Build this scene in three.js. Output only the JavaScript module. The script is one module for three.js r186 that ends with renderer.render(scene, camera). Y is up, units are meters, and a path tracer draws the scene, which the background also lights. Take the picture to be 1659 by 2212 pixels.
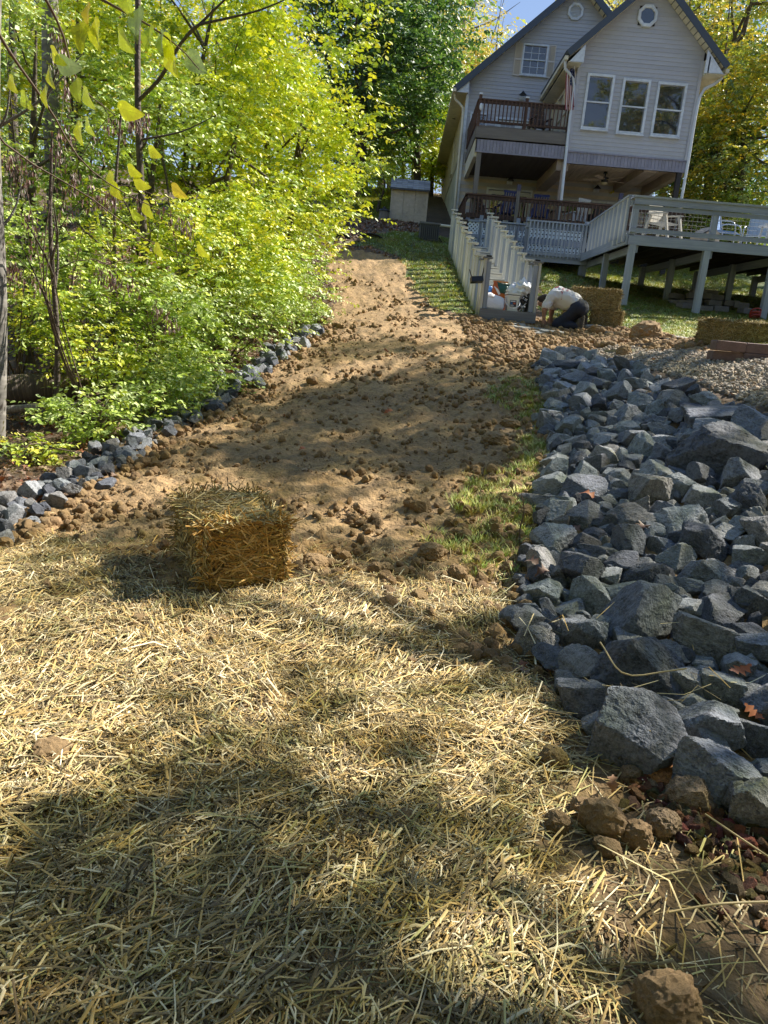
import * as THREE from 'three';
import { mergeGeometries, mergeVertices, toCreasedNormals } from 'three/addons/utils/BufferGeometryUtils.js';
import { MarchingCubes } from 'three/addons/objects/MarchingCubes.js';
import { createNoise2D, createNoise3D } from 'simplex-noise';

// ---------------------------------------------------------------- camera, sky, sun, exposure
const scene = new THREE.Scene();
const R = (d) => d * Math.PI / 180;
const CAM = { h: 1.5, pitch: -14.5, roll: 4.8, f: 1532 };
const camera = new THREE.PerspectiveCamera(2 * Math.atan(1106 / CAM.f) * 180 / Math.PI, 0.75, 0.05, 900);
camera.rotation.order = 'YXZ';
camera.position.set(0, CAM.h, 0);
camera.rotation.set(R(CAM.pitch), 0, R(CAM.roll));
scene.add(camera);

const SUN_EL = 43, SUN_AZ = 62;                                   // degrees: height; to the right of the view
const SUN = new THREE.Vector3(Math.cos(R(SUN_EL)) * Math.sin(R(SUN_AZ)), Math.sin(R(SUN_EL)), -Math.cos(R(SUN_EL)) * Math.cos(R(SUN_AZ)));
{
  const W = 512, H = 256, d = new Float32Array(W * H * 4);
  for (let j = 0; j < H; j++) for (let i = 0; i < W; i++) {
    const el = ((j + 0.5) / H - 0.5) * Math.PI, az = ((i + 0.5) / W - 0.5) * 2 * Math.PI;
    const x = Math.cos(el) * Math.cos(az), y = Math.sin(el), z = Math.cos(el) * Math.sin(az);
    const t = Math.pow(1 - Math.max(0, y), 3.2), mu = Math.max(0, x * SUN.x + y * SUN.y + z * SUN.z);
    const glow = 0.10 * Math.pow(mu, 4) + 0.35 * Math.pow(mu, 24);
    let c = [0.13 + 0.33 * t + glow * 1.0, 0.235 + 0.32 * t + glow * 0.95, 0.46 + 0.22 * t + glow * 0.85];
    if (y < 0) { const k = Math.min(1, -y * 8); c = [c[0] * (1 - k) + 0.16 * k, c[1] * (1 - k) + 0.15 * k, c[2] * (1 - k) + 0.10 * k]; }
    const o = (j * W + i) * 4; d[o] = c[0] * 0.64; d[o + 1] = c[1] * 0.65; d[o + 2] = c[2] * 0.67; d[o + 3] = 1;
  }
  const sky = new THREE.DataTexture(d, W, H, THREE.RGBAFormat, THREE.FloatType);
  sky.mapping = THREE.EquirectangularReflectionMapping; sky.magFilter = THREE.LinearFilter; sky.minFilter = THREE.LinearFilter; sky.needsUpdate = true;
  scene.background = sky; scene.environment = sky;
}
const sun = new THREE.DirectionalLight(new THREE.Color().setRGB(1, 0.94, 0.83), 5);
sun.name = 'sun'; sun.position.copy(SUN).multiplyScalar(60); sun.castShadow = true;
Object.assign(sun.shadow.camera, { left: -35, right: 35, top: 35, bottom: -35, near: 1, far: 160 });
sun.shadow.mapSize.set(4096, 4096); sun.shadow.radius = 1;
scene.add(sun, sun.target);
const renderer = new THREE.WebGLRenderer({ antialias: true });
renderer.setSize(768, 1024);
renderer.toneMapping = THREE.LinearToneMapping;
renderer.toneMappingExposure = 2.5;
renderer.shadowMap.enabled = true;

// ---------------------------------------------------------------- helpers
let seedState = 1;
const seed = (s) => { seedState = s | 0; };
const rnd = () => { seedState = (seedState + 0x6d2b79f5) | 0; let t = Math.imul(seedState ^ (seedState >>> 15), 1 | seedState); t = (t + Math.imul(t ^ (t >>> 7), 61 | t)) ^ t; return ((t ^ (t >>> 14)) >>> 0) / 4294967296; };
const rr = (a, b) => a + (b - a) * rnd();
const gauss = () => Math.sqrt(-2 * Math.log(1 - rnd())) * Math.cos(2 * Math.PI * rnd());
seed(7);
const n2 = createNoise2D(rnd), n3 = createNoise3D(rnd);
const fbm2 = (x, y, o = 4) => { let s = 0, a = 0.5; for (let i = 0; i < o; i++) { s += a * n2(x, y); x *= 2.03; y *= 2.03; a *= 0.5; } return s; };
const fbm3 = (x, y, z, o = 4) => { let s = 0, a = 0.5; for (let i = 0; i < o; i++) { s += a * n3(x, y, z); x *= 2.03; y *= 2.03; z *= 2.03; a *= 0.5; } return s; };
const clamp = (x, a = 0, b = 1) => Math.min(b, Math.max(a, x));
const sstep = (a, b, x) => { const t = clamp((x - a) / (b - a)); return t * t * (3 - 2 * t); };
const V = (x, y, z) => new THREE.Vector3(x, y, z);
const used = new Map();
function numbered(name) { const k = used.get(name) || 0; used.set(name, k + 1); return k ? `${name}_${String(k).padStart(3, '0')}` : name; }
function tag(o, label, category, group, kind) {
  if (label) o.userData.label = label;
  if (category) o.userData.category = category;
  if (group) o.userData.group = group;
  if (kind) o.userData.kind = kind;
  return o;
}
function shadows(o) { o.castShadow = true; o.receiveShadow = true; return o; }
function obj(name, geo, mat, parent, label) {
  const m = shadows(new THREE.Mesh(Array.isArray(geo) ? merge(geo) : geo, mat));
  m.name = parent && parent !== scene ? name : numbered(name);
  (parent || scene).add(m);
  if (label) m.userData.label = label;
  return m;
}
function thing(name, label, category, pos = [0, 0, 0], turn = 0, group) {
  const o = new THREE.Group(); o.name = numbered(name); scene.add(o);
  o.position.set(...(pos.isVector3 ? pos.toArray() : pos)); o.rotation.y = turn;
  return tag(o, label, category, group);
}
function objs(name, list, mat, parent) { for (const g of list) obj(name, g, mat, parent); }
function part(name, parent, pos = [0, 0, 0], turn = 0) { const g = new THREE.Group(); g.name = name; g.position.set(...pos); g.rotation.y = turn; parent.add(g); return g; }
function merge(list) {
  return mergeGeometries(list.map((g) => { const q = g.index ? g.toNonIndexed() : g; for (const k of Object.keys(q.attributes)) if (!['position', 'normal', 'uv'].includes(k)) q.deleteAttribute(k); return q; }));
}
// box projection, uv in metres, the long way of a piece along v
function boxUV(g, ou = 0, ov = 0) {
  g = g.index ? g.toNonIndexed() : g; g.computeBoundingBox();
  const s = g.boundingBox.getSize(V()), long = s.x >= s.y && s.x >= s.z ? 0 : s.y >= s.z ? 1 : 2;
  const p = g.attributes.position, n = g.attributes.normal, uv = new Float32Array(p.count * 2);
  for (let i = 0; i < p.count; i++) {
    const c = [p.getX(i), p.getY(i), p.getZ(i)], a = [Math.abs(n.getX(i)), Math.abs(n.getY(i)), Math.abs(n.getZ(i))];
    const ax = a[0] > a[1] && a[0] > a[2] ? 0 : a[1] > a[2] ? 1 : 2, rest = [0, 1, 2].filter((k) => k !== ax);
    const [q, r] = rest[0] === long ? [rest[1], rest[0]] : rest;
    uv[i * 2] = c[q] + ou; uv[i * 2 + 1] = c[r] + ov;
  }
  g.setAttribute('uv', new THREE.BufferAttribute(uv, 2));
  return g;
}
const bx = (w, h, d, x = 0, y = 0, z = 0, rx = 0, ry = 0, rz = 0) => {
  const g = boxUV(new THREE.BoxGeometry(w, h, d), rnd() * 3, rnd() * 3);
  if (rx || ry || rz) g.applyMatrix4(new THREE.Matrix4().makeRotationFromEuler(new THREE.Euler(rx, ry, rz)));
  return g.translate(x, y, z);
};
// a bar of rectangular section between two points
function bar(a, b, w, h) {
  const d = b.clone().sub(a), L = d.length(); d.normalize();
  const g = boxUV(new THREE.BoxGeometry(w, h, L), rnd() * 3, rnd() * 3), up = Math.abs(d.y) > 0.95 ? V(0, 0, 1) : V(0, 1, 0);
  const m = new THREE.Matrix4().lookAt(b, a, up); m.setPosition(a.clone().add(b).multiplyScalar(0.5));
  return g.applyMatrix4(m);
}
function tube(points, radii, sides = 7) {
  const curve = new THREE.CatmullRomCurve3(points), n = Math.max(2, (points.length - 1) * 4);
  const g = new THREE.TubeGeometry(curve, n, 1, sides, false), p = g.attributes.position, fr = curve.getSpacedPoints(n);
  for (let i = 0; i <= n; i++) for (let j = 0; j <= sides; j++) {
    const k = i * (sides + 1) + j, t = i / n * (radii.length - 1), a = Math.floor(Math.min(t, radii.length - 1.001)), r = radii.length === 1 ? radii[0] : radii[a] + (radii[a + 1] - radii[a]) * (t - a), c = fr[i];
    p.setXYZ(k, c.x + (p.getX(k) - c.x) * r, c.y + (p.getY(k) - c.y) * r, c.z + (p.getZ(k) - c.z) * r);
  }
  return g;
}
const cyl = (r0, r1, h, x = 0, y = 0, z = 0, n = 12, rx = 0, rz = 0) => { const g = new THREE.CylinderGeometry(r0, r1, h, n); if (rx) g.rotateX(rx); if (rz) g.rotateZ(rz); return g.translate(x, y, z); };

// the photograph's frame (1659 x 2212) to the world: a point at a chosen distance ahead
const camQ = camera.quaternion.clone();
const ray = (u, v) => V((u - 829.5) / CAM.f, -(v - 1106) / CAM.f, -1).applyQuaternion(camQ);
const at = (u, v, D) => { const d = ray(u, v); return d.multiplyScalar(D / -d.z).add(V(0, CAM.h, 0)); };

// ---------------------------------------------------------------- textures
function valueNoise(px, py, sd) {            // tileable lattice noise
  const hsh = (i, j) => { let t = Math.imul(i + 374761 * sd, 668265263) ^ Math.imul(j + 1274126177, 374761393); t = Math.imul(t ^ (t >>> 13), 1274126177); return ((t ^ (t >>> 16)) >>> 0) / 4294967296; };
  return (x, y) => {
    const i = Math.floor(x), j = Math.floor(y), a = x - i, b = y - j, u = a * a * (3 - 2 * a), w = b * b * (3 - 2 * b);
    const m = (k, l) => hsh(((k % px) + px) % px, ((l % py) + py) % py);
    return (m(i, j) * (1 - u) + m(i + 1, j) * u) * (1 - w) + (m(i, j + 1) * (1 - u) + m(i + 1, j + 1) * u) * w;
  };
}
function tileFbm(fx, fy, oct, sd) {
  const ns = []; for (let o = 0; o < oct; o++) ns.push(valueNoise(fx << o, fy << o, sd + o));
  return (s, t) => { let v = 0, a = 0.5, w = 0; for (let o = 0; o < oct; o++) { v += a * ns[o](s * (fx << o), t * (fy << o)); w += a; a *= 0.55; } return v / w; };
}
function tex(w, h, fn, repeat = 1, srgb = false) {
  const d = new Uint8Array(w * h * 4);
  for (let j = 0; j < h; j++) for (let i = 0; i < w; i++) {
    const c = fn((i + 0.5) / w, (j + 0.5) / h, i, j), o = (j * w + i) * 4, q = typeof c === 'number' ? [c, c, c] : c;
    for (let k = 0; k < 3; k++) d[o + k] = Math.round(255 * clamp(srgb ? Math.pow(clamp(q[k]), 1 / 2.2) : q[k]));
    d[o + 3] = 255;
  }
  const t = new THREE.DataTexture(d, w, h); t.wrapS = t.wrapT = THREE.RepeatWrapping; t.magFilter = THREE.LinearFilter; t.minFilter = THREE.LinearMipmapLinearFilter; t.generateMipmaps = true;
  if (srgb) t.colorSpace = THREE.SRGBColorSpace;
  if (Array.isArray(repeat)) t.repeat.set(...repeat); else t.repeat.set(repeat, repeat);
  t.needsUpdate = true; return t;
}
const rep = (t, a, b = a) => { const c = t.clone(); c.repeat.set(a, b); c.needsUpdate = true; return c; };
const canvasTex = (w, h, draw) => { const c = document.createElement('canvas'); c.width = w; c.height = h; draw(c.getContext('2d'), w, h); const t = new THREE.CanvasTexture(c); t.colorSpace = THREE.SRGBColorSpace; return t; };

const grainN = tileFbm(24, 2, 4, 11), blotN = tileFbm(4, 4, 5, 23), fineN = tileFbm(32, 32, 4, 37), midN = tileFbm(10, 10, 5, 51), strk = tileFbm(40, 5, 3, 63);
const T = {
  grain: tex(256, 256, (s, t) => 0.72 + 0.38 * (grainN(s, t) - 0.5) + 0.35 * (blotN(s, t) - 0.5), 1, true),
  grainBump: tex(256, 256, (s, t) => grainN(s, t)),
  blot: tex(256, 256, (s, t) => 0.8 + 0.5 * (blotN(s, t) - 0.5) + 0.3 * (fineN(s, t) - 0.5), 1, true),
  soft: tex(256, 256, (s, t) => 0.93 + 0.16 * (blotN(s, t) - 0.5) + 0.08 * (fineN(s, t) - 0.5), 1, true),
  fine: tex(512, 512, (s, t) => 0.6 * midN(s, t) + 0.4 * fineN(s, t)),
  soil: tex(512, 512, (s, t) => { const a = midN(s, t), b = fineN(s, t), g = 0.78 + 0.5 * (a - 0.5) + 0.7 * (b - 0.5); return [g, g * 0.985, g * 0.96]; }, 1, true),
  rock: tex(512, 512, (s, t) => {
    const a = blotN(s, t), b = fineN(s, t), r = strk(s + 0.12 * blotN(t, s), t), vein = Math.pow(1 - Math.abs(2 * midN(s, t) - 1), 11), g = 0.60 + 0.9 * (a - 0.5) + 0.7 * (b - 0.5) + 0.45 * (r - 0.5);
    const w = clamp(vein * 0.7 + (b > 0.66 ? (b - 0.66) * 2.2 : 0)), rust = clamp((blotN(t + 0.3, s) - 0.66) * 3) * 0.35;
    return [g + (0.95 - g) * w + rust * 0.1, g + (0.96 - g) * w - rust * 0.08, g + (1 - g) * w - rust * 0.25];
  }, 1, true),
  rockBump: tex(512, 512, (s, t) => 0.55 * midN(s, t) + 0.25 * fineN(s, t) + 0.3 * strk(s + 0.12 * blotN(t, s), t)),
  bark: tex(256, 256, (s, t) => { const a = Math.abs(2 * tileBark(s, t) - 1); return 0.35 + 0.75 * a; }, 1, true),
  straw: strawTexture(),
};
function tileBark(s, t) { return grainN(s + 0.05 * blotN(s, t), t); }
function strawTexture() {
  seed(91); const W = 512, buf = new Float32Array(W * W).fill(0.12);
  for (let k = 0; k < 5200; k++) {
    const x = rnd() * W, y = rnd() * W, a = gauss() * 0.6, L = rr(25, 110), w = rr(1.5, 4), b = rr(0.35, 1) * (0.3 + 0.7 * k / 5200);
    for (let s = 0; s < L; s++) for (let q = -w; q <= w; q++) {
      const i = ((Math.round(x + Math.cos(a) * s - Math.sin(a) * q) % W) + W) % W, j = ((Math.round(y + Math.sin(a) * s + Math.cos(a) * q) % W) + W) % W;
      buf[j * W + i] = b * (1 - 0.35 * Math.abs(q) / w);
    }
  }
  return tex(W, W, (s, t, i, j) => { const b = buf[j * W + i]; return [b, b * 0.9, b * 0.75]; }, 1, true);
}
const lin = (r, g, b) => new THREE.Color().setRGB(r, g, b);
const std = (c, o = {}) => new THREE.MeshStandardMaterial({ color: lin(...c), roughness: 0.85, ...o });
const wood = (c, k = 1, o = {}) => std(c, { map: rep(T.grain, 2 * k, 0.5 * k), bumpMap: rep(T.grainBump, 2 * k, 0.5 * k), bumpScale: 0.0015, roughness: 0.8, ...o });
const M = {
  grayPaint: wood([0.37, 0.41, 0.48]), grayPaintB: wood([0.31, 0.345, 0.40]), grayPaintC: wood([0.42, 0.46, 0.52]),
  stairPaint: wood([0.66, 0.645, 0.58]), stairPaintB: wood([0.74, 0.725, 0.66]), weatheredBoard: wood([0.22, 0.225, 0.235]),
  brownStain: wood([0.115, 0.058, 0.035]), brownStainB: wood([0.09, 0.05, 0.034]), oldWood: wood([0.21, 0.18, 0.15]), darkWood: wood([0.05, 0.04, 0.035]),
  lattice: std([0.62, 0.66, 0.68], { roughness: 0.6 }),
  siding: std([0.46, 0.445, 0.45], { map: rep(T.soft, 0.35), roughness: 0.62 }), sidingB: std([0.435, 0.42, 0.425], { map: rep(T.soft, 0.3, 0.5), roughness: 0.62 }),
  sidingTan: std([0.62, 0.52, 0.39], { map: rep(T.blot, 0.3), roughness: 0.62 }),
  band: std([0.30, 0.28, 0.33], { map: rep(T.blot, 0.4), roughness: 0.6 }),
  sideBounceLit: std([0.80, 0.71, 0.50], { map: rep(T.soft, 0.3), roughness: 0.62 }),  // left wall siding, bounced sunlight mixed into a lighter cream
  soffit: std([0.76, 0.68, 0.49], { map: rep(T.blot, 0.3), roughness: 0.6 }), trim: std([0.72, 0.74, 0.76], { roughness: 0.5, map: rep(T.blot, 0.5) }),
  roof: std([0.055, 0.065, 0.08], { roughness: 0.55 }), stucco: std([0.58, 0.55, 0.38], { map: rep(T.blot, 0.4), bumpMap: rep(T.fine, 1.5), bumpScale: 0.006 }),
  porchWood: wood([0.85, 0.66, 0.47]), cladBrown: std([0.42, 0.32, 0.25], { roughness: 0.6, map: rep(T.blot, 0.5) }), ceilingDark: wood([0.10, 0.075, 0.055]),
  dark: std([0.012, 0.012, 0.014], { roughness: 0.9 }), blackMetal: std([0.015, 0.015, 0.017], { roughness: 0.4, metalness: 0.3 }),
  screen: std([0.02, 0.022, 0.026], { roughness: 0.8 }),
  glass: new THREE.MeshPhysicalMaterial({ color: 0xffffff, roughness: 0.03, transmission: 1, thickness: 0, ior: 1.6 }),
  shutter: std([0.56, 0.50, 0.43], { roughness: 0.6 }), doorPaint: std([0.66, 0.65, 0.60], { roughness: 0.5 }), blind: std([0.45, 0.43, 0.38]),
  shedWall: std([0.55, 0.46, 0.34], { roughness: 0.6, map: rep(T.blot, 0.5) }), shingle: std([0.36, 0.345, 0.33], { map: rep(T.blot, 1.3), bumpMap: rep(T.fine, 3), bumpScale: 0.003 }), shingleB: std([0.26, 0.25, 0.245], { map: rep(T.blot, 1.1) }), shingleC: std([0.4, 0.385, 0.37], { map: rep(T.blot, 1.2) }),
  concrete: std([0.34, 0.33, 0.30], { map: rep(T.blot, 1.5), bumpMap: rep(T.fine, 3), bumpScale: 0.004 }), paver: std([0.19, 0.175, 0.165], { map: rep(T.blot, 1.5), bumpMap: rep(T.fine, 3), bumpScale: 0.004 }), redPaver: std([0.21, 0.135, 0.115], { map: rep(T.blot, 2), bumpMap: rep(T.fine, 4), bumpScale: 0.005 }), redPaverB: std([0.17, 0.115, 0.105], { map: rep(T.blot, 2), bumpMap: rep(T.fine, 4), bumpScale: 0.005 }),
  flag: std([0.42, 0.40, 0.36], { map: rep(T.blot, 1.5), bumpMap: rep(T.fine, 2), bumpScale: 0.008 }),
  soil: std([0.37, 0.243, 0.118], { map: rep(T.soil, 1.1), bumpMap: rep(T.fine, 1.6), bumpScale: 0.03, roughness: 0.97, vertexColors: true }),
  litter: std([0.13, 0.085, 0.05], { map: rep(T.soil, 0.8), bumpMap: rep(T.fine, 1.2), bumpScale: 0.03, roughness: 0.97, vertexColors: true }),
  lawn: std([0.075, 0.10, 0.022], { map: rep(T.soil, 0.7), bumpMap: rep(T.fine, 2), bumpScale: 0.03, roughness: 0.97, vertexColors: true }),
  gravel: std([0.30, 0.26, 0.21], { map: rep(T.soil, 2), bumpMap: rep(T.fine, 3), bumpScale: 0.02, roughness: 0.95, vertexColors: true }),
  clod: std([0.35, 0.232, 0.115], { map: rep(T.soil, 3), bumpMap: rep(T.fine, 5), bumpScale: 0.004, roughness: 0.97 }),
  bark: std([0.17, 0.13, 0.10], { map: rep(T.bark, 3, 0.6), bumpMap: rep(T.bark, 3, 0.6), bumpScale: 0.02 }), barkGray: std([0.36, 0.33, 0.29], { map: rep(T.bark, 2, 0.4), bumpMap: rep(T.bark, 2, 0.4), bumpScale: 0.01 }), twig: std([0.11, 0.075, 0.05]),
  strawStem: std([0.62, 0.47, 0.23], { roughness: 0.55, side: THREE.DoubleSide }), baleCore: std([0.50, 0.37, 0.18], { map: rep(T.straw, 2.2), bumpMap: rep(T.straw, 2.2), bumpScale: 0.012 }),
  twine: std([0.5, 0.30, 0.12]),
  white: std([0.72, 0.72, 0.72], { roughness: 0.6 }),
};
// ---------------------------------------------------------------- terrain: a smooth surface through levelled points
const levels = [];
const px = (u, v, D) => { const p = at(u, v, D); levels.push([p.x, p.z, p.y]); };
[[0, 1155, 4.5], [270, 1000, 6.5], [480, 880, 9], [690, 715, 14], [620, 990, 6.5], [800, 850, 9], [850, 760, 11.5], [860, 700, 13.5], [1050, 690, 15], [740, 580, 18.5], [720, 510, 21.5], [800, 490, 24], [880, 482, 27], [770, 440, 31], [760, 412, 38],
  [1150, 780, 11.5], [1190, 950, 7.5], [1150, 1100, 5.2], [1120, 1290, 3.9], [1659, 1100, 4.8], [1400, 950, 7], [1500, 800, 9], [1659, 860, 7.3],
  [1345, 660, 17.5], [1635, 690, 17.5], [1240, 700, 15.3], [1560, 742, 11.2], [1600, 780, 9.5], [1220, 718, 15], [975, 520, 23.5], [940, 462, 31], [500, 1262, 3.7]].forEach((p) => px(...p));
[[0, -1, 0], [-2, -1, 0], [2, -1, 0.0], [0, 2, -0.05], [-4, 2, -0.1], [4, 2, 0.0], [-2, -2.6, -0.01], [0, -2.6, 0.0], [0.84, -2.8, -0.02], [1.3, -2.3, -0.04], [0, 8, -0.4], [-9, 8, -0.8], [9, 8, -0.2],
  [-4.5, -5, -0.2], [-4.5, -8, 0.0], [-5, -12, 0.6], [-5, -17, 1.9], [-6, -24, 3.9], [-12, -4, -0.6], [-12, -14, 0.9], [-13, -28, 4.6], [-16, -44, 8.6], [0, -50, 10.2], [16, -50, 10.2], [16, -30, 5.2], [14, -20, 2.9], [12, -10, 1.6], [10, -3, 0.9], [6, -21, 3.1], [8, -26, 4.4], [3, -27, 4.9], [9, -36, 6.8], [-4, -36, 7.2]].forEach(([x, z, y]) => levels.push([x, z, y]));
const tps = (() => {
  const n = levels.length, N = n + 3, A = Array.from({ length: N }, () => new Float64Array(N + 1)), U = (r2) => r2 < 1e-9 ? 0 : 0.5 * r2 * Math.log(r2);
  for (let i = 0; i < n; i++) {
    for (let j = 0; j < n; j++) A[i][j] = U((levels[i][0] - levels[j][0]) ** 2 + (levels[i][1] - levels[j][1]) ** 2) + (i === j ? 1.2 : 0);
    A[i][n] = A[n][i] = 1; A[i][n + 1] = A[n + 1][i] = levels[i][0]; A[i][n + 2] = A[n + 2][i] = levels[i][1]; A[i][N] = levels[i][2];
  }
  for (let c = 0; c < N; c++) {
    let b = c; for (let r = c + 1; r < N; r++) if (Math.abs(A[r][c]) > Math.abs(A[b][c])) b = r;
    [A[c], A[b]] = [A[b], A[c]];
    for (let r = 0; r < N; r++) if (r !== c) { const k = A[r][c] / A[c][c]; if (k) for (let q = c; q <= N; q++) A[r][q] -= k * A[c][q]; }
  }
  const w = A.map((row, i) => row[N] / row[i]);
  return (x, z) => { let y = w[n] + w[n + 1] * x + w[n + 2] * z; for (let i = 0; i < n; i++) y += w[i] * U((x - levels[i][0]) ** 2 + (z - levels[i][1]) ** 2); return y; };
})();
const far = (x, z) => 0.9 + clamp(-z, -30, 160) * 0.2 + 3 * n2(x * 0.01, z * 0.01);
const baseH = (() => {                                     // smooth terrain, cached on a 0.25 m grid where it is used a lot
  const cache = new Map();
  const raw = (x, z) => { const cx = clamp(x, -18, 18), cz = clamp(z, -52, 9), d = Math.hypot(x - cx, z - cz); const near = tps(cx, cz); return d > 0 ? near + (far(x, z) - far(cx, cz)) * 0.8 : near; };
  const node = (i, j) => { const k = i * 4096 + j; let v = cache.get(k); if (v === undefined) cache.set(k, v = raw(i * 0.25, j * 0.25)); return v; };
  return (x, z) => {
    if (Math.abs(x) > 22 || Math.abs(z) > 60) return raw(x, z);
    const i = Math.floor(x / 0.25), j = Math.floor(z / 0.25), a = x / 0.25 - i, b = z / 0.25 - j;
    return (node(i, j) * (1 - a) + node(i + 1, j) * a) * (1 - b) + (node(i, j + 1) * (1 - a) + node(i + 1, j + 1) * a) * b;
  };
})();
const gp = (u, v) => {                                    // where a line of sight meets the terrain
  const d = ray(u, v); let t = 0.5, last = 0.5;
  for (let k = 0; k < 4000; k++) {
    const p = d.clone().multiplyScalar(t).add(V(0, CAM.h, 0));
    if (p.y < baseH(p.x, p.z)) { let lo = last, hi = t; for (let q = 0; q < 14; q++) { const m = (lo + hi) / 2, w = d.clone().multiplyScalar(m).add(V(0, CAM.h, 0)); if (w.y < baseH(w.x, w.z)) hi = m; else lo = m; } const w = d.clone().multiplyScalar(hi).add(V(0, CAM.h, 0)); return V(w.x, baseH(w.x, w.z), w.z); }
    last = t; t *= 1.006;
  }
  return d.multiplyScalar(60).add(V(0, CAM.h, 0));
};
const poly = (list) => list.map(([u, v]) => { const p = gp(u, v); return [p.x, p.z]; });
const inside = (P, x, z) => { let c = false; for (let i = 0, j = P.length - 1; i < P.length; j = i++) if ((P[i][1] > z) !== (P[j][1] > z) && x < (P[j][0] - P[i][0]) * (z - P[i][1]) / (P[j][1] - P[i][1]) + P[i][0]) c = !c; return c; };
const segDist = (P, x, z, closed = true) => { let b = 1e9; for (let i = closed ? 0 : 1, j = closed ? P.length - 1 : 0; i < P.length; j = i++) { const dx = P[i][0] - P[j][0], dz = P[i][1] - P[j][1], t = clamp(((x - P[j][0]) * dx + (z - P[j][1]) * dz) / (dx * dx + dz * dz + 1e-9)); b = Math.min(b, Math.hypot(x - P[j][0] - t * dx, z - P[j][1] - t * dz)); } return b; };
const signed = (P, x, z) => (inside(P, x, z) ? 1 : -1) * segDist(P, x, z);

const rockLine = poly([[-140, 1235], [0, 1150], [110, 1085], [270, 1000], [330, 945], [480, 880], [540, 825], [620, 765], [690, 715]]);
const dirtPoly = [...rockLine, ...poly([[720, 640], [705, 560], [700, 545], [800, 545], [870, 565], [905, 620], [950, 675], [1035, 688], [1180, 690], [1300, 705], [1420, 722], [1520, 742], [1659, 770], [1800, 785], [1700, 900], [1560, 852], [1430, 800], [1300, 768], [1230, 755], [1150, 780], [1180, 900], [1190, 960], [1160, 1040], [1150, 1100], [1120, 1290], [1110, 1400], [1210, 1540], [1300, 1640], [1480, 1730], [1659, 1830]]), [3.2, -1.2], [3, 1.5], [-5, 1.5]];
const gravelPoly = poly([[1240, 760], [1330, 752], [1480, 758], [1659, 785], [1900, 800]]).concat([[9, -8], [9, -4]], poly([[1800, 930], [1659, 885], [1560, 850], [1430, 805], [1300, 775]]));
const rockPoly = poly([[1150, 800], [1195, 780], [1250, 774], [1320, 792], [1430, 832], [1540, 880], [1659, 915], [1800, 970], [1900, 1300], [1850, 1900], [1659, 1790], [1560, 1750], [1470, 1700], [1300, 1620], [1215, 1540], [1190, 1440], [1110, 1400], [1120, 1290], [1160, 1180], [1150, 1100], [1160, 1040], [1190, 960], [1150, 920], [1180, 880]]);
const lawnPolys = [poly([[1100, 560], [1165, 600], [1168, 690], [1250, 700], [1330, 704], [1400, 715], [1510, 738], [1659, 768], [1900, 800]]).concat([[14, -12], [14, -27], [2.6, -27], [2.6, -21]]),
  [...poly([[790, 532], [860, 556], [885, 600], [935, 668], [1040, 686], [1040, 640], [985, 540]]), [1.5, -24], [-0.4, -23.5], [-1.5, -20.6]],
  poly([[722, 475], [700, 440], [690, 405], [800, 395], [850, 400], [838, 478]])];
const grassSpots = [poly([[1060, 850], [1120, 815], [1170, 830], [1205, 900], [1190, 925], [1120, 900]]), poly([[1150, 930], [1190, 935], [1165, 1010], [1120, 1010]]), poly([[985, 1080], [1080, 1010], [1160, 1005], [1150, 1110], [1165, 1190], [1110, 1250], [1020, 1225], [940, 1180], [1000, 1120]])];
const strawPoly = poly([[-160, 1240], [0, 1190], [130, 1165], [250, 1230], [390, 1285], [500, 1290], [610, 1255], [720, 1235], [830, 1250], [960, 1250], [1100, 1300], [1130, 1340], [1110, 1420], [1190, 1560], [1190, 1640], [1180, 1800], [1230, 2000], [1330, 2300]]).concat([[0.6, 1], [-3, 1], [-4.5, -2]]);
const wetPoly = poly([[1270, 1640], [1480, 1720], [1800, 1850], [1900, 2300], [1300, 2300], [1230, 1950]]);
const wob = (x, z) => 0.16 * n2(x * 1.3, z * 1.3) + 0.07 * n2(x * 4.1, z * 4.1);
function zone(x, z) {
  const w = wob(x, z), q = x + w, r = z + w;
  if (inside(gravelPoly, q, r)) return 'gravel';
  for (const P of lawnPolys) if (inside(P, q, r)) return 'lawn';
  if (inside(dirtPoly, q, r) || inside(rockPoly, q, r)) return 'soil';
  return 'litter';
}
const ground = (x, z) => {                                // terrain with the small relief of raked soil
  const s = clamp((-z) / 3, 0.4, 1);
  return baseH(x, z) + s * (0.022 * n2(x * 1.1, z * 1.1) + 0.016 * n2(x * 3.3, z * 3.3 + 9) + 0.010 * n2(x * 8, z * 8));
};
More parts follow.
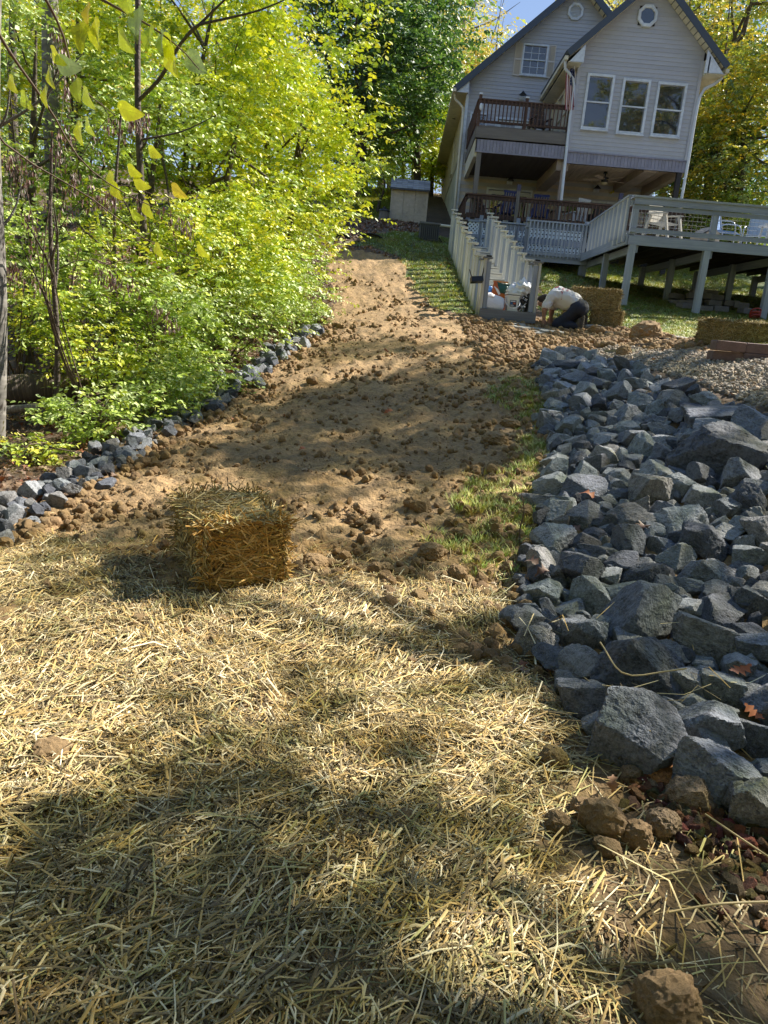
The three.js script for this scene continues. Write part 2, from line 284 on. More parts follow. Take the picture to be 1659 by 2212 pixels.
{
  const xs = [], zs = [];
  for (let x = -4.2; x <= 5.2; x += 0.05) xs.push(x);
  for (let s = 0.06, x = 5.2; x < 260; s *= 1.09) xs.push(x += s);
  for (let s = 0.06, x = -4.2; x > -260; s *= 1.09) xs.unshift(x -= s);
  for (let z = 1; z > -260;) { zs.push(z); z -= clamp(0.008 * Math.abs(z) * (z < -25 ? 1 + (-25 - z) * 0.12 : 1), 0.035, 20); }
  for (let s = 0.3, z = 1; z < 200; s *= 1.3) zs.unshift(z += s);
  const nx = xs.length, nz = zs.length, pos = new Float32Array(nx * nz * 3), uv = new Float32Array(nx * nz * 2), col = new Float32Array(nx * nz * 3), kind = new Array(nx * nz);
  for (let j = 0; j < nz; j++) for (let i = 0; i < nx; i++) {
    const k = j * nx + i, x = xs[i], z = zs[j], near = Math.abs(x) < 16 && z > -50 && z < 4;
    kind[k] = near ? zone(x, z) : 'litter';
    let y = near ? ground(x, z) : baseH(x, z);
    if (near && kind[k] === 'soil' && z < -3.2 && Math.abs(x) < 6) { const c = Math.max(0, fbm2(x * 5.5, z * 5.5, 3)); y += 0.12 * c * c + 0.022 * Math.max(0, n2(x * 14, z * 14)) + 0.018 * n2(x * 2.2 + 0.5 * z, z * 0.9); }
    pos.set([x, y, z], k * 3); uv.set([x, z], k * 2);
    const a = fbm2(x * 0.7 + 5, z * 0.7, 3), b = n2(x * 3.7, z * 3.7), g = 1 + 0.28 * a + 0.10 * b;
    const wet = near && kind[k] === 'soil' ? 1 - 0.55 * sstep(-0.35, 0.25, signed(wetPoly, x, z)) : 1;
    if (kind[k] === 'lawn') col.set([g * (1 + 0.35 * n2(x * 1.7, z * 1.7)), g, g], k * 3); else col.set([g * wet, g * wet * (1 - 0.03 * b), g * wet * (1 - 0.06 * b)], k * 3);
  }
  const full = new THREE.BufferGeometry(); full.setAttribute('position', new THREE.BufferAttribute(pos, 3));
  const idx = { soil: [], lawn: [], litter: [], gravel: [] }, all = [];
  for (let j = 0; j + 1 < nz; j++) for (let i = 0; i + 1 < nx; i++) {
    const a = j * nx + i, b = a + 1, c = a + nx, d = c + 1, t = [a, b, c, b, d, c];
    idx[kind[a]].push(...t); for (const q of t) all.push(q);
  }
  full.setIndex(all); full.computeVertexNormals();
  const nor = full.attributes.normal.array;
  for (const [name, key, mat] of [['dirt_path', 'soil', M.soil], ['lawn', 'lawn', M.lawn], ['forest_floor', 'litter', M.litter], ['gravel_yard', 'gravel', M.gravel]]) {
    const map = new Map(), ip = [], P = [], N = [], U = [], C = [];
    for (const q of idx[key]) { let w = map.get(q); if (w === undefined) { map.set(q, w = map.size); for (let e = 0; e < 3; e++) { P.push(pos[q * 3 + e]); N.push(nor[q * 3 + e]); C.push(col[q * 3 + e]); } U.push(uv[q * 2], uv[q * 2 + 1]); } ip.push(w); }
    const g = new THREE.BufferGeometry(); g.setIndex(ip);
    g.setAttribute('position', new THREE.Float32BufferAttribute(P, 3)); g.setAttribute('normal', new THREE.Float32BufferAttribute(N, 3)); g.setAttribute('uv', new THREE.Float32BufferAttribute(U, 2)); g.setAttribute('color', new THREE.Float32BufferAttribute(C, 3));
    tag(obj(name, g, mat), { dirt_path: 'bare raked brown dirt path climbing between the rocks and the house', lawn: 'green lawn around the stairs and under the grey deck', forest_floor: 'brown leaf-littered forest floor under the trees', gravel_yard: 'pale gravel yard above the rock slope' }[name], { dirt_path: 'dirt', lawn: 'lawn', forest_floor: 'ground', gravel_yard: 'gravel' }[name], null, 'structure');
  }
}
// ---------------------------------------------------------------- the house (built in world axes, then its parts are hung on its base)
const settleOn = (root) => { for (const c of root.children) c.position.sub(root.position); };
// lapped siding: each course is a board of its own. x runs along the wall, +z is outward
function clap(parent, mats, xl, xr, yLo, yHi, e, holes = []) {
  for (let y = yLo, n = 0; y < yHi - 0.02; y += e, n++) {
    const h = Math.min(e, yHi - y);
    let runs = [[xl(y), xr(y), xl(y + h), xr(y + h)]];
    for (const [a, b, c, d] of holes) if (Math.min(y + h, d) - Math.max(y, b) > 0.35 * h) {
      const next = [];
      for (const q of runs) {
        if (c <= q[0] || a >= q[1]) { next.push(q); continue; }
        if (a - q[0] > 0.02) next.push([q[0], a, q[2], a]);
        if (q[1] - c > 0.02) next.push([c, q[1], c, q[3]]);
      }
      runs = next;
    }
    for (const [a, b, c, d] of runs) {
      if (b - a < 0.03) continue;
      const o = 0.016 + rr(-0.001, 0.001), P = [a, y, o, b, y, o, Math.max(d, c + 0.01), y + h, 0.004, c, y + h, 0.004, a, y, 0, b, y, 0];
      const g = new THREE.BufferGeometry(); g.setAttribute('position', new THREE.Float32BufferAttribute(P, 3)); g.setIndex([0, 1, 2, 0, 2, 3, 4, 5, 1, 4, 1, 0]);
      const q = g.toNonIndexed(); q.computeVertexNormals(); obj('siding_board', boxUV(q, rnd() * 4, rnd() * 4), mats[n % mats.length], parent);
    }
  }
}
const rect = (a, b, c, d, z, dz, t) => [bx(c - a + 2 * t, t, dz, (a + c) / 2, d + t / 2, z), bx(c - a + 2 * t, t, dz, (a + c) / 2, b - t / 2, z), bx(t, d - b, dz, a - t / 2, (b + d) / 2, z), bx(t, d - b, dz, c + t / 2, (b + d) / 2, z)];
// a sash window in a wall that faces +z of its parent: a, b, c, d = left, bottom, right, top of the glass
function sashWindow(parent, a, b, c, d, z, o = {}) {
  const w = part('window', parent, [0, 0, 0]), m = b + (d - b) * (o.meet ?? 0.5), tm = o.trim || M.trim;
  obj('frame', rect(a, b, c, d, z + 0.015, 0.07, o.t || 0.055), tm, w);
  obj('sill', bx(c - a + 0.16, 0.035, 0.11, (a + c) / 2, b - (o.t || 0.055) - 0.012, z + 0.03), tm, w);
  if (o.meet !== 0) obj('meeting_rail', bx(c - a, 0.035, 0.05, (a + c) / 2, m, z + 0.008), tm, w);
  obj('pane', bx(c - a, d - m, 0.006, (a + c) / 2, (d + m) / 2, z - 0.01), M.glass, w);
  if (o.meet !== 0) obj('pane', bx(c - a, m - b, 0.006, (a + c) / 2, (b + m) / 2, z - 0.018), M.glass, w);
  if (o.grid) {
    const g = []; for (let i = 1; i < 3; i++) g.push(bx(0.016, d - b, 0.012, a + (c - a) * i / 3, (b + d) / 2, z - 0.003));
    for (const t of [0.25, 0.75]) g.push(bx(c - a, 0.016, 0.013, (a + c) / 2, b + (d - b) * t, z - 0.003)); obj('muntins', g, tm, w);
  }
  obj('pane_backing', bx(c - a, d - b, 0.01, (a + c) / 2, (b + d) / 2, z - 0.12), o.pane_backing || M.dark, w);  // dark panel in place of the unlit room behind the glass
  return w;
}
const shapeGeo = (pts, holes, depth) => {
  const s = new THREE.Shape(pts.map((p) => new THREE.Vector2(...p)));
  for (const [a, b, c, d] of holes) s.holes.push(new THREE.Path([[a, b], [a, d], [c, d], [c, b]].map((p) => new THREE.Vector2(...p))));
  return boxUV(new THREE.ExtrudeGeometry(s, { depth, bevelEnabled: false }).translate(0, 0, -depth));
};
const octagon = (x, y, r, z, d) => { const s = new THREE.Shape(); for (let k = 0; k < 8; k++) { const a = Math.PI / 8 + k * Math.PI / 4; s[k ? 'lineTo' : 'moveTo'](x + r * Math.cos(a), y + r * Math.sin(a)); } return [s, d, z]; };
const FZ = -27.5, BZ = -24, E = 0.115;                     // main front, front of the projecting gable, siding course
const rake = (x) => 13.0 - 0.888 * Math.abs(5.1 - x);
seed(301);
{
  const house = thing('house', 'two-storey grey vinyl-sided house with steep twin gables and a balcony', 'house', [5.1, 4.9, FZ]);
  // --- main gable front
  const wA = at(1015, 222, 27.5), dA = at(1077, 232, 27.5), dB = at(1160, 285, 27.5);
  const upWin = [3.46, 10.33, 4.22, 11.19], loWin = [at(1022, 222, 27.5).x, 7.8, at(1050, 250, 27.5).x, 8.95], loDoor = [at(1078, 232, 27.5).x, 7.75, 4.3, 8.85];
  const pd1 = [at(1055, 415, 27.5).x, 4.95, at(1146, 415, 27.5).x, at(1100, 413, 27.5).y], pd2 = [at(1217, 440, 27.5).x, 4.95, at(1330, 440, 27.5).x, at(1275, 438, 27.5).y];
  const fpts = [[1.65, 4.2], [8.55, 4.2], [8.55, rake(8.55)], [5.1, 13], [1.65, rake(1.65)]];
  const front = obj('wall', shapeGeo(fpts, [upWin, loWin, loDoor, pd1, pd2], 0.16).translate(0, 0, FZ), M.siding, house);
  const grp = part('gable_siding', house, [0, 0, FZ]);
  const L = (y) => Math.max(1.72, 5.1 - (13 - y) / 0.888), Rr = (y) => Math.min(8.5, 5.1 + (13 - y) / 0.888);
  const frame = (h, t = 0.06) => [h[0] - t, h[1] - t, h[2] + t, h[3] + t];
  clap(grp, [M.siding, M.sidingB, M.siding], L, (y) => y < 9.6 ? 4.66 : Math.min(Rr(y), 5.2 + (y - 9.6) / 0.9), 7.72, 12.95, E, [frame(upWin), frame(loWin), frame(loDoor), [3.12, 10.2, 3.43, 11.3], [4.26, 10.2, 4.54, 11.3]]);
  const low = part('porch_siding', house, [0, 0, FZ]);
  clap(low, [M.sidingTan, M.siding], () => 1.72, () => 8.5, 4.95, 7.3, E, [frame(pd1, 0.07), frame(pd2, 0.07)]);
  objs('corner_post', [bx(0.1, 5.2, 0.1, 1.68, 7.2, FZ + 0.02), bx(0.1, 2.4, 0.1, 8.52, 6.1, FZ + 0.02)], M.trim, house);
  sashWindow(house, ...upWin, FZ + 0.02, { grid: 1, pane_backing: M.screen });
  for (const [a, b] of [[3.14, 3.40], [4.28, 4.54]]) {
    const s = part('shutter', house); obj('shutter_frame', rect(a + 0.035, 10.28, b - 0.035, 11.22, FZ + 0.03, 0.03, 0.035).concat([bx(b - a - 0.07, 0.05, 0.03, (a + b) / 2, 10.75, FZ + 0.03)]), M.shutter, s);
    for (let k = 0; k < 18; k++) obj('louver', bx(b - a - 0.07, 0.045, 0.008, (a + b) / 2, 10.31 + k * 0.052, FZ + 0.028, 0.5), M.shutter, s);
  }
  sashWindow(house, ...loWin, FZ + 0.02, { pane_backing: M.screen });
  for (const [h, nm] of [[loDoor, 'balcony'], [pd1, 'porch'], [pd2, 'porch']]) {
    const d = part('door', house), mid = (h[0] + h[2]) / 2;
    obj('frame', rect(...h, FZ + 0.03, 0.08, 0.07), M.trim, d);
    for (const [a, b] of [[h[0], mid], [mid, h[2]]]) {
      obj('door_leaf', rect(a + 0.12, h[1] + 0.2, b - 0.12, h[3] - 0.14, FZ + 0.0, 0.05, 0.12), M.doorPaint, d);
      obj('pane', bx(b - a - 0.24, h[3] - h[1] - 0.34, 0.006, (a + b) / 2, (h[1] + h[3]) / 2 + 0.03, FZ - 0.01), M.glass, d);
      const g = []; for (let i = 1; i < 3; i++) g.push(bx(0.018, h[3] - h[1] - 0.34, 0.014, a + 0.12 + (b - a - 0.24) * i / 3, (h[1] + h[3]) / 2 + 0.03, FZ)); g.push(bx(b - a - 0.24, 0.018, 0.015, (a + b) / 2, h[1] + 0.5, FZ)); obj('muntins', g, M.doorPaint, d);
    }
    obj('pane_backing', bx(h[2] - h[0], h[3] - h[1], 0.01, mid, (h[1] + h[3]) / 2, FZ - 0.14), nm === 'balcony' ? M.blind : M.dark, d);  // porch doors: dark panel where the unlit room would be
  }
  { // octagonal louvred vent
    const c = at(1243, 26, 27.5), v = part('gable_vent', house), [s] = octagon(c.x, c.y, 0.27, 0, 0), [hole] = octagon(c.x, c.y, 0.2); s.holes.push(hole);
    obj('frame', boxUV(new THREE.ExtrudeGeometry(s, { depth: 0.05, bevelEnabled: true, bevelSize: 0.01, bevelThickness: 0.01, bevelSegments: 1 }).translate(0, 0, FZ + 0.01)), M.trim, v);
    for (let k = -4; k <= 4; k++) obj('louver', bx(2 * Math.min(0.2, 0.285 - Math.abs(k) * 0.046), 0.035, 0.01, c.x, c.y + k * 0.043, FZ + 0.03, -0.6), M.trim, v);
    obj('vent_back', bx(0.42, 0.42, 0.005, c.x, c.y, FZ + 0.019), M.blind, v);
  }
  // --- main roof
  const slab = (x0, y0, x1, y1, t, z0, z1) => { const a = Math.atan2(y1 - y0, x1 - x0), n = [-Math.sin(a) * t * Math.sign(x1 - x0), Math.cos(a) * t * Math.sign(x1 - x0)], g = shapeGeo([[x0, y0], [x1, y1], [x1 + n[0], y1 + n[1]], [x0 + n[0], y0 + n[1]]], [], z0 - z1); return g.translate(0, 0, z0); };
  objs('roof', [slab(1.22, 9.58, 5.1, 13.03, 0.11, -27.12, -41), slab(5.1, 13.03, 9.0, 9.58, 0.11, -27.12, -41)], M.roof, house);
  const rakeTrim = (x0, y0, x1, y1, z, n, mat) => { for (let k = 0; k < n; k++) { const a = k / n + 0.004, b = (k + 1) / n - 0.004; obj('soffit_panel', bar(V(x0 + (x1 - x0) * a, y0 + (y1 - y0) * a, z), V(x0 + (x1 - x0) * b, y0 + (y1 - y0) * b, z), 0.34, 0.02), mat, house); } };
  rakeTrim(5.1, 12.98, 8.9, 9.60, -27.31, 22, M.soffit); rakeTrim(5.1, 12.98, 1.28, 9.58, -27.31, 22, M.soffit);
  objs('fascia', [bar(V(5.1, 13.05, -27.1), V(1.24, 9.6, -27.1), 0.03, 0.2), bar(V(5.1, 13.05, -27.1), V(8.98, 9.6, -27.1), 0.03, 0.2)], M.roof, house);
  objs('eave_soffit', [bx(0.44, 0.02, 13.7, 1.46, 9.56, -34.1), bx(0.44, 0.02, 13.7, 8.75, 9.56, -34.1)], M.soffit, house);
  obj('eave_return', shapeGeo([[1.28, 9.5], [1.68, 9.5], [1.68, 9.93]], [], 0.05).translate(0, 0, -27.13), M.trim, house);
  objs('gutter', [bx(0.11, 0.11, 13.8, 1.2, 9.56, -34.0)], M.soffit, house);
  obj('downspout', tube([V(1.22, 9.5, -27.3), V(1.24, 9.35, -27.35), V(1.55, 9.1, -27.4), V(1.58, 8.8, -27.42), V(1.6, 7, -27.42), V(1.62, 5.4, -27.42), V(1.62, 4.7, -27.42), V(1.5, 4.5, -27.3)], [0.045], 8), M.soffit, house);
  // --- side walls and back
  objs('wall', [bx(0.16, 7.2, 13.2, 1.74, 6.2, -34.26), bx(0.16, 7.2, 13.2, 8.47, 6.2, -34.26), bx(6.9, 7.2, 0.16, 5.1, 6.2, -40.8)], M.stucco, house);
  const left = part('side_siding', house, [1.655, 0, -27.55], -Math.PI / 2);
  clap(left, [M.sideBounceLit], () => -13.2, () => 0, 7.75, 9.56, E, [[-1.1, 7.9, -0.5, 9.3], [-5.2, 8.0, -4.4, 9.3]]);
  for (const [a, c] of [[-1.05, -0.55], [-5.1, -4.5]]) { const w = sashWindow(house, a, 7.95, c, 9.25, 0.0, { trim: M.soffit, t: 0.05, pane_backing: M.screen }); w.position.set(1.66, 0, -27.55); w.rotation.y = -Math.PI / 2; }
  obj('siding_starter', bx(0.03, 0.06, 13.2, 1.64, 7.72, -34.2), M.soffit, house);
  // --- projecting gable
  const GL = 4.68, GR = 8.36, gy = (x) => 11.80 - 0.92 * Math.abs(6.6 - x);
  const wins = [[[1270, 160], [1328, 165], 7.86, 9.34], [[1347, 170], [1405, 177], 7.82, 9.29], [[1422, 178], [1484, 184], 7.83, 9.27]].map(([p, q, b, d]) => [at(...p, 24).x + 0.06, b + 0.05, at(...q, 24).x - 0.06, d - 0.05]);
  objs('wall', [shapeGeo([[GL, 6.9], [GR, 6.9], [GR, gy(GR)], [6.6, 11.8], [GL, gy(GL)]], wins, 0.16).translate(0, 0, BZ)], M.siding, house);
  const gs = part('gable_siding', house, [0, 0, BZ]);
  clap(gs, [M.siding, M.sidingB, M.siding, M.siding], (y) => Math.max(GL + 0.07, 6.6 - (11.8 - y) / 0.92), (y) => Math.min(GR - 0.07, 6.6 + (11.8 - y) / 0.92), 7.2, 11.75, E, wins.map((h) => frame(h)));
  for (const h of wins) sashWindow(house, ...h, BZ + 0.02, { meet: 0.5, pane_backing: M.screen, t: 0.07 });
  objs('corner_post', [bx(0.09, 2.75, 0.09, GL + 0.03, 8.55, BZ + 0.01), bx(0.09, 2.75, 0.09, GR - 0.03, 8.55, BZ + 0.01)], M.siding, house);
  { const c = at(1398, 35.5, 24), v = part('octagon_window', house), [s] = octagon(c.x, c.y, 0.3), [hole] = octagon(c.x, c.y, 0.225), [pn] = octagon(c.x, c.y, 0.23); s.holes.push(hole);
    obj('frame', boxUV(new THREE.ExtrudeGeometry(s, { depth: 0.06, bevelEnabled: true, bevelSize: 0.012, bevelThickness: 0.012, bevelSegments: 1 }).translate(0, 0, BZ + 0.01)), M.trim, v);
    obj('pane', boxUV(new THREE.ExtrudeGeometry(pn, { depth: 0.006, bevelEnabled: false }).translate(0, 0, BZ + 0.04)), M.glass, v); obj('pane_backing', bx(0.5, 0.5, 0.005, c.x, c.y, BZ + 0.02), M.dark, v); }  // dark panel instead of an unlit room behind the octagon
  objs('roof', [slab(4.26, 9.68, 6.6, 11.84, 0.11, -23.6, -30.5), slab(6.6, 11.84, 8.94, 9.68, 0.11, -23.6, -30.5)], M.roof, house);
  rakeTrim(6.6, 11.80, 8.86, 9.70, -23.79, 17, M.soffit); rakeTrim(6.6, 11.80, 4.34, 9.70, -23.79, 17, M.soffit);
  objs('fascia', [bar(V(6.6, 11.87, -23.58), V(4.26, 9.71, -23.58), 0.03, 0.18), bar(V(6.6, 11.87, -23.58), V(8.94, 9.71, -23.58), 0.03, 0.18)], M.roof, house);
  objs('eave_soffit', [bx(0.4, 0.02, 4.6, 4.5, 9.5, -25.9), bx(0.5, 0.02, 4.6, 8.65, 9.5, -25.9)], M.soffit, house);
  objs('eave_return', [shapeGeo([[4.32, 9.5], [4.74, 9.5], [4.74, 9.98]], [], 0.04).translate(0, 0, -23.6), shapeGeo([[8.3, 9.5], [8.88, 9.5], [8.3, 10.1]], [], 0.04).translate(0, 0, -23.6)], M.trim, house);
  objs('eave_return', [bx(0.04, 0.42, 0.4, 8.4, 9.72, -23.8)], M.soffit, house);
  objs('gutter', [bx(0.1, 0.1, 4.2, 4.23, 9.6, -25.7), bx(0.1, 0.1, 4.2, 8.97, 9.6, -25.7)], M.soffit, house);
  obj('downspout', tube([V(4.23, 9.55, -23.75), V(4.25, 9.36, -23.76), V(4.5, 9.2, -23.86), V(4.6, 9.0, -23.9), V(4.62, 8, -23.9), V(4.66, 6.5, -23.9), V(4.69, 5.4, -23.9), V(4.7, 4.2, -23.9)], [0.045], 8), M.trim, house);
  obj('downspout', tube([V(8.95, 9.5, -23.9), V(8.8, 9.35, -23.9), V(8.5, 9.18, -23.95), V(8.42, 9, -23.95), V(8.4, 7, -23.95), V(8.38, 4.4, -23.95)], [0.045], 8), M.trim, house);
  objs('wall', [bx(0.16, 2.7, 3.3, GL + 0.09, 8.2, -25.81), bx(0.16, 2.7, 3.3, GR - 0.09, 8.2, -25.81)], M.sidingTan, house);
  for (const a of [-3.1, -2.1, -1.15]) { const w = sashWindow(house, a, 7.85, a + 0.75, 9.25, 0, { trim: M.soffit, pane_backing: M.screen, t: 0.06 }); w.position.set(GL - 0.005, 0, -24.2); w.rotation.y = -Math.PI / 2; }
  // ribbed bands under the gable and the balcony
  for (let x = GL; x < GR; x += 0.105) obj('band_board', [bx(0.097, 0.3, 0.02, x + 0.05, 7.04, BZ + 0.02)], M.band, house);
  for (let x = 1.9; x < 4.6; x += 0.1) obj('band_board', [bx(0.091, 0.33, 0.02, x + 0.048, 7.16, BZ + 0.02)], M.band, house);
  objs('band_cap', [bx(GR - GL + 0.06, 0.04, 0.06, (GL + GR) / 2, 7.195, BZ + 0.03), bx(GR - GL + 0.06, 0.035, 0.05, (GL + GR) / 2, 6.88, BZ + 0.02), bx(2.8, 0.035, 0.05, 3.28, 6.98, BZ + 0.02)], M.band, house);
  objs('beam', [bx(GR - GL, 0.32, 0.14, (GL + GR) / 2, 7.04, BZ - 0.08), bx(2.8, 0.34, 0.14, 3.27, 7.16, BZ - 0.08)], M.darkWood, house);
  // --- balcony
  const bal = part('balcony', house);
  objs('rim_board', [bx(2.86, 0.31, 0.05, 3.26, 7.52, BZ + 0.035), bx(0.05, 0.31, 3.5, 1.84, 7.52, -25.75)], M.oldWood, bal);
  obj('floor', bx(2.84, 0.04, 3.5, 3.27, 7.70, -25.75), M.oldWood, bal);
  obj('side_beam', bx(0.12, 0.5, 3.45, 1.9, 7.1, -25.8), M.soffit, bal);
  objs('top_rail', [bx(2.9, 0.035, 0.13, 3.26, 8.43, BZ), bx(0.13, 0.035, 3.5, 1.86, 8.432, -25.8)], M.brownStain, bal);
  objs('rail_board', [bx(2.8, 0.085, 0.035, 3.26, 8.36, BZ + 0.02), bx(2.8, 0.07, 0.035, 3.26, 7.82, BZ + 0.02), bx(0.035, 0.085, 3.4, 1.86, 8.36, -25.8), bx(0.035, 0.07, 3.4, 1.86, 7.82, -25.8)], M.brownStainB, bal);
  for (let x = 2.0; x < 4.6; x += 0.118) obj('baluster', bx(0.035, 0.62, 0.035, x, 8.1, BZ + 0.055), M.brownStain, bal);
  for (let z = -24.15; z > -27.4; z -= 0.118) obj('baluster', bx(0.035, 0.62, 0.035, 1.81, 8.1, z), M.brownStain, bal);
  for (const x of [1.87, 3.28, 4.6]) { const p = obj('post', bx(0.09, 0.9 - (x > 4 ? 0.15 : 0), 0.09, x, 8.1, BZ), M.brownStain, bal); }
  objs('post_cap', [bx(0.11, 0.05, 0.11, 1.87, 8.575, BZ), bx(0.11, 0.04, 0.11, 3.28, 8.57, BZ)], M.trim, bal);
  obj('hanging_thermometer', [new THREE.SphereGeometry(0.06, 10, 10).scale(0.8, 1.7, 0.5).translate(1.9, 8.2, BZ + 0.1)], M.trim, bal);
  // --- porch ceilings, beams and posts
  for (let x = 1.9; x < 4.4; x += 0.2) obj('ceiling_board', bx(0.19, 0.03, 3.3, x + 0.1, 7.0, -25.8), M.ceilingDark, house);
  for (let x = 4.7; x < 8.3; x += 0.17) obj('ceiling_board', bx(0.16, 0.03, 3.3, x + 0.08, 7.08 + rr(0, 0.004), -25.8), M.porchWood, house);
  objs('porch_beam', [bx(0.36, 0.4, 3.36, 4.62, 6.86, -25.78)], M.cladBrown, house); objs('porch_beam', [bx(0.42, 0.24, 3.36, 7.36, 6.95, -25.78)], M.cladBrown, house); objs('porch_beam', [bx(0.2, 0.3, 3.36, 8.26, 6.92, -25.78)], M.cladBrown, house);
  obj('support_post', bx(0.14, 2.2, 0.14, 2.0, 5.95, BZ - 0.05), M.oldWood, house); obj('support_post', bx(0.14, 3.2, 0.14, 8.22, 5.35, BZ - 0.05), M.darkWood, house); obj('support_post', bx(0.14, 2.9, 0.14, 4.66, 5.45, BZ - 0.08), M.cladBrown, house);
  // floor of the upper storey and the dark inside, so that no sky shows through
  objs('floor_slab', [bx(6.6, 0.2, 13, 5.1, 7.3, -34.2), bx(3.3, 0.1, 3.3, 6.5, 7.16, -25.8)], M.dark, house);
  settleOn(house);
}
// ---------------------------------------------------------------- lanterns, fan, flag, sensor light
function lantern(label, p) {
  const t = thing('wall_lantern', label, 'lantern', p, 0, 'barn-style wall lanterns on the house');
  obj('back_plate', bx(0.2, 0.24, 0.02, 0, 0, 0.02), M.trim, t);
  obj('arm', tube([V(0, 0.02, 0.02), V(0, 0.09, 0.1), V(0, 0.1, 0.17)], [0.015], 6), M.blackMetal, t);
  obj('hood', new THREE.CylinderGeometry(0.03, 0.13, 0.1, 14).translate(0, 0.03, 0.17), M.blackMetal, t);
  obj('glass_jar', new THREE.CylinderGeometry(0.05, 0.045, 0.14, 10).translate(0, -0.09, 0.17), M.glass, t);
  return t;
}
lantern('black barn lantern on the upper gable wall above the balcony rail', at(1128, 207, 27.45));
lantern('black barn lantern on the dim porch wall left of the white downspout', at(1101, 391, 27.45));
lantern('black barn lantern on the tan porch wall under the ceiling fan', at(1288, 408, 27.45));
{
  const t = thing('ceiling_fan', 'dark ceiling fan with brown blades under the porch ceiling', 'ceiling fan', [6.35, 7.06, -25.6]);
  obj('rod', cyl(0.02, 0.02, 0.2, 0, -0.1, 0), M.blackMetal, t); obj('canopy', new THREE.CylinderGeometry(0.05, 0.08, 0.07, 12).translate(0, -0.03, 0), M.blackMetal, t);
  obj('motor', new THREE.CylinderGeometry(0.13, 0.1, 0.13, 16).translate(0, -0.25, 0), M.blackMetal, t);
  obj('light_bowl', new THREE.SphereGeometry(0.12, 14, 8, 0, 6.3, 1.57, 1.57).scale(1, 0.7, 1).translate(0, -0.33, 0), std([0.5, 0.42, 0.28]), t);
  for (let k = 0; k < 5; k++) { const a = k * 1.2566 + 0.3; obj('blade', bx(0.55, 0.012, 0.13, 0.42, -0.25, 0, 0.2).rotateY(a), M.porchWood, t); }
}
{
  const t = thing('flag', 'striped red and white flag hanging limp beside the right gable corner', 'flag', [4.5, 8.35, -23.88]);
  const tx = canvasTex(256, 128, (c, w, h) => { for (let k = 0; k < 13; k++) { c.fillStyle = k % 2 ? '#ddd5cc' : '#8d1f2a'; c.fillRect(0, k * h / 13, w, h / 13 + 1); } c.fillStyle = '#1c2244'; c.fillRect(0, 0, w * 0.4, h * 7 / 13); c.fillStyle = '#ddd'; for (let i = 0; i < 5; i++) for (let j = 0; j < 5; j++) c.fillRect(8 + i * 19, 6 + j * 13, 4, 4); });
  const g = new THREE.PlaneGeometry(1.1, 0.62, 24, 16), p = g.attributes.position;
  for (let i = 0; i < p.count; i++) { const s = (p.getX(i) + 0.55), w = p.getY(i) / 0.62; p.setXYZ(i, w * 0.24 + 0.1 * s - 0.06, 1.05 - s * 1.0, 0.05 * Math.sin(w * 14) + 0.03 * Math.sin(s * 5 + w * 6)); }
  g.computeVertexNormals(); obj('cloth', g, std([1, 1, 1], { map: tx, side: THREE.DoubleSide }), t);
  obj('pole', tube([V(0.16, 0.75, -0.1), V(0.02, 1.12, 0.05)], [0.012], 6), M.trim, t);
}
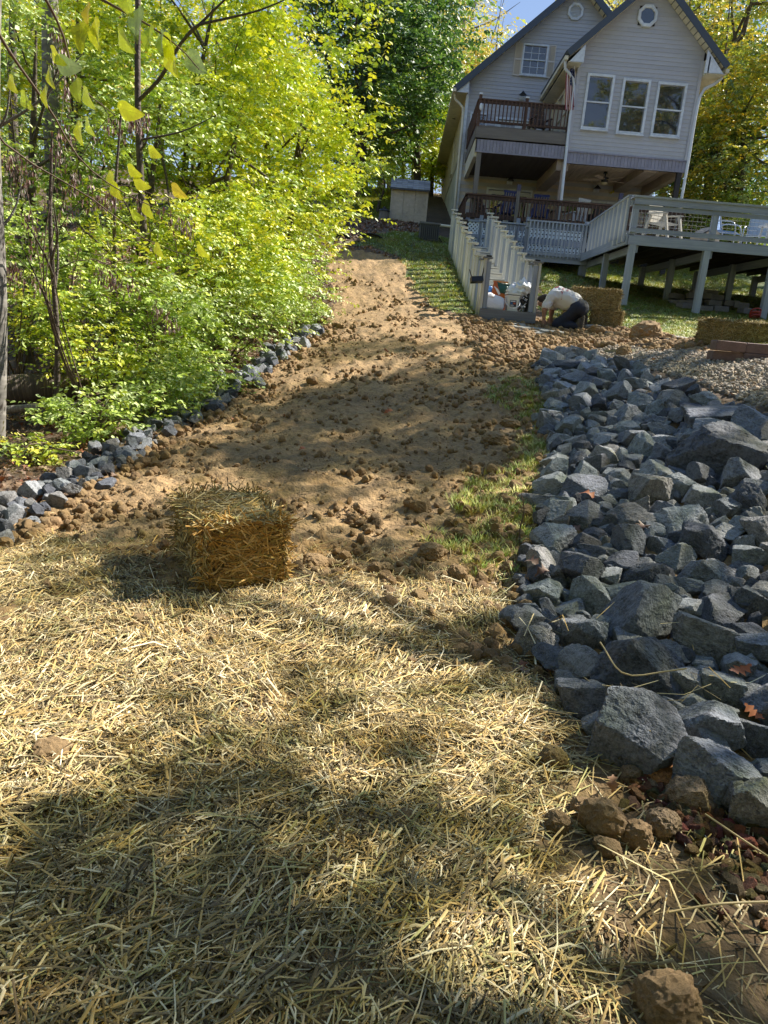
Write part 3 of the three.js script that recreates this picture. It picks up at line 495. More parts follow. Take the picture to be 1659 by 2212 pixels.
// ---------------------------------------------------------------- brown lower porch deck
seed(402);
{
  const d = thing('porch_deck', 'dark brown porch deck with balusters under the balcony and gable', 'deck', [5, 4.2, -25.7]);
  const Z = -23.88, y0 = 5.0, top = 5.74, x0 = 1.78, x1 = 8.5;
  for (let k = 0; k < 24; k++) obj('floor_board', bx(6.9, 0.03, 0.145, 5.15, y0 - 0.02, -23.98 - k * 0.15), wood([0.42, 0.34, 0.26]), d);
  objs('rim_board', [bx(6.85, 0.16, 0.05, 5.15, y0 - 0.1, Z + 0.03)], M.brownStainB, d);
  objs('top_rail', [bx(6.8, 0.04, 0.14, 5.15, top, Z), bx(0.14, 0.04, 3.6, x0, top + 0.003, -25.7)], M.brownStain, d);
  objs('rail_board', [bx(6.75, 0.1, 0.035, 5.15, top - 0.08, Z + 0.02), bx(6.75, 0.14, 0.035, 5.15, y0 + 0.13, Z + 0.02), bx(0.035, 0.1, 3.5, x0, top - 0.08, -25.7), bx(0.035, 0.12, 3.5, x0, y0 + 0.12, -25.7)], M.brownStainB, d);
  for (let x = x0 + 0.1; x < x1; x += 0.118) obj('baluster', bx(0.035, 0.62, 0.035, x, y0 + 0.38, Z + 0.055), M.brownStain, d);
  for (let z = -24.05; z > -27.4; z -= 0.118) obj('baluster', bx(0.035, 0.62, 0.035, x0 - 0.04, y0 + 0.38, z), M.brownStain, d);
  const pa = at(1117, 440, 23.85).x, pb = at(1337, 450, 23.85).x;
  for (const x of [pa, pb]) { obj('post', bx(0.1, 1.0, 0.1, x, y0 + 0.5, Z + 0.04), M.oldWood, d); obj('post_sleeve', bx(0.112, 0.17, 0.112, x, y0 + 1.02, Z + 0.04), std([0.06, 0.055, 0.09]), d); }
  // white lattice skirt: every lath is its own piece
  const lat = part('lattice_skirt', d), zl = -23.8, yb = 3.95, yt = 4.94, H = yt - yb;
  for (let x = 1.85 - H; x < 5.5; x += 0.115) for (const s of [1, -1]) {
    const a0 = s > 0 ? x : x + H, cut = (t) => a0 + s * t * H; let t0 = 0, t1 = 1;
    while (t0 < t1 && (cut(t0) < 1.85 || cut(t0) > 5.5)) t0 += 0.02; while (t1 > t0 && (cut(t1) < 1.85 || cut(t1) > 5.5)) t1 -= 0.02;
    if (t1 - t0 < 0.05) continue;
    obj('lath', bar(V(cut(t0), yb + t0 * H, zl + s * 0.006), V(cut(t1), yb + t1 * H, zl + s * 0.006), 0.008, 0.042), M.lattice, lat);
  }
  objs('lattice_frame', [bx(3.7, 0.1, 0.05, 3.7, 4.52, zl + 0.04), bx(3.7, 0.06, 0.04, 3.7, yt + 0.02, zl + 0.02)], M.grayPaintB, lat);
  for (const x of [2.2, 3.6, 5.0]) obj('post', bx(0.12, 1.4, 0.12, x, 4.3, zl - 0.2), M.grayPaintB, d);
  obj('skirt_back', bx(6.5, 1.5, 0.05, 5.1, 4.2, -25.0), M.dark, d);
  settleOn(d);
}
// ---------------------------------------------------------------- landing in front of it, with a picket rail
function pickets(parent, a, b, n, lo, hi, mats, out, w = 0.04, t = 0.035) {
  for (let k = 0; k < n; k++) { const s = (k + 0.5) / n, x = a.x + (b.x - a.x) * s + out.x, z = a.z + (b.z - a.z) * s + out.z, dy = (b.y - a.y) * s + a.y; obj('picket', bx(w, hi - lo, t, x, dy + (lo + hi) / 2 + rr(-0.008, 0.008), z, 0, 0, rr(-0.012, 0.012)), mats[k % mats.length], parent); }
}
{
  const d = thing('deck_landing', 'pale grey picketed landing joining the stairs to the grey deck', 'deck', [4.2, 3.3, -22.3]);
  const a = V(3.42, 0, -21.75), b = V(5.35, 0, -21.75), fl = 3.92;
  objs('floor', [bx(3.6, 0.05, 1.9, 3.65, fl - 0.03, -22.75)], M.grayPaintB, d);
  objs('rim_board', [bx(2.0, 0.2, 0.05, 4.38, fl - 0.1, -21.78), bx(1.4, 0.2, 0.05, 2.7, fl - 0.1, -22.2)], M.grayPaint, d);
  objs('top_rail', [bx(2.02, 0.04, 0.15, 4.38, 4.8, -21.78)], M.grayPaintC, d); objs('top_rail', [bx(1.35, 0.04, 0.15, 2.75, 4.74, -22.2)], M.grayPaintC, d);
  objs('rail_board', [bx(2.0, 0.16, 0.04, 4.38, 4.69, -21.79), bx(2.0, 0.1, 0.04, 4.38, fl + 0.02, -21.73), bx(1.3, 0.16, 0.04, 2.75, 4.63, -22.21)], M.grayPaint, d);
  pickets(d, a, b, 18, 3.84, 4.78, [M.grayPaintC, M.grayPaint, M.grayPaintC], V(0, 0, 0.03));
  pickets(d, V(2.1, 0, -22.2), V(3.4, 0, -22.2), 11, 3.84, 4.7, [M.grayPaintC, M.grayPaint], V(0, 0, 0.04));
  for (const [x, z] of [[3.42, -21.8], [5.1, -21.8], [2.12, -22.2], [3.2, -22.2]]) obj('post', bx(0.1, 1.9, 0.1, x, 3.95, z - 0.06), M.grayPaintB, d);
  objs('brace', [bx(1.9, 0.16, 0.06, 4.4, 4.36, -22.6)], M.grayPaintB, d);
  settleOn(d);
}
// ---------------------------------------------------------------- grey deck on tall posts
const DK = { x0: 5.08, x1: 12.2, z0: -17.5, z1: -22.2, y: 4.04 };
{
  const d = thing('grey_deck', 'raised grey painted deck on tall square posts with a wire mesh rail', 'deck', [8.5, 2.4, -19.5]);
  const { x0, x1, z0, z1, y } = DK, W = x1 - x0;
  for (let z = z0; z > z1; z -= 0.145) obj('floor_board', bx(W, 0.03, 0.138, (x0 + x1) / 2, y - 0.015, z - 0.07), M.grayPaintB, d);
  obj('rim_board', bx(W, 0.2, 0.05, (x0 + x1) / 2, y - 0.13, z0 + 0.03), M.grayPaint, d);
  obj('rim_board', bx(0.05, 0.2, z0 - z1, x0 - 0.03, y - 0.13, (z0 + z1) / 2), M.grayPaint, d);
  for (let x = x0 + 0.35; x < x1; x += 0.42) obj('joist', bx(0.04, 0.17, z0 - z1 - 0.1, x, y - 0.12, (z0 + z1) / 2), M.darkWood, d);
  const cols = [5.2, 6.92, 8.5, 10.2];
  for (const x of cols) {
    obj('beam', bx(0.09, 0.17, z0 - z1, x + 0.09, y - 0.3, (z0 + z1) / 2), M.grayPaintB, d);
    for (const z of [z0 - 0.02, -19.6, -21.9]) { const gy = baseH(x, z) - 0.1, hgt = y - 0.22 - gy; obj('post', bx(0.14, hgt, 0.14, x, gy + hgt / 2, z), z > -18 ? M.grayPaintC : M.grayPaintB, d); }
  }
  // front rail
  obj('top_rail', bx(W + 0.1, 0.045, 0.2, (x0 + x1) / 2, 4.85, z0 + 0.0, 0.1), M.grayPaintC, d);
  obj('rail_board', bx(W, 0.15, 0.04, (x0 + x1) / 2, 4.755, z0 + 0.05), M.grayPaint, d);
  obj('rail_board', bx(W, 0.09, 0.04, (x0 + x1) / 2, 4.625, z0 + 0.02), M.grayPaintB, d);
  obj('rail_board', bx(W, 0.1, 0.05, (x0 + x1) / 2, 4.13, z0 + 0.04), M.grayPaint, d);
  for (const x of [x0 + 0.07, 6.98, 8.75, 10.4]) obj('rail_post', bx(0.13, 0.72, 0.1, x, 4.4, z0 - 0.02), M.grayPaint, d);
  const wires = []; for (let x = x0 + 0.2; x < x1; x += 0.1) wires.push(cyl(0.0028, 0.0028, 0.45, x, 4.4, z0 + 0.0, 4)); for (let k = 0; k < 5; k++) wires.push(cyl(0.0028, 0.0028, W, (x0 + x1) / 2, 4.24 + k * 0.09, z0 + 0.004, 4, 0, Math.PI / 2));
  tag(obj('wire_mesh', wires.map((g) => g.toNonIndexed()), std([0.25, 0.25, 0.25], { metalness: 0.6, roughness: 0.5 }), d), null, null, null, 'stuff');
  // left side rail of pickets
  const A = V(x0 - 0.06, 0, z0), B = V(x0 + 0.12, 0, -21.75);
  for (let k = 0; k < 30; k++) { const s = (k + 0.5) / 30; obj('picket', bx(0.035, 0.98, 0.06, A.x + (B.x - A.x) * s - 0.03, 4.37 + rr(-0.006, 0.006), A.z + (B.z - A.z) * s), [M.grayPaintC, M.stairPaint, M.grayPaint][k % 3], d); }
  objs('top_rail', [bar(V(A.x, 4.865, A.z - 0.05), V(B.x, 4.865, B.z), 0.14, 0.04), bar(V(A.x + 0.03, 4.72, A.z), V(B.x + 0.03, 4.72, B.z), 0.04, 0.1), bar(V(A.x + 0.03, 4.02, A.z), V(B.x + 0.03, 4.02, B.z), 0.04, 0.1)], M.grayPaintC, d);
  settleOn(d);
}
// ---------------------------------------------------------------- chairs
const chairMats = { blue: std([0.025, 0.035, 0.14], { roughness: 0.5 }), white: std([0.62, 0.62, 0.6], { roughness: 0.5 }), brown: std([0.10, 0.06, 0.04]), cream: wood([0.55, 0.51, 0.42]) };
function porchChair(name, label, category, pos, turn, mat, o = {}) {
  const t = thing(name, label, category, pos, turn), sh = o.seat || 0.4, bh = o.back || 0.62, lean = o.lean ?? 0.22;
  for (let k = 0; k < 5; k++) obj('seat_slat', bx(0.5, 0.02, 0.085, 0, sh, -0.2 + k * 0.095), mat, t);
  const b = part('backrest', t, [0, sh, -0.24]); b.rotation.x = -lean;
  if (o.flat) for (let k = 0; k < 5; k++) obj('slat', bx(0.5, bh / 5 - 0.015, 0.02, 0, 0.08 + k * bh / 5, 0), mat, b);
  else { for (let k = 0; k < 6; k++) obj('slat', bx(0.045, bh, 0.02, -0.2 + k * 0.08, bh / 2, 0), mat, b); obj('rail', [bx(0.5, 0.07, 0.03, 0, bh, 0.002), bx(0.5, 0.05, 0.03, 0, bh - 0.16, 0.002)], mat, b); }
  for (const s of [-1, 1]) {
    obj('leg', bar(V(s * 0.25, 0, 0.26 + (o.splay || 0)), V(s * 0.25, sh + 0.2, 0.2), 0.045, 0.06), mat, t); obj('leg', bar(V(s * 0.25, 0, -0.3 - (o.splay || 0)), V(s * 0.25, sh + 0.2, -0.22), 0.045, 0.06), mat, t);
    obj('armrest', bx(0.08, 0.025, 0.56, s * 0.27, sh + 0.21, -0.01, 0.06), mat, t);
    if (o.rock) obj('rocker', tube([V(s * 0.25, 0.06, 0.42), V(s * 0.25, -0.0, 0.1), V(s * 0.25, -0.0, -0.15), V(s * 0.25, 0.1, -0.5)], [0.022], 6), mat, t);
  }
  return t;
}
{
  const on = (u, D, y) => { const p = at(u, 455, D); return [p.x, y, -D]; };
  porchChair('rocking_chair', 'blue wooden rocking chair in front of the left porch door', 'rocking chair', on(1092, 25, 5.03), Math.PI + 0.2, chairMats.blue, { rock: 1 });
  porchChair('rocking_chair', 'blue wooden rocking chair left of the white downspout on the porch', 'rocking chair', on(1166, 25, 4.99), Math.PI - 0.15, chairMats.blue, { rock: 1 });
  porchChair('rocking_chair', 'white wooden rocking chair right of the white downspout on the porch', 'rocking chair', on(1243, 25, 4.98), Math.PI + 0.5, chairMats.white, { rock: 1 });
  porchChair('armchair', 'brown wooden armchair behind the left end of the porch rail', 'armchair', on(1045, 25.2, 5.0), 0.7, chairMats.brown, { flat: 1 });
  porchChair('armchair', 'brown high-backed armchair on the upper balcony', 'armchair', on(1168, 25.2, 7.74).map((v, i) => i ? v : at(1168, 260, 25.2).x), 0.25, chairMats.brown, { flat: 1, back: 0.7 });
  porchChair('deck_chair', 'tall cream slatted wooden chair behind the wire rail of the grey deck', 'chair', at(1432, 500, 18.4).setY(DK.y), 0.55, chairMats.cream, { flat: 1, seat: 0.42, back: 0.45, splay: 0.12 });
  // sofa
  const s = thing('porch_sofa', 'dark brown wicker sofa at the right end of the porch', 'sofa', [at(1295, 455, 25.4).x, 5.0, -25.4], 0.6);
  obj('base', bx(1.1, 0.36, 0.6, 0, 0.18, 0), M.darkWood, s); obj('backrest', bx(1.1, 0.45, 0.14, 0, 0.55, 0.3), M.darkWood, s); obj('armrest', bx(0.14, 0.3, 0.6, -0.5, 0.48, 0), M.darkWood, s); obj('armrest', bx(0.14, 0.3, 0.6, 0.5, 0.48, 0), M.darkWood, s);
  const cb = thing('porch_cabinet', 'dark brown cabinet against the porch wall behind the downspout', 'cabinet', [at(1222, 440, 27).x, 4.98, -27.15]);
  obj('body', bx(0.85, 0.95, 0.45, 0, 0.48, 0), M.cladBrown, cb); obj('top', bx(0.95, 0.04, 0.5, 0, 0.97, 0), M.darkWood, cb); obj('door', bx(0.38, 0.8, 0.02, -0.21, 0.46, 0.235), M.cladBrown, cb); obj('door', bx(0.38, 0.8, 0.02, 0.21, 0.46, 0.235), M.cladBrown, cb);
  // folding sling chairs on the grey deck
  const sling = std([0.07, 0.17, 0.36], { roughness: 0.7, side: THREE.DoubleSide }), slingB = std([0.36, 0.42, 0.48], { roughness: 0.7, side: THREE.DoubleSide }), al = std([0.5, 0.52, 0.54], { metalness: 0.7, roughness: 0.35 });
  function slingChair(label, p, turn, mat) {
    const t = thing('sling_chair', label, 'folding chair', p, turn);
    obj('back_sling', bx(0.5, 0.62, 0.012, 0, 0.72, -0.3, -0.25), mat, t); obj('seat_sling', bx(0.5, 0.012, 0.48, 0, 0.4, 0, 0.12), mat, t);
    for (const s of [-1, 1]) { obj('side_frame', tube([V(s * 0.27, 0, 0.26), V(s * 0.27, 0.56, 0.2), V(s * 0.27, 0.62, 0), V(s * 0.27, 0.6, -0.25), V(s * 0.27, 0.3, -0.4), V(s * 0.27, 0, -0.42)], [0.014], 6), al, t); obj('back_frame', tube([V(s * 0.26, 0.38, -0.18), V(s * 0.26, 1.05, -0.38)], [0.014], 6), al, t); }
    return t;
  }
  slingChair('blue sling folding chair on the grey deck behind the middle rail post', at(1568, 520, 18.7).setY(DK.y), 0.9, sling);
  slingChair('pale sling folding chair on the grey deck nearest the right picture edge', at(1632, 520, 18.9).setY(DK.y), -0.6, slingB);
  const tb = thing('side_table', 'small pale table on the grey deck at the right picture edge', 'table', at(1664, 520, 18.3).setY(DK.y));
  obj('top', bx(0.5, 0.04, 0.5, 0, 0.56, 0), chairMats.white, tb); for (const [x, z] of [[-1, -1], [1, -1], [-1, 1], [1, 1]]) obj('leg', bar(V(x * 0.22, 0, z * 0.22), V(x * 0.17, 0.54, z * 0.17), 0.04, 0.04), chairMats.white, tb);
  const bb = thing('pet_house', 'small tan box with a dark sloped lid on the grey deck', 'box', at(1525, 500, 17.9).setY(DK.y), 0.3);
  obj('body', shapeGeo([[-0.25, 0], [0.25, 0], [0.25, 0.2], [0.05, 0.32], [-0.25, 0.12]], [], 0.4).translate(0, 0, 0.2), M.shedWall, bb); obj('lid', bar(V(-0.3, 0.13, 0), V(0.06, 0.345, 0), 0.44, 0.02), M.roof, bb);
}
// ---------------------------------------------------------------- grey stairs with picket sides
{
  const t = thing('garden_stairs', 'weathered grey wooden stairs with stepped picket sides leading up to the landing', 'stairs', [2.15, 1.9, -15], R(3.4));
  const n = 11, L = 6.5, rise = 1.98, w = 1.05;
  obj('front_board', bx(1.16, 0.17, 0.05, 0, 0.02, 0.06), M.weatheredBoard, t); obj('front_board', bx(1.14, 0.04, 0.12, 0, 0.12, 0.02), M.weatheredBoard, t);
  obj('platform', bx(1.04, 0.04, 0.9, 0, 0.1, -0.45), M.weatheredBoard, t);
  for (let k = 0; k < n; k++) { const z = -0.9 - k * (L - 0.9) / n, y = 0.1 + (k + 1) * (rise - 0.1) / n; obj('riser', bx(1.0, (rise - 0.1) / n - 0.03, 0.025, 0, y - 0.1, z), M.stairPaint, t); obj('tread', bx(1.04, 0.035, (L - 0.9) / n + 0.03, 0, y, z - (L - 0.9) / n / 2 + 0.01), M.stairPaintB, t); }
  for (const s of [-1, 1]) {
    obj('stringer', bar(V(s * 0.5, 0.0, -0.5), V(s * 0.5, rise - 0.12, -L), 0.045, 0.24), M.stairPaintB, t);
    const N = 17;
    for (let k = 0; k < N; k++) {
      const z = -0.02 - k * (L - 0.1) / (N - 1), y = Math.max(0.1, 0.1 + (rise - 0.1) * clamp((-z - 0.5) / (L - 0.5))), lo = -0.22, hi = k < 2 ? 1.0 : 0.93 + 0.04 * (k % 3);
      const g = new THREE.BoxGeometry(0.05, hi - lo, 0.1), P = g.attributes.position; for (let i = 0; i < P.count; i++) if (P.getY(i) < 0 && P.getZ(i) > 0) P.setY(i, P.getY(i) - (k < 1 ? 0 : 0.09));
      g.computeVertexNormals();
      const pk = obj('picket', boxUV(g, rnd(), rnd()).translate(s * 0.55, y + (lo + hi) / 2, z), [M.stairPaint, M.stairPaintB, M.grayPaintC][k % 3], t);
      obj('inner_post', bx(0.085, hi - 0.1, 0.085, s * 0.475, y + hi / 2 + 0.0, z), k < 2 ? M.grayPaint : [M.stairPaintB, M.grayPaintC][k % 2], t);
      obj('cap', bx(0.19, 0.03, 0.15, s * 0.51, y + hi + 0.015, z), k < 2 ? M.weatheredBoard : M.stairPaintB, pk);
    }
    obj('cap_block', bx(0.1, 0.03, 0.1, s * 0.49, 1.147, -0.02), M.blackMetal, t);
  }
  const s2 = thing('dustpan', 'black long-handled dustpan hanging on the left stair post', 'dustpan', at(1030, 602, 14.9), 0.1);
  obj('pan', bx(0.24, 0.1, 0.14, 0, -0.02, 0, -0.3, 0, 0.12), M.blackMetal, s2); obj('handle', tube([V(0.1, 0, -0.02), V(0.14, 0.3, -0.04)], [0.012], 6), M.blackMetal, s2); obj('hook', tube([V(-0.11, 0.03, 0), V(-0.17, 0.16, 0.02)], [0.01], 6), M.blackMetal, s2);
}
// ---------------------------------------------------------------- things on the bottom platform of the stairs
function crumple(g, amp, f, sd) { g = mergeVertices(g); const p = g.attributes.position, n = g.attributes.normal; for (let i = 0; i < p.count; i++) { const x = p.getX(i), y = p.getY(i), z = p.getZ(i), d = amp * (fbm3(x * f + sd, y * f, z * f, 3) + 0.5 * Math.abs(n3(x * f * 2 + sd, y * f * 2, z * f * 2))); p.setXYZ(i, x + d * n.getX(i), y + d * n.getY(i), z + d * n.getZ(i)); } g.computeVertexNormals(); return g; }
// a filled sack standing up: pillow pinched along its top seam
function sack(w, h, d, sd, fn) {
  const g = new THREE.SphereGeometry(1, 28, 24), p = g.attributes.position, uv = g.attributes.uv;
  for (let i = 0; i < p.count; i++) {
    let x = p.getX(i), y = p.getY(i), z = p.getZ(i); const q = (v) => Math.sign(v) * Math.pow(Math.abs(v), 0.45);
    x = q(x); y = q(y); z = q(z); const up = (y + 1) / 2, pinch = 1 - 0.9 * Math.pow(up, 2.5), wr = 0.03 * fbm3(x * 3 + sd, y * 3, z * 3, 3);
    p.setXYZ(i, x * w / 2 * (0.92 + 0.1 * up) * (1 + wr), up * h * (1 + wr) + (fn ? fn(x, up) : 0), z * d / 2 * pinch * (1 + 3 * wr)); uv.setXY(i, (x + 1) / 2, up);
  }
  g.computeVertexNormals(); return g;
}
{
  const base = V(2.15, 2.02, -15.1), put = (u, D, dy = 0) => { const p = at(u, 650, D); return [p.x, base.y + dy, -D]; };
  const plastic = (c, o = {}) => new THREE.MeshPhysicalMaterial({ color: lin(...c), roughness: 0.35, clearcoat: 0.3, ...o });
  const orangeTex = canvasTex(256, 512, (c, w, h) => {
    c.fillStyle = '#b4561a'; c.fillRect(0, 0, w, h); c.fillStyle = '#0f4a33'; c.beginPath(); c.moveTo(w * 0.25, 0); c.lineTo(w, 0); c.lineTo(w, h * 0.36); c.lineTo(w * 0.5, h * 0.36); c.fill();
    c.fillStyle = '#f0ece2'; c.beginPath(); c.moveTo(w * 0.08, h * 0.13); c.lineTo(w * 0.34, h * 0.22); c.lineTo(w * 0.55, h * 0.42); c.lineTo(w * 0.42, h * 0.44); c.fill();
    c.fillStyle = '#c96a22'; c.beginPath(); c.ellipse(w * 0.62, h * 0.56, w * 0.36, h * 0.17, 0, 0, 7); c.fill();
    c.fillStyle = '#efe3d0'; c.font = 'bold 50px sans-serif'; c.textAlign = 'center'; c.fillText('STARTER', w * 0.64, h * 0.58, w * 0.6);
  });
  const so = thing('fertilizer_bag', 'orange and green printed bag standing on the stair platform', 'bag', put(1077, 15.5), 0.15); obj('sack', sack(0.34, 0.58, 0.16, 2, (x, u) => u > 0.9 ? -0.06 * x : 0), plastic([0.8, 0.8, 0.8], { map: orangeTex }), so); obj('top_seam', bx(0.32, 0.03, 0.012, 0, 0.6, 0), plastic([0.45, 0.16, 0.03]), so);
  const sg = thing('seed_bag', 'dark green plastic bag leaning behind the orange bag', 'bag', put(1090, 15.75, 0.03), -0.1); obj('sack', sack(0.36, 0.52, 0.14, 5), plastic([0.012, 0.085, 0.05]), sg); obj('top_seam', bx(0.34, 0.03, 0.012, 0, 0.535, 0), plastic([0.012, 0.07, 0.045]), sg);
  const sb = thing('seed_bag', 'blue and white plastic bag behind the left stair post', 'bag', put(1049, 15.5), 0.3); obj('sack', sack(0.3, 0.5, 0.16, 8), plastic([0.03, 0.16, 0.45]), sb); obj('bag_band', sack(0.31, 0.2, 0.165, 8), plastic([0.6, 0.62, 0.66]), sb);
  const sw = thing('feed_sack', 'white woven sack slumped at the front left of the stair platform', 'sack', put(1066, 15.12), 0.1); obj('sack', sack(0.46, 0.32, 0.3, 12, (x, u) => -0.05 * u * x), std([0.66, 0.64, 0.63], { roughness: 0.7, bumpMap: rep(T.fine, 2), bumpScale: 0.01 }), sw); obj('folded_top', crumple(new THREE.SphereGeometry(0.1, 18, 14).scale(1.5, 0.6, 0.9), 0.05, 8, 3).translate(-0.14, 0.27, 0.0), std([0.66, 0.64, 0.63]), sw);
  // bucket
  const labelTex = canvasTex(128, 128, (c, w, h) => { c.fillStyle = '#26282c'; c.fillRect(0, 0, w, h); c.fillStyle = '#c9ccd0'; c.fillRect(10, 12, 100, 20); c.fillStyle = '#3b6288'; c.fillRect(10, 44, 48, 34); c.fillStyle = '#b0593f'; c.fillRect(66, 44, 50, 34); c.fillStyle = '#dddddd'; for (let k = 0; k < 4; k++) c.fillRect(10, 88 + k * 9, 60 + 12 * (k % 3), 4); });
  const bk = thing('bucket', 'square white plastic bucket with a dark label and wire handle', 'bucket', put(1106, 15.15), 0.08), bm = std([0.66, 0.67, 0.62], { roughness: 0.4 });
  { const g = new THREE.CylinderGeometry(0.15, 0.125, 0.3, 4, 1).rotateY(Math.PI / 4).scale(1.12, 1, 1.12).translate(0, 0.15, 0); obj('pail', g.toNonIndexed(), bm, bk).geometry.computeVertexNormals(); }
  obj('lid', bx(0.27, 0.035, 0.27, 0, 0.36, 0), bm, bk); obj('rim', [bx(0.255, 0.03, 0.255, 0, 0.31, 0)], bm, bk);
  obj('label', bx(0.13, 0.13, 0.003, 0, 0.17, 0.126, -0.11), std([1, 1, 1], { map: labelTex }), bk).geometry.attributes.uv.needsUpdate = true;
  { const lb = bk.children[bk.children.length - 1].geometry, g = new THREE.PlaneGeometry(0.13, 0.13).rotateX(-0.11).translate(0, 0.17, 0.1265); bk.children[bk.children.length - 1].geometry = g; }
  obj('handle', tube([V(-0.14, 0.28, 0.0), V(-0.13, 0.14, 0.13), V(0, 0.07, 0.15), V(0.13, 0.14, 0.13), V(0.14, 0.28, 0)], [0.009], 6), std([0.6, 0.62, 0.64]), bk);
  const wb = thing('plastic_bag', 'white and black crumpled plastic bag piled behind the bucket', 'bag', put(1127, 15.35), -0.2), film = plastic([0.66, 0.66, 0.66], { side: THREE.DoubleSide });
  obj('bag_body', crumple(new THREE.SphereGeometry(0.2, 40, 30).scale(1.15, 0.8, 0.7), 0.12, 5, 6).translate(-0.02, 0.47, 0), film, wb); obj('bag_side', crumple(new THREE.SphereGeometry(0.16, 30, 24).scale(0.9, 1.5, 0.6), 0.1, 5, 16).translate(0.07, 0.22, 0), plastic([0.02, 0.025, 0.024]), wb); obj('bag_tail', bar(V(0.2, 0.35, 0.12), V(-0.02, 0.04, 0.2), 0.06, 0.01), film, wb);
  const tl = canvasTex(128, 64, (c) => { c.fillStyle = '#0c100f'; c.fillRect(0, 0, 128, 64); c.fillStyle = '#e8e8e8'; c.font = 'bold 40px sans-serif'; c.fillText('E SE', 8, 46); });
  obj('bag_print', new THREE.PlaneGeometry(0.18, 0.1).rotateZ(-0.5).translate(0.09, 0.27, 0.19), std([1, 1, 1], { map: tl }), wb);
  const jr = thing('jar', 'small clear jar at the right end of the stair platform', 'jar', put(1131, 15.1)); obj('glass', new THREE.CylinderGeometry(0.045, 0.045, 0.12, 14).translate(0, 0.06, 0), M.glass, jr); obj('lid', new THREE.CylinderGeometry(0.047, 0.047, 0.02, 14).translate(0, 0.13, 0), M.trim, jr);
}
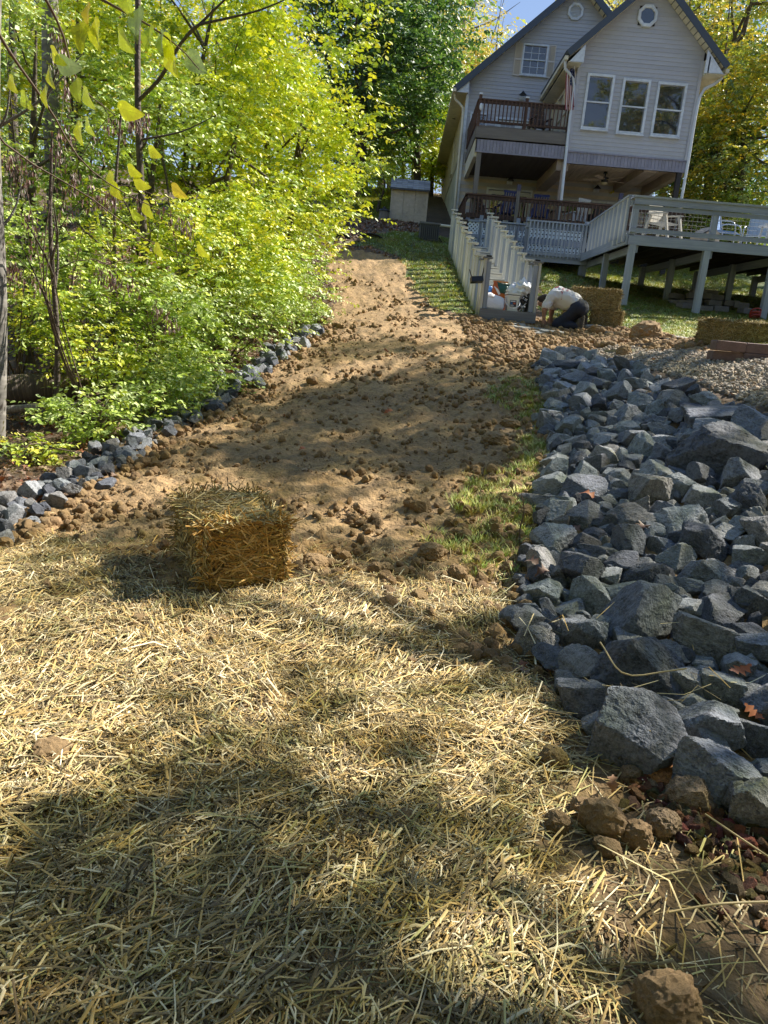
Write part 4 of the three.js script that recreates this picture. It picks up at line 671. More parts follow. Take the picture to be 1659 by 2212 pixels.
// ---------------------------------------------------------------- shed, composter, air conditioner, edging
seed(503);
{
  const a = at(845, 418, 27), b = at(925, 427, 27), gy = at(880, 486, 27).y, s = thing('garden_shed', 'small tan panelled shed with a grey shingled roof at the top of the path', 'shed', [(a.x + b.x) / 2, gy, -27.6]);
  const w = b.x - a.x - 0.06, h = 1.05;
  for (let k = 0; k < 3; k++) obj('wall_panel', bx(w / 3 - 0.012, h, 0.04, -w / 2 + (k + 0.5) * w / 3, h / 2 + 0.12, 0.55), M.shedWall, s);
  for (let k = 0; k < 7; k++) obj('wall_rib', bx(w - 0.1, 0.012, 0.02, 0, 0.2 + k * 0.14, 0.565), M.shedWall, s);
  obj('corner_trim', [bx(0.06, h, 0.07, -w / 2, h / 2 + 0.12, 0.55), bx(0.06, h, 0.07, w / 2, h / 2 + 0.12, 0.55)], M.shedWall, s);
  for (const q of [-1, 1]) obj('side_wall', boxUV(new THREE.ExtrudeGeometry(new THREE.Shape([[-0.55, 0.12], [0.55, 0.12], [0.55, h + 0.12], [0, h + 0.5], [-0.55, h + 0.12]].map((p) => new THREE.Vector2(...p))), { depth: 0.04, bevelEnabled: false }).rotateY(Math.PI / 2).translate(q * w / 2 - 0.02, 0, 0)), M.shedWall, s);
  obj('back_wall', bx(w, h, 0.04, 0, h / 2 + 0.12, -0.55), M.shedWall, s);
  const roof = part('roof', s), ang = Math.atan2(0.38, 0.62);
  for (const q of [1, -1]) for (let r = 0; r < 5; r++) for (let k = 0; k < 7; k++) {
    const t = (r + 0.5) / 5, sw = (w + 0.14) / 7, g = bx(sw - 0.006, 0.012, 0.16, -w / 2 - 0.07 + (k + 0.5) * sw, h + 0.54 - t * 0.42 + 0.012, q * t * 0.68, q * (ang - 0.05));
    obj('shingle', g, [M.shingle, M.shingleB, M.shingle, M.shingleC][Math.floor(rnd() * 4)], roof);
  }
  obj('roof_deck', [bar(V(0, h + 0.53, 0), V(0, h + 0.1, 0.69), w + 0.14, 0.02), bar(V(0, h + 0.53, 0), V(0, h + 0.1, -0.69), w + 0.14, 0.02)], M.roof, roof);
  obj('eave_trim', bx(w + 0.14, 0.035, 0.03, 0, h + 0.1, 0.7), M.roof, roof);
  for (let k = 0; k < 3; k++) obj('foundation_block', bx(0.36, 0.17, 0.2, -w / 2 + 0.35 + k * 0.42, 0.03, 0.5), M.concrete, s);
  obj('floor', bx(w, 0.04, 1.1, 0, 0.1, 0), M.oldWood, s);
  const c = thing('compost_barrel', 'brown barrel with a black domed lid left of the shed', 'barrel', at(828, 484, 26.6));
  obj('body', new THREE.CylinderGeometry(0.17, 0.2, 0.42, 16).translate(0, 0.2, 0), M.oldWood, c); obj('lid', new THREE.SphereGeometry(0.2, 16, 8, 0, 6.3, 0, 1.57).scale(1, 0.55, 1).translate(0, 0.41, 0), M.blackMetal, c); obj('knob', new THREE.CylinderGeometry(0.05, 0.06, 0.06, 10).translate(0, 0.54, 0), M.blackMetal, c);
  const p = at(923, 537, 22.6), ac = thing('air_conditioner', 'dark grey outdoor air conditioner unit on a pad by the house corner', 'air conditioner', p, 0.05);
  obj('pad', bx(0.8, 0.06, 0.7, 0, 0.03, 0), M.dark, ac); obj('cabinet', bx(0.56, 0.6, 0.52, 0, 0.36, 0), std([0.06, 0.062, 0.065], { roughness: 0.5 }), ac); obj('top', [bx(0.62, 0.05, 0.58, 0, 0.68, 0), new THREE.CylinderGeometry(0.2, 0.22, 0.03, 16).translate(0, 0.71, 0)], std([0.1, 0.1, 0.1], { roughness: 0.5 }), ac);
  for (let k = 0; k < 9; k++) obj('grille_bar', bx(0.02, 0.54, 0.02, -0.24 + k * 0.06, 0.36, 0.268), M.dark, ac);
  for (const x of [-0.25, 0.25]) obj('foot', bx(0.1, 0.1, 0.4, x, -0.04, 0), M.concrete, ac);
  const vp = thing('vent_pipe', 'cream curved pipe coming out of the house wall behind the air conditioner', 'pipe', p.clone().add(V(0.45, 0.7, -0.8)));
  obj('pipe', tube([V(-0.35, -0.1, 0), V(-0.34, 0.04, 0), V(-0.2, 0.08, 0), V(0.3, 0.08, 0)], [0.04], 8), M.soffit, vp); obj('collar', new THREE.CylinderGeometry(0.055, 0.055, 0.05, 10).rotateZ(Math.PI / 2).translate(0.25, 0.08, 0), M.soffit, vp);
  const dr = thing('drain_pipes', 'dark hoses and conduits bunched on the house wall beside the air conditioner', 'pipes', p.clone().add(V(0.42, 0.1, -0.1)));
  for (let k = 0; k < 4; k++) obj('hose', tube([V(-0.1, 0.05 + k * 0.06, 0.1), V(0.1, -0.05 + k * 0.03, 0.1), V(0.25 + k * 0.04, 0.2 + 0.06 * k, 0), V(0.3 + 0.04 * k, 0.5 + 0.05 * k, -0.1)], [0.018], 6), k % 2 ? M.dark : M.oldWood, dr);
  for (const [u, v, D, l] of [[733, 536, 21.3, 'black half-round edging piece at the left of the dark bank'], [797, 537, 21.6, 'black half-round edging piece in the middle of the dark bank']]) {
    const q = at(u, v, D); q.y = ground(q.x, q.z) - 0.03; const e = thing('edging_arch', l, 'edging', q); obj('arch', new THREE.TorusGeometry(0.36, 0.05, 8, 16, Math.PI).scale(1, 0.42, 1), M.dark, e); obj('panel', new THREE.CircleGeometry(0.36, 16, 0, Math.PI).scale(1, 0.42, 1), std([0.02, 0.02, 0.02], { side: THREE.DoubleSide }), e);
  }
  { const q = at(712, 545, 20.8); q.y = ground(q.x, q.z) - 0.2; const e = thing('wooden_stake', 'weathered wooden stake standing at the left edge of the upper path', 'post', q); obj('shaft', bx(0.07, 1.1, 0.06, 0, 0.55, 0), M.oldWood, e); obj('cap', bx(0.09, 0.03, 0.08, 0, 1.11, 0), M.oldWood, e); }
  { const q = at(1112, 590, 20.5); const e = thing('drain_pipe', 'short cream drain pipe under the landing', 'pipe', q, 0.2); obj('pipe', tube([V(0, 0.5, 0), V(0, 0.15, 0), V(0.02, 0, 0.12)], [0.06], 10), M.soffit, e); obj('collar', new THREE.CylinderGeometry(0.075, 0.075, 0.06, 12).translate(0, 0.3, 0), M.soffit, e); }
}
// ---------------------------------------------------------------- paving blocks, flagstones, boards
function chamferBox(w, h, d, c, jit = 0) {
  const s = new THREE.Shape([[-w / 2 + c, -h / 2], [w / 2 - c, -h / 2], [w / 2, -h / 2 + c], [w / 2, h / 2 - c], [w / 2 - c, h / 2], [-w / 2 + c, h / 2], [-w / 2, h / 2 - c], [-w / 2, -h / 2 + c]].map(([x, y]) => new THREE.Vector2(x + gauss() * jit, y + gauss() * jit)));
  return boxUV(new THREE.ExtrudeGeometry(s, { depth: d - 2 * c, bevelEnabled: true, bevelThickness: c, bevelSize: c * 0.6, bevelSegments: 1, bevelOffset: -c * 0.6 }).translate(0, 0, -d / 2 + c));
}
{
  const q = at(1570, 779, 9.5), y = ground(q.x, q.z) - 0.01, hgt = 0.125;
  [[1572, 747, 'upper left'], [1635, 751, 'upper right'], [1567, 768, 'lower left'], [1630, 771, 'lower right']].forEach(([u, v, w], i) => {
    const p = at(u, v, 9.5), t = obj('paving_block', chamferBox(0.385, hgt, 0.2, 0.012, 0.002), i % 2 ? M.redPaverB : M.redPaver); t.position.set(p.x, y + hgt / 2 + (i < 2 ? hgt + 0.003 : 0), p.z + rr(-0.02, 0.02)); t.rotation.set(0, rr(-0.05, 0.05), R(-0.5));
    tag(t, `reddish brown wall block, ${w} of the small stack on the gravel`, 'block', 'stacked reddish wall blocks');
  });
  // grey wall blocks heaped under the deck
  const sp = [[1462, 640, 19.5], [1462, 656, 18.9], [1480, 655, 18.8], [1500, 640, 19.3], [1522, 640, 19.3], [1500, 654, 18.9], [1540, 655, 18.9], [1545, 643, 19.4], [1520, 668, 18.2], [1555, 668, 18.3], [1580, 656, 18.9], [1600, 660, 18.8], [1612, 672, 18.2], [1508, 628, 19.4], [1535, 630, 19.6], [1478, 672, 18.3]];
  sp.forEach(([u, v, D], i) => {
    const p = at(u, v, D), t = thing('concrete_block', `grey concrete wall block in the heap under the deck, ${['left end', 'middle', 'right end'][u < 1490 ? 0 : u < 1560 ? 1 : 2]}`, 'block', [p.x, Math.max(baseH(p.x, p.z) + 0.05, Math.min(p.y, baseH(p.x, p.z) + 0.3)), p.z], rr(-0.4, 0.4), 'grey wall blocks under the deck');
    obj('body', chamferBox(0.36, 0.14, 0.24, 0.015, 0.003), M.paver, t); obj('core_hole', [bx(0.1, 0.004, 0.1, -0.08, 0.072, 0), bx(0.1, 0.004, 0.1, 0.08, 0.072, 0)], M.dark, t);
  });
  const red = std([0.28, 0.03, 0.02], { roughness: 0.4 }), rp = at(1630, 684, 17.3), rb = thing('cord_bundle', 'round red bundle on the grass beside the rightmost deck post', 'bundle', [rp.x, baseH(rp.x, rp.z) + 0.12, rp.z]);
  for (let k = 0; k < 7; k++) obj('coil', new THREE.TorusGeometry(0.11, 0.018, 7, 20).rotateX(1.2 + rr(-0.3, 0.3)).rotateY(rr(-0.5, 0.5)).translate(0, -0.06 + k * 0.022, 0), red, rb);
  // pale flagstones by the stairs
  [[1112, 680, 14.75, 0.5], [1128, 686, 14.5, 0.6], [1150, 690, 14.6, 0.5], [1160, 696, 14.2, 0.6], [1182, 697, 14.4, 0.45], [1195, 702, 14.1, 0.5], [1172, 703, 13.95, 0.4], [1262, 690, 15.0, 0.5], [1278, 697, 14.9, 0.4], [1478, 722, 12.6, 0.42], [1452, 727, 12.4, 0.22]].forEach(([u, v, D, w], i) => {
    const p = at(u, v, D), n = 8, s = new THREE.Shape(); for (let k = 0; k < n; k++) { const a = k / n * 6.283, r = w / 2 * rr(0.75, 1.1); s[k ? 'lineTo' : 'moveTo'](Math.cos(a) * r, Math.sin(a) * r * 0.6); }
    const g = boxUV(new THREE.ExtrudeGeometry(s, { depth: 0.04, bevelEnabled: true, bevelSize: 0.01, bevelThickness: 0.01, bevelSegments: 1 }).rotateX(-Math.PI / 2)), t = obj('flagstone', g, M.flag);
    t.position.set(p.x, ground(p.x, p.z) + 0.015, p.z); t.rotation.set(0.06 + rr(-0.05, 0.05), 0, rr(-0.05, 0.05));
    tag(t, i < 7 ? 'pale flat flagstone laid in the dirt below the stairs' : i < 9 ? 'pale flat flagstone beside the kneeling person’s boots' : i === 9 ? 'large pale flat slab on the grass edge left of the right bale' : 'small pale slab chip left of the large pale slab', 'flagstone', i < 9 ? 'pale flagstones near the stairs' : null);
  });
  const board = (name, label, a, b, w, h, mat) => { const t = obj(name, bar(V(0, 0, 0), b.clone().sub(a), w, h), mat); t.position.copy(a); return tag(t, label, 'board'); };
  const g2 = (u, v, D, dy) => { const p = at(u, v, D); p.y = ground(p.x, p.z) + dy; return p; };
  board('edging_board', 'short greenish timber lying above the rocks under a round clod', g2(1308, 756, 11.6, 0.03), g2(1368, 762, 11.3, 0.03), 0.1, 0.07, wood([0.30, 0.29, 0.18]));
  board('edging_board', 'long grey timber half buried at the gravel edge', g2(1370, 757, 11.8, 0.03), g2(1435, 762, 11.7, 0.03), 0.09, 0.05, M.oldWood);
  board('edging_board', 'dark timber edging along the lawn right of the kneeling person', g2(1290, 704, 14.5, 0.03), g2(1360, 712, 14, 0.03), 0.08, 0.06, M.concrete);
  board('edging_board', 'dark corrugated edging along the lawn towards the right bale', g2(1368, 716, 13.6, 0.02), g2(1470, 732, 12.4, 0.02), 0.1, 0.07, M.dark);
}
// ---------------------------------------------------------------- straw
class Strips {
  constructor() { this.p = []; this.n = []; this.c = []; this.u = []; this.i = []; }
  add(a, dir, up, len, w, col, bend = 0) {            // a thin folded stem: two long faces meeting in a ridge, bent in the middle
    const side = dir.clone().cross(up).normalize(), segs = 2, k0 = this.p.length / 3;
    for (let s = 0; s <= segs; s++) { const t = s / segs, q = a.clone().addScaledVector(dir, len * t).addScaledVector(up, -bend * len * 4 * (t - 0.5) ** 2 + bend * len * 0.5);
      for (const e of [-1, 0, 1]) { const v = q.clone().addScaledVector(side, e * w / 2).addScaledVector(up, e ? 0 : w * 0.35); this.p.push(v.x, v.y, v.z); const nn = up.clone().addScaledVector(side, e * 0.8).normalize(); this.n.push(nn.x, nn.y, nn.z); const f = 1 + (t - 0.5) * 0.2; this.c.push(col[0] * f, col[1] * f, col[2] * f); this.u.push(t, e); } }
    for (let s = 0; s < segs; s++) for (let e = 0; e < 2; e++) { const q = k0 + s * 3 + e; this.i.push(q, q + 1, q + 3, q + 1, q + 4, q + 3); }
  }
  geo() { const g = new THREE.BufferGeometry(); g.setIndex(this.i); g.setAttribute('position', new THREE.Float32BufferAttribute(this.p, 3)); g.setAttribute('normal', new THREE.Float32BufferAttribute(this.n, 3)); g.setAttribute('color', new THREE.Float32BufferAttribute(this.c, 3)); g.setAttribute('uv', new THREE.Float32BufferAttribute(this.u, 2)); return g; }
}
const strawCols = [[0.64, 0.47, 0.22], [0.72, 0.57, 0.31], [0.52, 0.36, 0.145], [0.80, 0.69, 0.45], [0.36, 0.28, 0.15], [0.46, 0.41, 0.18], [0.21, 0.155, 0.09], [0.54, 0.37, 0.14]];
const strawCol = (k = 1) => { const c = strawCols[Math.floor(rnd() * strawCols.length)], f = k * rr(0.75, 1.15); return c.map((v) => v * f); };
const strawMat = new THREE.MeshPhysicalMaterial({ color: 0xffffff, vertexColors: true, roughness: 0.8, specularIntensity: 0.35, side: THREE.DoubleSide });
function bale(label, pos, turn, [L, H, W], sd, o = {}) {
  seed(sd); const t = thing('straw_bale', label, 'straw bale', pos, turn, o.group), k = o.tone || 1;
  const seg = 10, g = mergeVertices(new THREE.BoxGeometry(W, H, L, seg, seg, seg * 2).deleteAttribute('normal').deleteAttribute('uv')), p = g.attributes.position;
  const shape = (v) => { const f = (a, h) => { const e = Math.abs(a) / h; return a * (1 - 0.06 * Math.pow(e, 6)); }; const d = 1 + 0.05 * n3(v.x * 4 + sd, v.y * 4, v.z * 4); const pin = 1 - 0.05 * Math.exp(-(((Math.abs(v.z) - L * 0.24) / 0.03) ** 2)); return V(f(v.x, W / 2) * d * pin, f(v.y, H / 2) * d * pin, f(v.z, L / 2) * d); };
  for (let i = 0; i < p.count; i++) { const q = shape(V(p.getX(i), p.getY(i), p.getZ(i))); p.setXYZ(i, q.x * 0.97, q.y * 0.97 + H / 2, q.z * 0.97); }
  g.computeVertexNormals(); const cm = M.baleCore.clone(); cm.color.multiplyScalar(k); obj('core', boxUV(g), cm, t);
  const S = new Strips(), faces = [[0, 1, 0, W, L], [0, 0, 1, W, H], [0, 0, -1, W, H], [1, 0, 0, L, H], [-1, 0, 0, L, H]], n = o.n || 2600, area = faces.reduce((s, f) => s + f[3] * f[4], 0);
  for (const f of faces) { const nrm = V(f[0], f[1], f[2]), cnt = Math.round(n * f[3] * f[4] / area);
    for (let i = 0; i < cnt; i++) {
      const a = rr(-0.5, 0.5), b = rr(-0.5, 0.5), q = f[0] ? V(f[0] * W / 2, b * H, a * L) : f[1] ? V(a * W, H / 2, b * L) : V(a * W, b * H, f[2] * L / 2), s = shape(q);
      const e1 = Math.abs(f[1]) ? V(1, 0, 0) : V(0, 1, 0).cross(nrm), e2 = nrm.clone().cross(e1), th = rnd() < 0.6 ? gauss() * 0.6 : rnd() * 6.28, lift = rnd() < (o.fuzz || 0.12) ? rr(0.1, 0.7) : rr(-0.08, 0.12), dir = e1.multiplyScalar(Math.cos(th) * (rnd() < 0.5 ? 1 : -1)).addScaledVector(e2, Math.sin(th)).addScaledVector(nrm, lift).normalize();
      const len = rr(0.05, o.long || 0.17), up = nrm.clone().addScaledVector(V(gauss(), gauss(), gauss()), 0.35).normalize();
      S.add(V(s.x, s.y + H / 2, s.z).addScaledVector(dir, -len / 2).addScaledVector(nrm, rr(0, 0.014)), dir, up, len, rr(0.003, 0.0065) * (o.fat || 1), strawCol(k * (f[1] ? 1.0 : 0.95)).map((v, c) => v * (o.tint ? o.tint[c] : 1) * (o.warmFront && f[2] > 0 ? [1.05, 0.86, 0.62][c] : 1)), gauss() * 0.04);  // warm light coming through the straw is put into the front face colour
    } }
  tag(obj('loose_straw', S.geo(), strawMat, t), null, null, null, 'stuff');
  for (const z of [-L * 0.24, L * 0.24]) obj('twine', tube([V(-W * 0.475, 0.02, z), V(-W * 0.48, H * 0.5, z), V(-W * 0.45, H * 0.97, z), V(0, H * 0.985, z), V(W * 0.45, H * 0.97, z), V(W * 0.48, H * 0.5, z), V(W * 0.475, 0.02, z)], [0.005], 5), M.twine, t);
  return t;
}
{
  const g3 = (u, v, D) => { const p = at(u, v, D); p.y = ground(p.x, p.z); return p; };
  const p0 = at(503, 1266, 3.6); bale('golden square straw bale standing alone on the edge of the spread straw', [p0.x - 0.10, ground(p0.x, p0.z - 0.3) + 0.01, p0.z - 0.34], 0.50, [0.64, 0.395, 0.46], 611, { n: 6000, long: 0.24, fat: 1.35, tint: [0.97, 0.95, 0.86], warmFront: 1, fuzz: 0.16, tone: 0.95 });
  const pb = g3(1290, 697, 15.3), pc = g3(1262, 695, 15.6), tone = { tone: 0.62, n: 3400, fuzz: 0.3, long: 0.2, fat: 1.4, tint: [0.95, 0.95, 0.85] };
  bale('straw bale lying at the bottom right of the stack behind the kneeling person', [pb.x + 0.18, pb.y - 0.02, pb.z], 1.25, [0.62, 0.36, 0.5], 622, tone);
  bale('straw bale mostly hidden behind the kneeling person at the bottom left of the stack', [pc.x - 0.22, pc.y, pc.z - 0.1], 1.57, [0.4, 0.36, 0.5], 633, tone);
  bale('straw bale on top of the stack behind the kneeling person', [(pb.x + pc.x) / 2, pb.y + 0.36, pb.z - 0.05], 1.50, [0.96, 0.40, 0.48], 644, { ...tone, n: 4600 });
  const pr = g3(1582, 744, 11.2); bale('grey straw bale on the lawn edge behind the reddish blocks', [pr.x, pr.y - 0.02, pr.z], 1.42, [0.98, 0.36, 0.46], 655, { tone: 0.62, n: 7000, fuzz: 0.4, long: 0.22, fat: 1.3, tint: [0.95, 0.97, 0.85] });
}
// ---------------------------------------------------------------- the kneeling person
function sdf(bones, cell, k, clip) {
  const lo = V(1e9, 1e9, 1e9), hi = V(-1e9, -1e9, -1e9);
  for (const b of bones) for (const [q, r] of [[b[0], b[2]], [b[1], b[3]]]) { lo.min(q.clone().addScalar(-r - 3 * cell)); hi.max(q.clone().addScalar(r + 3 * cell)); }
  const size = Math.max(hi.x - lo.x, hi.y - lo.y, hi.z - lo.z), n = Math.ceil(size / cell) + 2, mc = new MarchingCubes(n, new THREE.MeshBasicMaterial(), false, false, 60000), c = lo.clone().add(hi).multiplyScalar(0.5), half = n / 2;
  mc.isolation = 0; const st = size / (n - 2), q = V();
  const data = bones.map(([a, b, ra, rb]) => { const d = b.clone().sub(a); return { a, d, l: d.lengthSq() + 1e-9, ra, rb }; });
  for (let z = 0; z < n; z++) for (let y = 0; y < n; y++) for (let x = 0; x < n; x++) {
    q.set(c.x + (x - half) * st, c.y + (y - half) * st, c.z + (z - half) * st); let s = 0;
    for (const b of data) { const px = q.x - b.a.x, py = q.y - b.a.y, pz = q.z - b.a.z, t = clamp((px * b.d.x + py * b.d.y + pz * b.d.z) / b.l), dx = px - t * b.d.x, dy = py - t * b.d.y, dz = pz - t * b.d.z, v = Math.sqrt(dx * dx + dy * dy + dz * dz) - (b.ra + (b.rb - b.ra) * t); if (v < k * 6) s += Math.exp(-v / k); }
    let d = s > 0 ? -k * Math.log(s) : k * 6; if (clip) d = Math.max(d, clip(q));
    mc.field[x + y * n + z * n * n] = -d;
  }
  mc.update(); const cnt = mc.count, g = new THREE.BufferGeometry(), P = new Float32Array(cnt * 3);
  for (let i = 0; i < cnt; i++) { P[i * 3] = c.x + mc.positionArray[i * 3] * half * st; P[i * 3 + 1] = c.y + mc.positionArray[i * 3 + 1] * half * st; P[i * 3 + 2] = c.z + mc.positionArray[i * 3 + 2] * half * st; }
  g.setAttribute('position', new THREE.BufferAttribute(P, 3)); const m = mergeVertices(g, 1e-5); m.computeVertexNormals();
  m.setAttribute('uv', new THREE.BufferAttribute(new Float32Array(m.attributes.position.count * 2), 2)); return m;
}
{
  const o = at(1220, 727, 14.8), root = thing('person', 'person kneeling bent over in a white printed t-shirt, navy trousers and boots', 'person', [o.x, ground(o.x, o.z) + 0.01, o.z]);
  const f = V(-0.88, 0, -0.47).normalize(), l = V(-0.47, 0, 0.88).normalize(), H0 = V(0.22, 0, -0.05);
  const J = (a, y, s) => H0.clone().addScaledVector(f, a).addScaledVector(l, s).add(V(0, y, 0));
  const hip = J(0, 0.46, 0), belly = J(0.2, 0.6, 0), chest = J(0.46, 0.68, 0), neck = J(0.62, 0.64, 0), headC = J(0.74, 0.55, 0.0);
  const legs = [1, -1].map((s) => [J(0, 0.43, s * 0.1), J(0.36, 0.1, s * 0.13), J(-0.03, 0.09, s * 0.12)]);
  const arms = [1, -1].map((s) => [J(0.55, 0.62, s * 0.19), J(0.63, 0.36, s * 0.25), J(0.62, 0.11, s * 0.22)]);
  const skin = std([0.33, 0.17, 0.11], { roughness: 0.6 }), torso = [[hip, belly, 0.13, 0.125], [belly, chest, 0.125, 0.14], [J(0.5, 0.66, 0.1), J(0.5, 0.66, -0.1), 0.1, 0.1], [chest, neck, 0.12, 0.065], [neck, headC, 0.058, 0.07], [headC, J(0.78, 0.5, 0), 0.088, 0.075]];
  const limbs = []; for (const [a, b, c] of arms) limbs.push([a, b, 0.06, 0.047], [b, c, 0.045, 0.03], [c, c.clone().add(V(0, -0.05, 0)).addScaledVector(f, 0.01), 0.032, 0.034]);
  for (const [a, b, c] of legs) limbs.push([a, b, 0.09, 0.06], [b, c, 0.06, 0.045]);
  // five fingers and a thumb side on each hand, spread on the soil
  const hands = []; arms.forEach(([, , c], h) => { const s = h ? -1 : 1; for (let k = 0; k < 4; k++) { const r = c.clone().add(V(0, -0.065, 0)).addScaledVector(l, (k - 1.5) * 0.018), m = r.clone().add(V(0, -0.03, 0)).addScaledVector(f, 0.025); hands.push([r, m, 0.0095, 0.009], [m, m.clone().add(V(0, -0.022 - 0.004 * (k === 1 || k === 2), 0)).addScaledVector(f, 0.012), 0.009, 0.008]); } const tb = c.clone().add(V(0, -0.03, 0)).addScaledVector(l, -s * 0.025); hands.push([tb, tb.clone().add(V(0, -0.035, 0)).addScaledVector(l, -s * 0.02), 0.011, 0.009]); });
  obj('body', sdf([...torso, ...limbs, ...hands], 0.0125, 0.014), skin, root);
  const fine = [...arms.flatMap(([, b, c]) => [[b.clone().lerp(c, 0.8), c, 0.033, 0.031], [c, c.clone().add(V(0, -0.06, 0)), 0.031, 0.034]]), ...hands];
  obj('hand', sdf(fine.slice(0, 2).concat(hands.slice(0, 9)), 0.005, 0.006), skin, root); obj('hand', sdf(fine.slice(2, 4).concat(hands.slice(9)), 0.005, 0.006), skin, root);
  // face and ear on the head, mostly turned to the ground
  obj('nose', new THREE.ConeGeometry(0.016, 0.04, 8).rotateX(2.2).translate(...J(0.84, 0.46, 0).toArray()), skin, root);
  obj('ear', new THREE.SphereGeometry(0.024, 10, 8).scale(0.5, 1.2, 0.9).translate(...J(0.73, 0.54, 0.088).toArray()), skin, root);
  obj('hair', sdf([[J(0.72, 0.59, 0), J(0.80, 0.56, 0), 0.1, 0.088], [J(0.7, 0.56, 0.02), J(0.7, 0.52, -0.02), 0.09, 0.08]], 0.009, 0.012, (q) => q.clone().sub(J(0.76, 0.5, 0)).dot(f.clone().multiplyScalar(0.5).add(V(0, -0.86, 0)))), std([0.02, 0.015, 0.012], { roughness: 0.9 }), root);
  // t-shirt
  const print = canvasTex(256, 256, (c, w, h) => { c.fillStyle = '#d9d8d6'; c.fillRect(0, 0, w, h); c.fillStyle = '#a8303c'; c.beginPath(); c.moveTo(70, 60); c.lineTo(120, 44); c.lineTo(128, 70); c.lineTo(84, 86); c.fill(); c.fillRect(150, 50, 40, 16); c.font = 'italic bold 30px serif'; c.fillText('Lawn & Yard', 52, 134); c.font = 'bold 26px serif'; c.fillText('865-7..', 80, 172); });
  const shirtBones = [[J(0.06, 0.52, 0), belly, 0.165, 0.16], [belly, chest, 0.16, 0.165], [J(0.5, 0.66, 0.11), J(0.5, 0.66, -0.11), 0.125, 0.125], [chest, J(0.58, 0.66, 0), 0.13, 0.085], [J(0.24, 0.5, 0), J(0.4, 0.54, 0), 0.12, 0.12]];
  for (const [a, b] of arms) shirtBones.push([a, a.clone().lerp(b, 0.75), 0.085, 0.092]);
  const sleeveCut = (q) => Math.max(...[0]) + Math.max(0.40 - q.y, J(0.03, 0, 0).sub(q).setY(0).dot(f) - (q.y - 0.5) * 0.25) ;
  const shirt = sdf(shirtBones, 0.0115, 0.016, sleeveCut), sp = shirt.attributes.position, su = shirt.attributes.uv;
  for (let i = 0; i < sp.count; i++) { const q = V(sp.getX(i), sp.getY(i), sp.getZ(i)), a = q.clone().sub(H0).dot(f), s = q.clone().sub(H0).dot(l), wr = 0.006 * n3(q.x * 14, q.y * 14, q.z * 14) + 0.008 * n3(q.x * 6 + 3, q.y * 9, q.z * 6); sp.setXYZ(i, q.x + wr, q.y + wr, q.z + wr); const onBack = q.y > 0.58; su.setXY(i, onBack ? clamp((0.28 - s) / 0.56) : 0.02, onBack ? clamp((a - 0.05) / 0.6) : 0.02); }
  shirt.computeVertexNormals(); obj('t_shirt', shirt, std([0.86, 0.86, 0.88], { map: print, roughness: 0.85, side: THREE.DoubleSide }), root);
  // trousers
  const trBones = [[hip, J(0.1, 0.52, 0), 0.165, 0.155], [J(-0.03, 0.44, 0.08), J(-0.03, 0.44, -0.08), 0.14, 0.14]];
  for (const [a, b, c] of legs) trBones.push([a, b, 0.125, 0.098], [b, c, 0.1, 0.075]);
  const tr = sdf(trBones, 0.0125, 0.018, (q) => q.clone().sub(J(0.14, 0.5, 0)).dot(f.clone().multiplyScalar(0.95).add(V(0, 0.3, 0)).normalize()) * (q.y > 0.36 ? 1 : -1) - (q.y > 0.36 ? 0 : 10)), tp = tr.attributes.position;
  for (let i = 0; i < tp.count; i++) { const x = tp.getX(i), y = tp.getY(i), z = tp.getZ(i), w = 0.008 * n3(x * 9, y * 9, z * 9); tp.setXYZ(i, x + w, Math.max(0.005, y + w), z); }
  tr.computeVertexNormals(); obj('trousers', tr, std([0.014, 0.018, 0.034], { roughness: 0.85 }), root);
  obj('belt', sdf([[J(0.1, 0.5, 0.1), J(0.1, 0.5, -0.1), 0.05, 0.05]], 0.012, 0.01), M.dark, root).visible = true;
  // boots with the soles towards us
  const boot = std([0.07, 0.055, 0.04], { roughness: 0.8 }), sole = std([0.06, 0.052, 0.045], { roughness: 0.9, bumpMap: rep(T.fine, 4), bumpScale: 0.01 });
  legs.forEach(([, , c], h) => {
    const s = h ? -1 : 1, bt = part('boot', root), toe = J(-0.12, 0.03, s * 0.13), heel = J(-0.13, 0.25, s * 0.12), back = f.clone().multiplyScalar(-1);
    obj('upper', sdf([[c.clone().add(V(0, 0.01, 0)), J(-0.1, 0.17, s * 0.12), 0.062, 0.055], [J(-0.08, 0.21, s * 0.12), J(-0.08, 0.05, s * 0.125), 0.05, 0.055]], 0.01, 0.012), boot, bt);
    const sh = new THREE.Shape(); [[-0.045, -0.14], [-0.052, -0.06], [-0.04, 0.03], [-0.044, 0.11], [-0.03, 0.15], [0.03, 0.15], [0.044, 0.11], [0.04, 0.03], [0.052, -0.06], [0.045, -0.14], [0.02, -0.165], [-0.02, -0.165]].forEach(([x, y], i) => sh[i ? 'lineTo' : 'moveTo'](x, y));
    const g = boxUV(new THREE.ExtrudeGeometry(sh, { depth: 0.028, bevelEnabled: true, bevelSize: 0.006, bevelThickness: 0.006, bevelSegments: 1 })), mx = new THREE.Matrix4().makeBasis(l.clone().multiplyScalar(-1), V(0, 1, 0), back); mx.setPosition(J(-0.125, 0.155, s * 0.125)); g.applyMatrix4(mx); obj('sole', g, sole, bt);
    const tread = []; for (let k = 0; k < 7; k++) tread.push(bx(0.08, 0.018, 0.012, 0, -0.13 + k * 0.042, 0.036).applyMatrix4(mx)); obj('tread', tread, sole, bt);
  });
}
